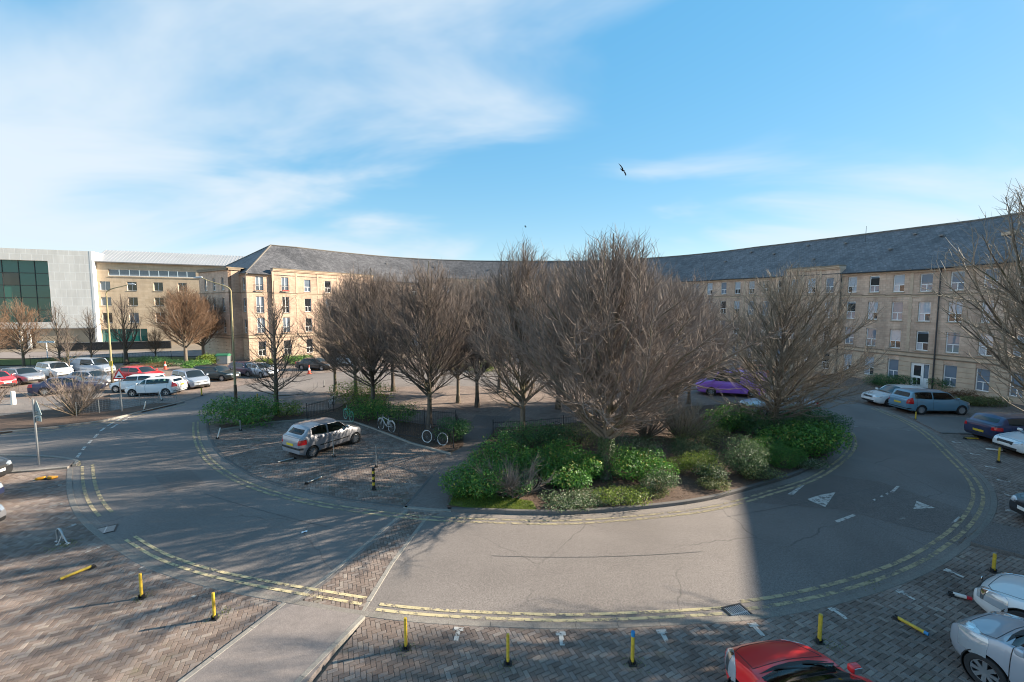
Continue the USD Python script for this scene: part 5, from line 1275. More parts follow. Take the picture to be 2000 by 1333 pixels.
# ---------------------------------------------------------------- cars
def car_shape(L, W, H, wb, rw, kind, ground=.17, hood=.90, nose=.66, tail=.95, scr0=None, rf0=None, rf1=None, tr0=None, belt=.92, deck=None, fo=None, rise=.04):
    """profiles of a car along its length (x forwards, 0 halfway between the axles)"""
    fo = fo or (L - wb) * .47; xf = wb / 2 + fo; xr = xf - L
    S = dict(L=L, W=W, H=H, wb=wb, rw=rw, xf=xf, xr=xr, kind=kind)
    scr0 = xf - scr0; rf0 = xf - rf0; rf1 = xr + rf1; tr0 = xr + tr0
    # line of bonnet, waist and tail
    if kind == 'sedan': low = [(xr, tail - .14), (xr + .08, tail), (tr0, tail + .02), (0, belt), (scr0, hood + .02), (xf - .55, hood - .09), (xf - .16, nose + .08), (xf, nose - .04)]
    else: low = [(xr, belt - .06), (xr + .1, belt + .03 + rise), (xr + .6, belt + .02 + rise), (0, belt), (scr0, hood + .02), (xf - .5, hood - .09), (xf - .15, nose + .08), (xf, nose - .04)]
    low = sorted(low); S['low'] = PchipInterpolator(*zip(*low))
    up = [(tr0, None), (rf1, H - .035), ((rf0 + rf1) / 2, H), (rf0, H - .03), (scr0, None)]
    zl = S['low']; pts = [(xr, 0)] + [(x, (z - float(zl(x))) if z else 0.0) for x, z in up] + [(xf, 0)]
    pts = sorted(dict((round(x, 4), max(0, z)) for x, z in pts).items()); S['gh'] = PchipInterpolator(*zip(*pts))
    S.update(scr0=scr0, rf0=rf0, rf1=rf1, tr0=tr0)
    return S

def car_loft(S, d=0.0):
    L, W, H, xf, xr = S['L'], S['W'], S['H'], S['xf'], S['xr']
    xs = np.unique(np.r_[np.linspace(xr, xr + .3, 9), np.linspace(xr + .3, xf - .5, 44), np.linspace(xf - .5, xf, 15), S['scr0'], S['rf0'], S['rf1'], S['tr0']])
    rings = []
    tside = np.linspace(0, 1, 7)[1:]; troof = np.linspace(0, 1, 9)[1:]
    for x in xs:
        a = (x - xr) / L
        wf = 1 - .30 * max(0, (a - .80) / .20) ** 2.6 - .16 * max(0, (.12 - a) / .12) ** 2.2 - .035 * max(0, (a - .6) / .2 if a < .8 else 1) * 1
        w = W / 2 * wf
        zd = float(S['low'](x)); hg = float(S['gh'](x)); zb = .19 + .10 * max(0, (a - .9) / .1) ** 2 + .12 * max(0, (.1 - a) / .1) ** 2
        g = min(1, hg / .42)
        wd = w * (.93 - .02 * g); wr = W / 2 * min(wf + .02, 1) * (.915 - .20 * min(1, hg / (H - .9)))
        if g < .05: wr = wd * .82
        else: wr = wd * .82 * (1 - g) + wr * g
        h = zd - zb
        P = [(0, zb), (.5 * w, zb), (.86 * w, zb), (.945 * w, zb + .05), (.975 * w, zb + .13), (.99 * w, zb + .24 * h + .05), (w, zb + .52 * h), (.995 * w, zb + .72 * h), (.972 * w, zb + .88 * h), (wd, zd - .005)]
        for t in tside:
            zz = zd + (hg - .06 * g) * t * 1.0 + .004; yy = wd + (wr - wd) * (t ** (1.0 + .5 * g))
            P.append((yy, zz))
        crown = .035 + .015 * g
        for t in troof:
            q = 1 - t; P.append((wr * q, zd + hg - .06 * g * (1 - (1 - q ** 2.4)) + crown * (1 - q * q) * (.6 if g > .5 else 1) - (crown * .6 if g > .5 else 0)))
        rings.append(P)
    R = np.array(rings); n, k, _ = R.shape
    full = np.zeros((n, 2 * k - 2, 3)); full[:, :, 0] = xs[:, None]
    full[:, :k, 1:] = R; full[:, k:, 1] = -R[:, -2:0:-1, 0]; full[:, k:, 2] = R[:, -2:0:-1, 1]
    # the very ends bow outwards
    m = 2 * k - 2; v = full.reshape(-1, 3); f = []
    for i in range(n - 1):
        for j in range(m):
            a, b = i * m + j, i * m + (j + 1) % m; f += [[a, b, b + m], [a, b + m, a + m]]
    c0, c1 = len(v), len(v) + 1
    v = np.vstack([v, [[xr - .03, 0, full[0, :, 2].mean()], [xf + .035, 0, full[-1, :, 2].mean() - .05]]])
    for j in range(m):
        f += [[c0, (j + 1) % m, j], [c1, (n - 1) * m + j, (n - 1) * m + (j + 1) % m]]
    t = trimesh.Trimesh(v, np.array(f), process=False)
    if t.volume < 0: t.invert()
    if d: t = trimesh.Trimesh(t.vertices + t.vertex_normals * d, t.faces, process=False)
    return t

def man(t): return m3.Manifold(m3.Mesh(np.asarray(t.vertices, np.float32), np.asarray(t.faces, np.uint32)))
def prism_side(poly, y0=-2, y1=2):
    c = m3.CrossSection([np.array(poly, float)], m3.FillRule.NonZero); e = m3.Manifold.extrude(c, y1 - y0)          # (x, z) extruded along y
    return e.rotate([90, 0, 0]).translate([0, y1, 0])
def prism_top(poly, z0=0, z1=3):
    c = m3.CrossSection([np.array(poly, float)], m3.FillRule.NonZero); return m3.Manifold.extrude(c, z1 - z0).translate([0, 0, z0])
def prism_front(poly, x0, x1):
    c = m3.CrossSection([np.array(poly, float)], m3.FillRule.NonZero); e = m3.Manifold.extrude(c, x1 - x0)          # (y, z) along x
    return e.rotate([90, 0, 90]).translate([x0, 0, 0])
def mirror_y(poly): return [(-y, z) for y, z in poly]
def rounded(poly, r):
    p = Polygon(poly).buffer(-r).buffer(r, quad_segs=3); return [tuple(q) for q in np.array(p.exterior.coords)[:-1]]

def wheel_meshes(r, w, spokes, dark=False):
    prof = [(r * .66, -w / 2 * .8), (r * .70, -w / 2), (r * .93, -w / 2), (r, -w / 2 * .7), (r, w / 2 * .7), (r * .93, w / 2), (r * .70, w / 2), (r * .66, w / 2 * .8)]
    ty = trimesh.creation.revolve(np.array(prof + prof[:1]), sections=28)
    rim = [trimesh.creation.revolve(np.array([(r * .60, -w * .4), (r * .68, -w * .42), (r * .68, w * .42), (r * .63, w * .40), (r * .61, w * .1), (r * .60, -w * .4)]), sections=28)]
    hub = trimesh.creation.cylinder(r * .15, .05, sections=12); hub.apply_translation([0, 0, w * .30]); rim.append(hub)
    for k in range(spokes):
        s = tm(m3.Manifold.hull_points(np.array([(r * .08, b * r * .085, w * .27 + c) for b in (-1, 1) for c in (0, .03)] + [(r * .64, b * r * .12, w * .34 + c) for b in (-1, 1) for c in (0, .03)])))
        s.apply_transform(trimesh.transformations.rotation_matrix(2 * math.pi * k / spokes, [0, 0, 1])); rim.append(s)
    disc = trimesh.creation.cylinder(r * .6, .02, sections=20); disc.apply_translation([0, 0, -w * .05])
    return ty, cat(rim), disc

def build_car(t, S, paint, opt):
    body0 = car_loft(S); B0 = man(body0); Bp = man(car_loft(S, .006)); Bt = man(car_loft(S, .0035)); wb, rw, W, H, xf, xr = S['wb'], S['rw'], S['W'], S['H'], S['xf'], S['xr']
    zl = lambda x: float(S['low'](x)); zt = lambda x: zl(x) + float(S['gh'](x))
    B = B0
    for ax in (-wb / 2, wb / 2):
        for sd in (-1, 1):
            c = m3.Manifold.cylinder(.34, rw + .055, rw + .055, 36).rotate([90, 0, 0]).translate([ax, sd * (W / 2 - .13) + .17, rw])
            B = B - c
    wins_cut = []
    glass_m = 'cabin_glass' if opt.get('cabin') else 'car_glass'
    liners = []
    for ax in (-wb / 2, wb / 2):
        for sd in (-1, 1):
            l = trimesh.creation.annulus(rw + .035, rw + .052, .27, sections=24); l.apply_transform(trimesh.transformations.rotation_matrix(math.pi / 2, [1, 0, 0])); l.apply_translation([ax, sd * (W / 2 - .19), rw])
            dsc = trimesh.creation.cylinder(rw + .05, .02, sections=24); dsc.apply_transform(trimesh.transformations.rotation_matrix(math.pi / 2, [1, 0, 0])); dsc.apply_translation([ax, sd * (W / 2 - .285), rw]); 
            obj('wheel_arch', cat([l, dsc]) if False else m_join(l, dsc), 'trim_black', t)
    def patch(name, prisms, mat_, parent=t, outer=None, smooth=40, under=B0, split=True, **kw):
        o = outer or Bp
        for pr in (prisms if isinstance(prisms, list) else [prisms]):
            s = (o ^ pr) - under
            parts = s.decompose() if split else [s]
            for q in parts:
                if q.volume() > 2e-6: obj(name, tm(q), mat_, parent, smooth=smooth, **kw)
    # side windows follow waist and roof
    scr0, rf0, rf1, tr0 = S['scr0'], S['rf0'], S['rf1'], S['tr0']
    xb = opt.get('pillar', (rf0 + rf1) / 2 + .12)
    def band(x0, x1, top=.10, bot=.045, slope0=0.0, slope1=0.0):
        xs = np.linspace(x0, x1, 9); lo = [(x, zl(x) + bot) for x in xs]; hi = []
        for x in xs[::-1]: hi.append((x, max(zt(x) - top, zl(x) + bot + .004)))
        return lo + hi
    front_end = scr0 - .10; rear_end = opt.get('rear_glass_end', max(rf1 + .05, tr0 + .35))
    wins = []
    if opt.get('van'):
        wins = [band(xb + .05, front_end)]
    else:
        wins = [band(xb + .04, front_end), band(rear_end, xb - .04)]
        if opt.get('third'): wins = [band(xb + .04, front_end), band(opt['third'] + .05, xb - .04), band(rear_end, opt['third'] - .05)]
    gh_side = [prism_side(rounded(p, .02)) for p in wins]
    inner = prism_top([(xr - 1, -S['W'] * .30), (xf + 1, -S['W'] * .30), (xf + 1, S['W'] * .30), (xr - 1, S['W'] * .30)])
    for pr in gh_side: patch('side_window', pr - inner, glass_m); wins_cut.append(pr - inner)
    # windscreen and rear window
    ys0, ys1 = W * .40, W * .325
    ws = [(scr0 + .03, -ys0), (scr0 + .03, ys0), (rf0 + .04, ys1), (rf0 + .04, -ys1)]
    ws = [(scr0 + .05, -ys0 * .55), (scr0 - .02, -ys0), (rf0 + .05, -ys1), (rf0 + .03, 0), (rf0 + .05, ys1), (scr0 - .02, ys0), (scr0 + .05, ys0 * .55)]
    wp = prism_top(ws, z0=min(zl(scr0), 1.2) - .01); patch('windscreen', wp, glass_m); wins_cut.append(wp)
    obj('scuttle', tm((Bt ^ prism_top([(scr0 + .05, -ys0 * .98), (scr0 + .12, -ys0 * .5), (scr0 + .14, 0), (scr0 + .12, ys0 * .5), (scr0 + .05, ys0 * .98), (scr0 + .052, 0)], z0=.6)) - B0), 'trim_black', t)
    if not opt.get('van'):
        if S['kind'] == 'sedan':
            rg = [(tr0 + .06, -ys0 * .9), (tr0 + .06, ys0 * .9), (rf1 - .05, ys1 * .95), (rf1 - .05, -ys1 * .95)]
            wp = prism_top(rounded(rg, .05), z0=zl(tr0) - .02); patch('rear_window', wp, glass_m); wins_cut.append(wp)
        else:
            zz0, zz1 = opt.get('rw', (zl(xr + .2) + .10, H - .17))
            rg = rounded([(-W * .36, zz0), (W * .36, zz0), (W * .30, zz1), (-W * .30, zz1)], .06)
            wp = prism_front(rg, xr - 1, rf1 - .02) - prism_side(band(rear_end - .16, front_end, .02, -.5)); patch('rear_window', wp, glass_m); wins_cut.append(wp)
    if opt.get('cabin'):
        # a hollow cabin behind clear glass: lining, dashboard, wheel and seats
        room = lambda d: man(car_loft(S, -d)) ^ m3.Manifold.cube([scr0 - .12 - (xr + .35), W, H]).translate([xr + .35, -W / 2, zl(0) - .38])
        R5, R7 = room(.05), room(.065); cut = None
        for w_ in wins_cut:
            c_ = (Bp ^ w_) - man(car_loft(S, -.09)); cut = c_ if cut is None else cut + c_
        B = B - R5 - cut; lin = (R5 - R7) - cut; obj('cabin_lining', tm(lin), 'cabin', t)
        zb0 = zl(0); ds = m3.Manifold.cube([.34, W * .78, .30]).translate([scr0 - .46, -W * .39, zb0 - .34]) + m3.Manifold.cube([.2, W * .74, .05]).translate([scr0 - .3, -W * .37, zb0 - .06]); obj('dashboard', tm(ds), 'cabin', t)
        st_ = trimesh.creation.torus(.17, .016, major_sections=20, minor_sections=6); st_.apply_transform(trimesh.transformations.translation_matrix([scr0 - .58, -.36, zb0 - .02]) @ trimesh.transformations.rotation_matrix(-1.1, [0, 1, 0])); obj('steering_wheel', st_, 'rubber', t, smooth=60)
        for xs_ in (scr0 - 1.15, scr0 - 1.95):
            for sd in (-1, 1):
                q = rbox(.13, .46, .62, .05, (xs_, sd * .36, zb0 - .36)); q.apply_transform(trimesh.transformations.rotation_matrix(-.22, [0, 1, 0], [xs_, 0, zb0 - .36])); se = obj('seat', q, 'seat_cloth', t, smooth=50)
                obj('headrest', rbox(.09, .26, .17, .04, (xs_ - .15, sd * .36, zb0 + .25)), 'seat_cloth', se, smooth=50)
    obj('body', tm(B), paint, t, smooth=38)
    # lights
    hz = opt.get('head', [(.40, .60), (.86, .66), (.90, .74), (.62, .76), (.42, .70)]); k = W / 2
    hp = [(y * k, z) for y, z in hz]; fx0 = xf - opt.get('head_back', .55)
    if opt.get('head_top'):
        ht = rounded([(xf + a, b * k) for a, b in opt['head_top']], .02); hb, hc = opt.get('bulb', (-.27, .70))
        for sg in (1, -1):
            q = [(a, sg * b) for a, b in ht][::sg]
            patch('headlight', prism_top(q, z0=.5), 'lamp_clear', outer=Bp)
            patch('reflector', prism_top([(xf + hb + .085 * math.cos(a * sg), sg * (hc * k + .06 * math.sin(a))) for a in np.linspace(0, 2 * math.pi, 14)[:-1]][::1], z0=.5), 'chrome', outer=man(car_loft(S, .011)))
    else:
        for q in (hp, mirror_y(hp)): patch('headlight', prism_front(rounded(q, .012), fx0, xf + .3), 'lamp_clear')
    # shut lines of the bonnet and of the boot or tailgate
    a0, a1, y0_, y1_ = scr0 + .17, xf - .17, W * .40, W * .34
    ol = Polygon([(a0, -y0_), (a0 + .03, 0), (a0, y0_), (a1 - .10, y1_), (a1, y1_ * .7), (a1, -y1_ * .7), (a1 - .10, -y1_)])
    fr_ = ol.difference(ol.buffer(-.011)); cs = m3.CrossSection([np.array(fr_.exterior.coords)[:-1]] + [np.array(r.coords)[:-1] for r in fr_.interiors], m3.FillRule.EvenOdd)
    patch('bonnet_gap', m3.Manifold.extrude(cs, 2).translate([0, 0, .6]), 'trim_black', outer=Bt, split=False)
    if not opt.get('van'):
        ol = Polygon([(-W * .40, .50), (W * .40, .50), (W * .42, zl(xr + .2) - .02), (-W * .42, zl(xr + .2) - .02)]); fr_ = ol.difference(ol.buffer(-.011)); cs = m3.CrossSection([np.array(fr_.exterior.coords)[:-1]] + [np.array(r.coords)[:-1] for r in fr_.interiors], m3.FillRule.EvenOdd)
        patch('tailgate_gap', m3.Manifold.extrude(cs, .6).rotate([90, 0, 90]).translate([xr - .3, 0, 0]), 'trim_black', outer=Bt, split=False)
    tz = opt.get('lampr', [(.66, .72), (1.05, .72), (1.05, .98), (.76, .98)]); tp = [(y * k, z) for y, z in tz]
    for q in (tp, mirror_y(tp)): patch('tail_light', prism_front(rounded(q, .012), xr - .3, xr + opt.get('tail_back', .32)), 'lamp_red')
    # grille, intake, bumper trim, plates
    gw, gz0, gz1 = opt.get('grille', (.42, .60, .68)); patch('grille', prism_front(rounded([(-gw, gz0), (gw, gz0), (gw * 1.05, gz1), (-gw * 1.05, gz1)], .02), xf - .4, xf + .3), 'trim_black')
    patch('intake', prism_front(rounded([(-.52, .27), (.52, .27), (.58, .41), (-.58, .41)], .03), xf - .4, xf + .3), 'trim_black')
    sill = prism_side([(-wb / 2 + rw + .07, .2), (wb / 2 - rw - .07, .2), (wb / 2 - rw - .07, .275), (-wb / 2 + rw + .07, .275)]); patch('sill_trim', sill - inner, 'trim_black', outer=Bt)
    rb = opt.get('rear_trim', (.36, .42)); patch('bumper_trim', prism_front([(-W * .47, rb[0]), (W * .47, rb[0]), (W * .47, rb[1]), (-W * .47, rb[1])], xr - .3, xr + .22), 'trim_black', outer=Bt)
    Bq = man(car_loft(S, .014)); pz = opt.get('rear_plate', .66)
    patch('number_plate', prism_front([(-.26, pz), (.26, pz), (.26, pz + .11), (-.26, pz + .11)], xr - .3, xr + .3), 'plate_yellow', outer=Bq)
    pf = opt.get('front_plate', .45); patch('number_plate', prism_front([(-.26, pf), (.26, pf), (.26, pf + .11), (-.26, pf + .11)], xf - .3, xf + .3), 'plate_white', outer=Bq)
    # door gaps, handles, rubbing strips, mirrors
    for xg in ([xb, front_end + .02, rear_end + .10] if not opt.get('van') else [xb, front_end + .02]):
        z1 = zl(xg) + .03; patch('door_gap', prism_side([(xg - .006, .3), (xg + .006, .3), (xg + .006, z1), (xg - .006, z1)]) - inner, 'trim_black', outer=man(car_loft(S, .0018)) if False else Bt)
    for xg in ([xb + .14, rear_end + .24] if not opt.get('van') else [xb + .14]):
        patch('door_handle', prism_side(rounded([(xg, zl(xg) - .135), (xg + .18, zl(xg) - .13), (xg + .18, zl(xg) - .10), (xg, zl(xg) - .105)], .012)) - inner, opt.get('handle', paint), outer=man(car_loft(S, .022)))
    if opt.get('strip'): patch('rubbing_strip', prism_side([(-wb / 2 + rw + .1, .50), (wb / 2 - rw - .1, .50), (wb / 2 - rw - .1, .55), (-wb / 2 + rw + .1, .55)]) - inner, 'trim_black', outer=Bp)
    for sd in (-1, 1):
        mx = front_end - .12; my = sd * (W / 2 * .93 + .09)
        h = rbox(.13, .20, .14, .05, (mx, my, zl(mx) + .02)); mr = obj('mirror', h, opt.get('mirror', paint), t, smooth=60)
        obj('mirror_glass', box(.006, .15, .10, (mx - .068, my, zl(mx) + .04)), 'chrome', mr)
    if opt.get('badge'): obj('badge', trimesh.creation.cylinder(.055, .012, sections=16, transform=trimesh.transformations.rotation_matrix(math.pi / 2, [0, 1, 0]) @ trimesh.transformations.translation_matrix([-.66, 0, xf + .036])), 'chrome', t)
    if opt.get('rails'):
        for sd in (-1, 1): obj('roof_rail', bar((rf1 + .1, sd * W * .34, H + .02), (rf0 - .05, sd * W * .34, H + .02), .022), 'trim_black', t)
    if opt.get('wipers'):
        for sd, a in ((1, .62), (-1, .52)):
            x0 = scr0 + .06; obj('wiper', bar((x0, sd * .28 + .1, zl(x0) + .05), (x0 - .10, sd * .28 - a * .8, zt(x0 - .10) + .03), .012, 5), 'trim_black', t)
    ty, rim, disc = wheel_meshes(rw, .20, opt.get('spokes', 7))
    for ax in (-wb / 2, wb / 2):
        for sd in (-1, 1):
            A = trimesh.transformations.translation_matrix([ax, sd * (W / 2 - .125), rw]) @ trimesh.transformations.rotation_matrix(-sd * math.pi / 2, [1, 0, 0])
            w = obj('wheel', ty.copy().apply_transform(A), 'tyre', t, smooth=40); obj('rim', rim.copy().apply_transform(A), opt.get('rim', 'rim_silver'), w, smooth=30); obj('brake_disc', disc.copy().apply_transform(A), 'rim_dark', w)

def m_join(a, b): return tm((man(a) + man(b))) if (a.is_watertight and b.is_watertight) else cat([a, b])

SHAPES = {
    'hatch': dict(L=3.62, W=1.67, H=1.53, wb=2.46, rw=.285, kind='hatch', hood=.96, nose=.70, scr0=.84, rf0=1.50, rf1=.60, tr0=.08, belt=.96, rise=.08),
    'small': dict(L=3.95, W=1.72, H=1.48, wb=2.49, rw=.295, kind='hatch', hood=.93, nose=.68, scr0=.92, rf0=1.62, rf1=.50, tr0=.12, belt=.95),
    'family': dict(L=4.25, W=1.77, H=1.48, wb=2.60, rw=.305, kind='hatch', hood=.93, nose=.68, scr0=1.08, rf0=1.80, rf1=.62, tr0=.14, belt=.95),
    'mpv': dict(L=4.25, W=1.77, H=1.60, wb=2.62, rw=.31, kind='hatch', hood=1.0, nose=.72, scr0=.92, rf0=1.70, rf1=.40, tr0=.10, belt=.98),
    'estate': dict(L=4.55, W=1.76, H=1.48, wb=2.65, rw=.305, kind='hatch', hood=.92, nose=.68, scr0=1.15, rf0=1.85, rf1=.42, tr0=.10, belt=.93),
    'sedan': dict(L=4.60, W=1.78, H=1.44, wb=2.70, rw=.315, kind='sedan', hood=.90, nose=.66, tail=.96, scr0=1.25, rf0=1.95, rf1=1.20, tr0=.62, belt=.92),
    'lift': dict(L=4.65, W=1.81, H=1.46, wb=2.68, rw=.315, kind='sedan', hood=.92, nose=.68, tail=1.0, scr0=1.2, rf0=1.95, rf1=1.15, tr0=.30, belt=.94),
    'coupe': dict(L=4.60, W=1.81, H=1.40, wb=2.80, rw=.335, kind='sedan', hood=.90, nose=.64, tail=.95, scr0=1.40, rf0=2.10, rf1=1.10, tr0=.40, belt=.92),
    'yaris': dict(L=3.80, W=1.69, H=1.52, wb=2.46, rw=.30, kind='hatch', hood=1.0, nose=.76, scr0=.86, rf0=1.62, rf1=.45, tr0=.10, belt=.98),
    'red': dict(L=4.05, W=1.74, H=1.46, wb=2.52, rw=.31, kind='hatch', hood=1.0, nose=.70, scr0=.98, rf0=1.80, rf1=.60, tr0=.14, belt=.98),
    'big_van': dict(L=5.2, W=1.95, H=2.1, wb=3.1, rw=.34, kind='hatch', hood=1.2, nose=.85, scr0=.95, rf0=1.6, rf1=.16, tr0=.06, belt=1.18),
    'van': dict(L=4.40, W=1.82, H=1.85, wb=2.70, rw=.32, kind='hatch', hood=1.10, nose=.78, scr0=.85, rf0=1.45, rf1=.18, tr0=.06, belt=1.08),
}
def place_car(shape, paint, label, p, heading, group=None, name='parked_car', cat_='car', **opt):
    """p: the spot below the middle of the car; heading: direction of its nose"""
    t = thing(name, label, cat_, (p[0], p[1], opt.pop('z', ZP + .008)), math.atan2(heading[1], heading[0]), group)
    build_car(t, car_shape(**SHAPES[shape]), paint, opt); return t
def by_wheels(shape, rear, front, side):
    """middle and heading from where the near rear and front tyres touch the ground"""
    a, b = G(*rear)[:2], G(*front)[:2]; h = (b - a) / np.linalg.norm(b - a); left = np.array([-h[1], h[0]]); W = SHAPES[shape]['W']
    return (a + b) / 2 + left * (W / 2 - .03) * (1 if side == 'right' else -1), h
def by_wheel(shape, px, which, heading_deg, side):
    """from one tyre's contact: which is 'front' or 'rear'"""
    a = G(*px)[:2]; h = np.array([math.cos(math.radians(heading_deg)), math.sin(math.radians(heading_deg))]); left = np.array([-h[1], h[0]]); W, wb = SHAPES[shape]['W'], SHAPES[shape]['wb']
    return a + h * (wb / 2 if which == 'rear' else -wb / 2) + left * (W / 2 - .03) * (1 if side == 'right' else -1), h
def by_nose(shape, px, z, heading_deg):
    """from the middle of the front bumper seen at a pixel at height z"""
    a = G(px[0], px[1], z)[:2]; h = np.array([math.cos(math.radians(heading_deg)), math.sin(math.radians(heading_deg))]); s = car_shape(**SHAPES[shape]); return a - h * s['xf'], h
def at_nose(shape, p, heading_deg):
    h = np.array([math.cos(math.radians(heading_deg)), math.sin(math.radians(heading_deg))]); return np.array(p) - h * car_shape(**SHAPES[shape])['xf'], h
def car(shape, paint, label, spot, **opt): return place_car(shape, paint, label, spot[0], spot[1], **opt)

HATCH_REAR = [(.70, .80), (1.05, .80), (1.05, 1.02), (.80, 1.02)]
car('hatch', 'paint_silver', 'silver hatchback parked alone on the block paving inside the ring', by_wheels('hatch', (608, 897), (698, 867), 'right'), strip=True, handle='trim_black', lampr=[(.70, .74), (1.05, .74), (1.05, .97), (.78, .97)], rear_trim=(.50, .60), spokes=9, cabin=True)
# right-hand bays
car('mpv', 'paint_blue_grey', 'blue-grey people carrier by the yellow post, rear towards the road', by_wheels('mpv', (1798, 811), (1880, 812), 'right'), spokes=12, lampr=[(.74, .72), (1.05, .72), (1.05, 1.12), (.84, 1.12)], cabin=True)
car('lift', 'paint_white', 'white car facing the road behind the blue-grey people carrier', by_wheel('lift', (1738, 796), 'front', 178, 'left'), grille=(.40, .60, .72), spokes=5)
car('family', 'paint_navy', 'dark navy hatchback with yellow rear plate at the right edge', by_wheel('family', (1978, 872), 'rear', -2, 'right'), lampr=[(.66, .74), (1.05, .74), (1.05, .92), (.70, .92)], rear_plate=.52)
car('sedan', 'paint_white', 'white car nosing in from the right edge beside the navy hatchback', by_nose('sedan', (1962, 868), .5, 172), grille=(.36, .54, .68), spokes=7)
car('family', 'paint_black', 'black car barely showing at the right edge above the raised pavement', by_nose('family', (2003, 1002), .45, 166))
car('coupe', 'paint_white', 'white saloon with narrow headlight and dark-spoked wheels at the lower right', at_nose('coupe', (11.3, 9.35), 116), head=[(.46, .60), (.88, .66), (.90, .75), (.60, .74)], head_back=.75, rim='rim_silver', spokes=5, grille=(.48, .44, .66), badge=True, head_top=[(-.03, .52), (-.06, .72), (-.26, .93), (-.60, 1.0), (-.56, .90), (-.3, .71), (-.12, .54)], bulb=(-.2, .74), cabin=True)
car('yaris', 'paint_ice', 'pale silver small car with bug-eyed headlights in the bottom right corner', by_wheel('yaris', (1919, 1346), 'front', 106, 'left'), head=[(.44, .66), (.80, .68), (.93, .84), (.80, .86), (.52, .78)], head_back=.85, spokes=8, wipers=True, grille=(.40, .62, .70), head_top=[(-.07, .40), (-.05, .60), (-.20, .86), (-.56, 1.0), (-.66, .95), (-.46, .72), (-.24, .46)], cabin=True)
car('red', 'paint_red', 'bright red car at the bottom edge pointing into the ring', at_nose('red', (4.62, 7.44), 100.6), head=[(.60, .62), (.92, .62), (.97, .80), (.76, .80)], head_back=.70, wipers=True, head_top=[(-.08, .60), (-.16, .85), (-.42, .985), (-.66, 1.0), (-.52, .91), (-.24, .68)], bulb=(-.3, .84), cabin=True)
# left edge
car('family', 'paint_black', 'dark car at the left edge nearest the raised footway, nose to the road', by_nose('family', (-4, 925), .45, 8))
car('small', 'paint_navy', 'dark blue car at the left edge, second from the footway', by_nose('small', (-24, 972), .5, 10))
car('sedan', 'paint_silver', 'silver car at the left edge, third from the footway', by_nose('sedan', (-24, 1020), .5, 12))
# left car park
car('sedan', 'paint_navy', 'long dark navy saloon crossing behind the bare shrub of the left car park', by_wheels('sedan', (85, 774), (178, 767), 'right'), spokes=7)
car('family', 'paint_silver', 'silver hatchback second from the left edge, behind the stone bollard', by_wheel('family', (38, 752), 'front', -16, 'right'))
car('mpv', 'paint_white', 'white people carrier behind the silver hatchback at far left', by_wheel('mpv', (99, 741), 'front', -22, 'right'))
car('small', 'paint_red', 'small red car cut by the left edge of the far car park', by_nose('small', (15, 748), .5, -14))
car('sedan', 'paint_silver', 'silver saloon partly behind the left lamp post', by_wheel('sedan', (188, 757), 'front', -4, 'right'))
car('van', 'paint_pale_blue', 'pale van behind the silver saloon, left of the lamp post', by_wheel('van', (186, 735), 'front', -6, 'right'), name='parked_van', cat_='van', van=True)
car('small', 'paint_white', 'white three-door hatchback with yellow plate at the front of the left car park', by_wheels('small', (325, 774), (257, 776), 'left'), spokes=5, lampr=[(.74, .74), (1.05, .74), (1.05, 1.12), (.84, 1.12)], rear_plate=.78, pillar=.25, cabin=True)
car('small', 'paint_white', 'white car hidden behind the white hatchback, facing the lamp post', by_wheel('small', (226, 768), 'front', 186, 'left'), grille=(.6, .45, .68))
car('mpv', 'paint_pale_blue', 'pale silver car with its bonnet towards the road beside the white hatchback', by_wheel('mpv', (366, 762), 'front', -30, 'right'), spokes=6)
car('family', 'paint_red', 'red hatchback right of the left lamp post', by_wheel('family', (282, 748), 'front', -8, 'right'))
car('estate', 'paint_green', 'dark green estate car behind the small yellow post', by_wheel('estate', (433, 746), 'front', -8, 'right'), rails=True)
car('family', 'paint_plum', 'dark plum car left of the silver car by the middle lamp post', by_wheel('family', (484, 737), 'front', -22, 'right'))
car('sedan', 'paint_ice', 'silver car with bonnet towards the road behind the slim bare tree', by_wheel('sedan', (509, 739), 'front', -26, 'right'))
car('sedan', 'paint_brown', 'dark car behind the traffic cone under the lit wall', by_wheel('sedan', (628, 725), 'front', -12, 'right'))
car('small', 'paint_white', 'white car seen through the trees of the plaza', by_wheel('small', (690, 716), 'front', -4, 'right'))
# beyond the bed
car('big_van', 'paint_purple', 'purple van seen through the bare trees right of the centre', by_wheels('big_van', (1468, 778), (1391, 774), 'left'), name='parked_van', cat_='van', van=True)
car('family', 'paint_orange', 'orange car half hidden behind the spreading tree and purple van', by_wheel('family', (1520, 742), 'front', 6, 'right'))
car('family', 'paint_pale_blue', 'pale blue car behind the purple van', by_wheel('family', (1440, 731), 'front', 184, 'left'))
car('sedan', 'paint_ice', 'silver car hidden behind the shrubs at the right end of the bed', by_wheel('sedan', (1490, 815), 'front', 176, 'left'))
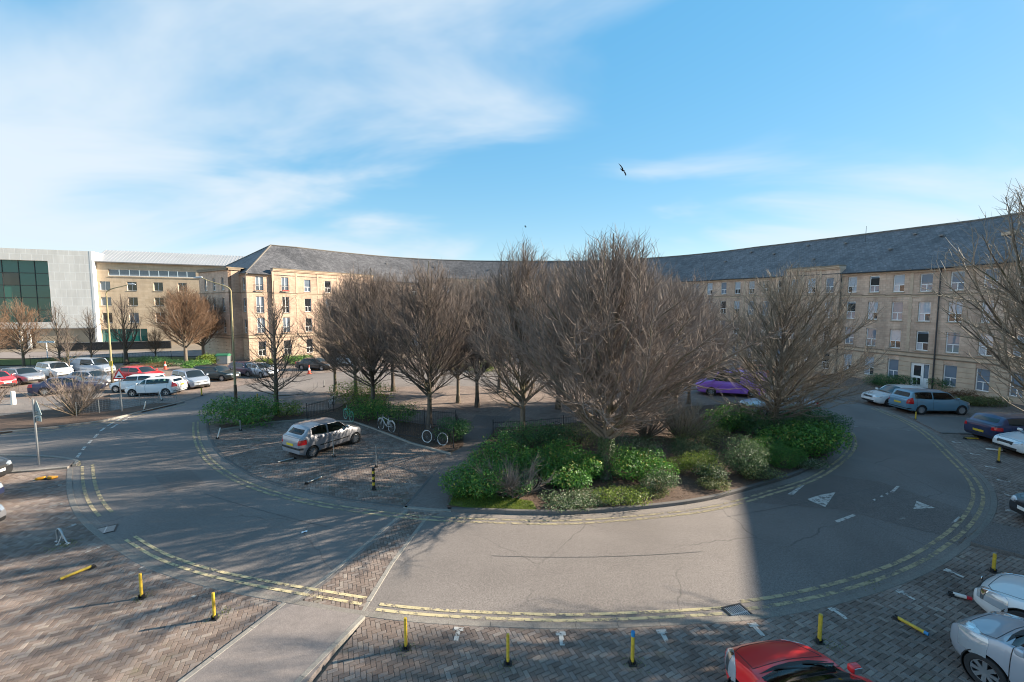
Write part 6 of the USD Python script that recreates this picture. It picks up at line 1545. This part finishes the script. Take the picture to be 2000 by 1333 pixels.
# ---------------------------------------------------------------- parking posts, signs, lamps, bicycles, birds
def cyl(r, h, at=(0, 0, 0), n=16, r2=None):
    c = tm(m3.Manifold.cylinder(h, r, r if r2 is None else r2, n)); c.apply_translation(at); return c
PG = 'yellow fold-down parking posts'
def post(px, label, h=.66, r=.032, col='post_yellow', cap=None, lean=(0, 0), base='black_metal', cat_='parking post', bands=None, group=None):
    p = G(px[0], px[1], ZP); t = thing('parking_post', label, cat_, (p[0], p[1], ZP + .003), 0, group)
    top = np.array([lean[0], lean[1], h]); b = np.array([0, 0, .07])
    if bands:
        n = len(bands)
        for i, m in enumerate(bands): obj('band', tube([b + (top - b) * i / n, b + (top - b) * (i + 1) / n], r, 14), m, t, smooth=40)
    else: obj('post', tube([b, top], r, 14), col, t, smooth=40)
    obj('cap', tube([top, top + (top - b) / np.linalg.norm(top - b) * (.09 if cap else .018)], r * 1.08 if cap else r * .9, 14), cap or col, t, smooth=40)
    obj('base_plate', rbox(.17, .13, .025, .01), base, t); obj('hinge', cat([box(.02, .08, .085, (s * .044, 0, .02)) for s in (-1, 1)]), base, t, kind='stuff'); obj('lock', rbox(.05, .05, .05, .012, (.0, .045, .06)), base, t)
    return t
post((277, 1169), 'yellow post on the left block paving, nearer the fallen yellow one', .62)
post((419, 1210), 'yellow post on the left paving beside the footway kerb', .62)
post((793, 1268), 'tall yellow post just right of the footway', .67)
post((992, 1298), 'slim yellow post at the bottom centre between two T marks', .62)
post((1235, 1298), 'yellow post with a blue top at the bottom of the picture', .60, cap='post_blue', r=.036)
post((1600, 1256), 'yellow post above the red car, in the shade', .62, r=.038)
post((1940, 1118), 'yellow post in front of the raised pavement behind the white saloon', .50, r=.036)
post((1788, 821), 'small yellow post beside the blue-grey people carrier', .52, r=.04)
post((394, 773), 'short yellow post in front of the dark green estate', .62, r=.05)
post((503, 785), 'short yellow post behind the laurel clump', .62, r=.045)
post((1950, 904), 'yellow post standing beside a fallen white bar at the right', .70, r=.036)
post((730, 957), 'black and yellow banded post on the inner block paving', .78, r=.055, bands=['black_metal', 'post_yellow', 'black_metal', 'post_yellow', 'black_metal', 'post_yellow', 'black_metal'][:6], cap='black_metal')
for px, lab, h, ln in (((652, 893), 'thin pale grey post beside the silver hatchback', .95, (-.02, 0)), ((735, 913), 'thin grey post standing alone right of the silver hatchback', .98, (.015, 0)), ((470, 842), 'grey post in front of the laurel clump', .62, (0, 0)),
                       ((425, 858), 'tilted pale post on the left tip of the inner paving', .6, (.14, .05)), ((94, 757), 'pale leaning post before the silver hatchback at far left', .75, (-.12, 0)), ((281, 802), 'leaning pale post below the white three-door hatchback', .62, (.16, 0)),
                       ((316, 783), 'leaning pale post behind the rear of the white three-door hatchback', .62, (-.14, 0)), ((633, 756), 'short dark post by the road in front of the dark car', .6, (0, 0))):
    post(px, lab, h, .022 if 'thin' in lab else .03, 'post_grey' if 'grey' in lab or 'dark' in lab else 'post_white', lean=ln)
def fallen(a, b, label, col='post_yellow', ends=None, r=.036):
    A, B = G(*a, ZP + .06), G(*b, ZP + .06); d = (B - A)[:2]; L = np.linalg.norm(d)
    t = thing('fallen_post', label, 'parking post', (A[0], A[1], ZP + .006), math.atan2(d[1], d[0]))
    if ends: cols = ends
    else: cols = [(0, 1, col)]
    for f0, f1, c in cols: obj('post', tube([(L * f0, 0, .055), (L * f1, 0, .055)], r, 14), c, t, smooth=40)
    obj('hinge', cat([box(.09, .016, .075, (-.035, s * .045, 0)) for s in (-1, 1)]), 'black_metal', t, kind='stuff'); obj('base_plate', rbox(.15, .13, .022, .009, (-.03, 0, 0)), 'black_metal', t); obj('lock', rbox(.05, .05, .05, .012, (L * .5, 0, .012)), 'black_metal', t)
fallen((178, 1107), (118, 1131), 'yellow post lying flat on the left block paving')
fallen((1754, 1207), (1814, 1240), 'yellow post with blue end lying flat near the silver small car', ends=[(0, .86, 'post_yellow'), (.86, 1, 'post_blue')])
fallen((1862, 1160), (1898, 1170), 'white and red post lying flat before the white saloon', ends=[(0, .7, 'post_white'), (.7, 1, 'post_red')], r=.045)
fallen((1886, 856), (1910, 857), 'yellow post lying flat beside the navy hatchback')
fallen((1958, 880), (1926, 877), 'pale bar lying beside the upright yellow post at the right', 'post_white')
fallen((574, 895), (543, 903), 'grey post lying behind the silver hatchback', 'post_grey')
fallen((600, 943), (628, 932), 'dark fallen post in weeds on the inner paving', 'post_grey')
# folded orange barrier, two rounded halves
p = G(91, 938); t = thing('folded_barrier', 'orange folded parking barrier lying below the left footway', 'parking barrier', (p[0], p[1], ZP + .006), .2)
for s in (-1, 1): obj('arm', tm(m3.Manifold.batch_hull([m3.Manifold.sphere(.065, 16).translate([s * .09, 0, .075]), m3.Manifold.sphere(.05, 16).translate([s * .32, s * .04, .06]), m3.Manifold.sphere(.06, 16).translate([s * .24, -.05, .065])])), 'post_orange', t, smooth=50)
obj('hinge', rbox(.12, .1, .06, .015), 'black_metal', t); obj('foot', rbox(.5, .05, .02, .006, (0, .02, 0)), 'black_metal', t)
# hoop barrier
p = G(120, 1062); t = thing('hoop_barrier', 'galvanised folding hoop on the left block paving', 'parking hoop', (p[0], p[1], ZP + .004), -.35)
hp = [(-.20, 0, 0), (-.21, 0, .22), (-.19, .0, .36), (-.10, 0, .42), (.02, 0, .38), (.10, 0, .28), (.13, 0, .16)]
obj('hoop', tube(spline(hp, .03), .026, 10), 'galvanised', t, smooth=50); obj('leg', bar((.10, 0, .28), (.07, -.10, 0), .022), 'galvanised', t, smooth=50); obj('leg', bar((.10, 0, .28), (.27, .03, 0), .022), 'galvanised', t, smooth=50)
obj('foot', rbox(.12, .1, .02, .008, (-.20, 0, 0)), 'galvanised', t); obj('foot', rbox(.12, .1, .02, .008, (.07, -.10, 0)), 'galvanised', t); obj('foot', rbox(.12, .1, .02, .008, (.27, .03, 0)), 'galvanised', t)

# lamp posts
def lamp(base, top_px, head_px, label, plate=False):
    p = G(*base); Y = p[1]; a = D(top_px[0], top_px[1], Y); h = a[2]; e = D(head_px[0], head_px[1], Y) - p
    t = thing('lamp_post', label, 'lamp post', (p[0], p[1], 0))
    sx = 1 if e[0] > 0 else -1; ln = (a - p)[:2] * .35
    obj('base', tube([(0, 0, 0), (0, 0, 1.4)], [.115, .105], 12), 'lamp_post_low', t, smooth=40)
    obj('column', tube([(0, 0, 1.4), (ln[0] * .5, 0, h * .6), (ln[0], 0, h - .55)], [.085, .07, .055], 12), 'lamp_post', t, smooth=40)
    arm = spline([(ln[0], 0, h - .55), (ln[0] + sx * .10, 0, h - .16), (ln[0] + sx * .5, 0, h + .05), (e[0] * .6, 0, e[2] * .5 + h * .5 + .06), (e[0] - sx * .35, 0, e[2] + .03)], .12)
    obj('arm', tube(arm, np.linspace(.05, .03, len(arm)), 10), 'lamp_post', t, smooth=50)
    b = m3.Manifold.batch_hull([m3.Manifold.sphere(.06, 14).translate([e[0] - sx * .38, 0, e[2] + .04]), m3.Manifold.sphere(.11, 16).scale([1.2, 1, .6]).translate([e[0] - sx * .05, 0, e[2] + .03]), m3.Manifold.sphere(.05, 14).translate([e[0] + sx * .18, 0, e[2]])])
    hd = obj('lantern', tm(b), 'lamp_head', t, smooth=60); obj('lens', tm(m3.Manifold.sphere(.1, 16).scale([1.6, .8, .3]).translate([e[0] - sx * .05, 0, e[2] - .035])), 'pane_half', hd, smooth=60)
    obj('access_door', box(.1, .012, .45, (0, -.112, .55)), 'lamp_post_low', t)
    if plate: obj('notice', box(.32, .03, .42, (.08, -.12, 2.1)), 'post_yellow', t)
lamp((221, 759), (207, 566), (260, 556), 'left lamp post with yellow notice, its arm reaching right', True)
lamp((461, 787), (452, 560), (384, 543), 'middle lamp post by the laurel clump, its arm reaching left')

# road signs
def tri(s, d, cut=None):
    h = s * .866; return Polygon([(-s / 2, 0), (s / 2, 0), (0, h)]).buffer(-.03).buffer(.03, quad_segs=4)
def upright(poly, th, y, z):
    e = trimesh.creation.extrude_polygon(poly, th, engine='earcut'); e.apply_transform(trimesh.transformations.rotation_matrix(math.pi / 2, [1, 0, 0])); e.apply_translation([0, y, z]); return e
p = G(77, 912); t = thing('road_sign', 'warning sign seen from behind with a plate below, on the left footway', 'road sign', (p[0], p[1], .10), -.35)
hs = D(66, 786, p[1])[2]
obj('pole', tube([(0, 0, 0), (-.06, 0, hs + .02)], .038, 12), 'galvanised', t, smooth=40)
obj('sign_plate', upright(tri(.78, 0), .012, .08, hs - .68), 'sign_back', t); obj('lower_plate', box(.66, .012, .26, (-.03, .075, hs - .98)), 'sign_back', t)
obj('bracket', cat([box(.3, .05, .04, (-.04, .045, hs - .55))]), 'galvanised', t); obj('bracket', box(.3, .05, .04, (-.03, .04, hs - .86)), 'galvanised', t)
p = G(239, 806); t = thing('road_sign', 'red bordered triangular hump warning sign in front of the white hatchback', 'road sign', (p[0], p[1], .05), .12)
hs = D(236, 722, p[1])[2]
obj('pole', tube([(0, 0, 0), (-.05, 0, hs - .02)], .035, 12), 'galvanised', t, smooth=40)
T3 = tri(.86, 0); fc = obj('sign_plate', upright(T3, .012, -.04, hs - .72), 'sign_red', t)
inn_t = Polygon([(-.27, .09), (.27, .09), (0, .555)]).buffer(.008); obj('sign_face', upright(inn_t, .004, -.0525, hs - .72), 'sign_white', fc)
hump_s = Polygon([(-.19, .14)] + [(-.13 + .26 * i / 12, .175 + .085 * math.sin(math.pi * i / 12)) for i in range(13)] + [(.19, .14)]); obj('hump_symbol', upright(hump_s, .003, -.0568, hs - .72), 'black_metal', fc)
# low wire fence in front of the white hatchback
fA, fB = G(150, 816)[:2], G(345, 786)[:2]; d = (fB - fA) / np.linalg.norm(fB - fA); Lf = np.linalg.norm(fB - fA)
t = thing('wire_fence', 'thin low wire mesh fence between the verge and the white hatchback', 'fence', (fA[0], fA[1], .09), math.atan2(d[1], d[0]))
for i in range(6): obj('fence_post', bar((Lf * i / 5, 0, 0), (Lf * i / 5, 0, .95), .02, 6), 'post_grey', t)
obj('wire_mesh', cat([bar((0, 0, z), (Lf, 0, z), .004, 3) for z in np.linspace(.1, .9, 7)] + [bar((x, 0, .1), (x, 0, .9), .0035, 3) for x in np.arange(.15, Lf, .16)]), 'galvanised', t, kind='stuff')
# stone bollard, tee sign post, cones
p = G(27, 791); t = thing('stone_bollard', 'white stone bollard near the left edge', 'bollard', (p[0], p[1], ZP)); obj('shaft', cyl(.15, .95, (0, 0, 0), 20, .125), 'post_white', t, smooth=40); obj('dome', tm(m3.Manifold.sphere(.125, 20).scale([1, 1, .55]).translate([0, 0, .95])), 'post_white', t, smooth=60)
p = G(93, 700); t = thing('street_sign', 'white T-shaped sign post beyond the left car park', 'sign', (p[0], p[1], 0)); obj('pole', bar((0, 0, 0), (0, 0, 2.6), .06), 'sign_white', t); obj('board', box(2.6, .06, .28, (0, -.06, 2.3)), 'sign_white', t)
def cone(px, label, h=.75):
    p = G(*px); t = thing('traffic_cone', label, 'traffic cone', (p[0], p[1], ZP))
    obj('base', rbox(.42, .42, .05, .02), 'cone_red', t); obj('cone', cyl(.17, h - .05, (0, 0, .05), 18, .035), 'cone_red', t, smooth=40)
    f = lambda z: .17 + (.035 - .17) * (z - .05) / (h - .05) + .004
    obj('sleeve', cyl(f(h * .42), h * .26, (0, 0, h * .42), 18, f(h * .68)), 'cone_white', t, smooth=40)
cone((604, 731), 'red and white traffic cone in front of the dark car', 1.0); cone((323, 722), 'orange traffic cone behind the silver car in the left car park', .95)
# cabinets by the end of the curved building
p = G(437, 712); t = thing('waste_bin', 'green wheeled bin by the shaded end of the curved building', 'bin', (p[0], p[1], 0), .2)
obj('tub', tm(m3.Manifold.hull_points(np.array([(a * (.62 + k * .06), b * (.42 + k * .05), z) for k, z in ((0, .12), (1, 1.15)) for a in (-1, 1) for b in (-1, 1)]))), 'post_grey', t); obj('lid', tm(m3.Manifold.batch_hull([m3.Manifold.cylinder(1.46, .09, .09, 14).rotate([0, 90, 0]).translate([-.73, y, 1.2 + z]) for y, z in ((-.44, 0), (0, .17), (.44, 0))])), 'bin_green', t, smooth=40)
for a in (-1, 1):
    for b in (-1, 1): obj('castor', trimesh.creation.cylinder(.08, .05, sections=12, transform=trimesh.transformations.translation_matrix([a * .5, b * .32, .08]) @ trimesh.transformations.rotation_matrix(math.pi / 2, [1, 0, 0])), 'rubber', t)

# railings
def railing(line, label, h=.95, sp=.12, z=.08, name='railing'):
    line = np.array(line); o = line[0]; t = thing(name, label, 'railing', (o[0], o[1], z)); q = line - o
    bars = []
    for a, b in zip(q[:-1], q[1:]):
        L = np.linalg.norm(b - a)
        for zz in (.12, h - .04): obj('rail', bar((*a, zz), (*b, zz), .016, 6), 'iron', t)
        n = int(L / sp)
        for i in range(1, n): c = a + (b - a) * i / n; bars.append(bar((*c, .06), (*c, h + .03), .0075, 5))
    for c in q: obj('railing_post', cat([bar((*c, 0), (*c, h + .08), .024, 8)]), 'iron', t); obj('finial', trimesh.creation.icosphere(1, .035).apply_translation([*c, h + .1]), 'iron', t)
    for k in bars[:300]: obj('upright', k, 'iron', t)
    if len(bars) > 300: obj('uprights', cat(bars[300:]), 'iron', t, kind='stuff')
railing(gp([(738, 843), (779, 855), (830, 864), (886, 878)]), 'black iron railing in front of the dark bare tree, behind the bicycles')
railing(gp([(760, 826), (829, 833), (890, 838), (900, 862)]), 'black iron railing behind the dark bare tree', z=.05)
railing(gp([(963, 860), (1018, 858), (1100, 850), (1165, 838)]), 'black railing at the back of the bed beside the footpath')
railing(gp([(600, 822), (652, 806), (690, 790)]), 'black iron railing around the far end of the strip by the white bicycle')
railing(gp([(60, 716), (150, 712), (240, 709), (335, 705)]), 'long black railing between the left car park and the far pavement', 1.3, .34, 0)

# bicycles
def bicycle(rear, front, label, frame_m, tyre_m='tyre', lean=.12, z=.03, zoff=0.0):
    A, B = G(*rear)[:2], G(*front)[:2]; d = B - A; t = thing('bicycle', label, 'bicycle', ((A + B)[0] / 2, (A + B)[1] / 2, z + .012), math.atan2(d[1], d[0]))
    R = .34; wb = 1.02; S = trimesh.transformations.rotation_matrix(lean, [1, 0, 0])
    def put(n, m, mt, parent=t, **k): return obj(n, m.apply_transform(S), mt, parent, **k)
    xr_, xf_ = -wb / 2, wb / 2
    for x in (xr_, xf_):
        tor = trimesh.creation.torus(R - .018, .018, major_sections=28, minor_sections=6); tor.apply_transform(trimesh.transformations.rotation_matrix(math.pi / 2, [1, 0, 0])); tor.apply_translation([x, 0, R])
        w = put('wheel', tor, tyre_m, smooth=60)
        rm_ = trimesh.creation.torus(R - .042, .010, major_sections=28, minor_sections=5); rm_.apply_transform(trimesh.transformations.rotation_matrix(math.pi / 2, [1, 0, 0])); rm_.apply_translation([x, 0, R]); put('rim', rm_, 'galvanised', w, smooth=60)
        put('spokes', cat([bar((x, (i % 2) * .03 - .015, R), (x + (R - .04) * math.cos(a), 0, R + (R - .04) * math.sin(a)), .0022, 3) for i, a in enumerate(np.linspace(0, 2 * math.pi, 18, endpoint=False))]), 'galvanised', w, kind='stuff')
        put('mudguard', tube([(x + (R + .03) * math.cos(a), 0, R + (R + .03) * math.sin(a)) for a in np.linspace(.3, 2.6, 10)], .018, 5), frame_m, w)
    bb = (-.06, 0, .30); st = (-.20, 0, .78); hd = (.33, 0, .82); hb = (.36, 0, .68)
    put('frame', cat([bar(bb, st, .019), bar(bb, hb, .022), bar((-.18, 0, .70), (.335, 0, .79), .018), bar(hd, hb, .022), bar((-.19, 0, .73), (xr_, .05, R), .011), bar((-.19, 0, .73), (xr_, -.05, R), .011), bar(bb, (xr_, .05, R), .012), bar(bb, (xr_, -.05, R), .012)]), frame_m, smooth=50)
    put('fork', cat([bar(hb, (xf_, .05, R), .014), bar(hb, (xf_, -.05, R), .014)]), frame_m, smooth=50)
    put('seat_post', bar(st, (-.225, 0, .90), .013), 'galvanised'); put('saddle', tm(m3.Manifold.batch_hull([m3.Manifold.sphere(.03, 10).translate([-.36, .07, .93]), m3.Manifold.sphere(.03, 10).translate([-.36, -.07, .93]), m3.Manifold.sphere(.022, 10).translate([-.10, 0, .93])])), 'rubber')
    put('stem', bar(hd, (.31, 0, .98), .014), 'galvanised'); put('handlebar', tube(spline([(.22, -.27, .99), (.30, -.2, 1.0), (.33, 0, .98), (.30, .2, 1.0), (.22, .27, .99)], .05), .012, 6), 'rubber', smooth=50)
    cr = put('chainring', trimesh.creation.cylinder(.09, .012, sections=16, transform=trimesh.transformations.translation_matrix([bb[0], -.06, bb[2]]) @ trimesh.transformations.rotation_matrix(math.pi / 2, [1, 0, 0])), 'rim_dark')
    put('crank', bar((bb[0], -.075, bb[2]), (bb[0] + .14, -.075, bb[2] - .09), .01), 'galvanised', cr); put('pedal', box(.09, .07, .02, (bb[0] + .14, -.12, bb[2] - .1)), 'rubber', cr)
bicycle((868, 873), (829, 866), 'black bicycle with white tyres leaning by the dark shrub', 'bike_black', 'bike_white')
bicycle((768, 848), (740, 840), 'white bicycle with mudguards standing at the railing', 'bike_white', 'bike_white', .06)
bicycle((689, 828), (672, 819), 'turquoise bicycle in front of the bright lime shrub', 'bike_green', 'bike_green', .05)
bicycle((640, 802), (655, 790), 'white bicycle far back at the end of the railing', 'bike_white')
bicycle((1068, 868), (1095, 860), 'dark blue bicycle half hidden behind the bed railing', 'bike_navy')

# litter and birds
p = G(589, 1043); t = thing('paper_scrap', 'scrap of white paper lying on the road', 'litter', (p[0], p[1], ZR + .012), .5); v = np.array([(0, 0, 0), (.09, .01, .02), (.16, .0, 0), (.17, .09, .03), (.08, .1, .005), (.0, .08, .02)]); obj('sheet', (v, np.array([[0, 1, 4], [0, 4, 5], [1, 2, 3], [1, 3, 4]])), 'paper', t); obj('fold', (np.array([(.05, .02, .02), (.13, .03, .05), (.1, .08, .02)]), np.array([[0, 1, 2]])), 'paper', t)
def bird(px, Y, s, label, bank=.9, yaw=2.4):
    q = D(*px, Y); t = thing('bird', label, 'bird', q, yaw, None, (s, s, s))
    body = m3.Manifold.batch_hull([m3.Manifold.sphere(.05, 14).translate([0, 0, 0]), m3.Manifold.sphere(.035, 12).translate([.13, 0, .01]), m3.Manifold.sphere(.022, 10).translate([-.16, 0, 0])]); R_ = trimesh.transformations.rotation_matrix(bank, [1, 0, 0])
    f = lambda m: m.apply_transform(R_)
    obj('body', f(tm(body)), 'feather', t, smooth=60); obj('head', f(tm(m3.Manifold.sphere(.038, 12).translate([.17, 0, .025]))), 'feather', t, smooth=60); obj('beak', f(tm(m3.Manifold.cylinder(.06, .014, .002, 8).rotate([0, 90, 0]).translate([.2, 0, .02]))), 'black_metal', t)
    for sd in (-1, 1):
        W = np.array([(.09, 0, .02), (.13, .17, .06), (.06, .36, .05), (-.09, .50, .02), (-.12, .40, .03), (-.09, .18, .04), (-.09, .0, .02)]); W[:, 1] *= sd; n = len(W); Wt = np.vstack([W, W - [0, 0, .008]]); F = [[0, i, i + 1] for i in range(1, n - 1)] + [[n, n + i + 1, n + i] for i in range(1, n - 1)] + [x for i in range(n) for x in ([i, n + i, n + (i + 1) % n], [i, n + (i + 1) % n, (i + 1) % n])]
        obj('wing', f(trimesh.Trimesh(Wt, F, process=False)), 'feather', t)
    Tl = np.array([(-.13, .03, 0), (-.30, .08, 0), (-.31, 0, 0), (-.30, -.08, 0), (-.13, -.03, 0)]); n = 5; Wt = np.vstack([Tl, Tl - [0, 0, .01]]); F = [[0, i, i + 1] for i in range(1, n - 1)] + [[n, n + i + 1, n + i] for i in range(1, n - 1)] + [x for i in range(n) for x in ([i, n + i, n + (i + 1) % n], [i, n + (i + 1) % n, (i + 1) % n])]
    obj('tail', f(trimesh.Trimesh(Wt, F, process=False)), 'feather', t)
bird((1216, 333), 26, 1.0, 'black bird banking high in the blue sky', 1.05, .9); bird((1026, 443), 75, .8, 'tiny distant black bird just above the roof line', .4, 2.9)
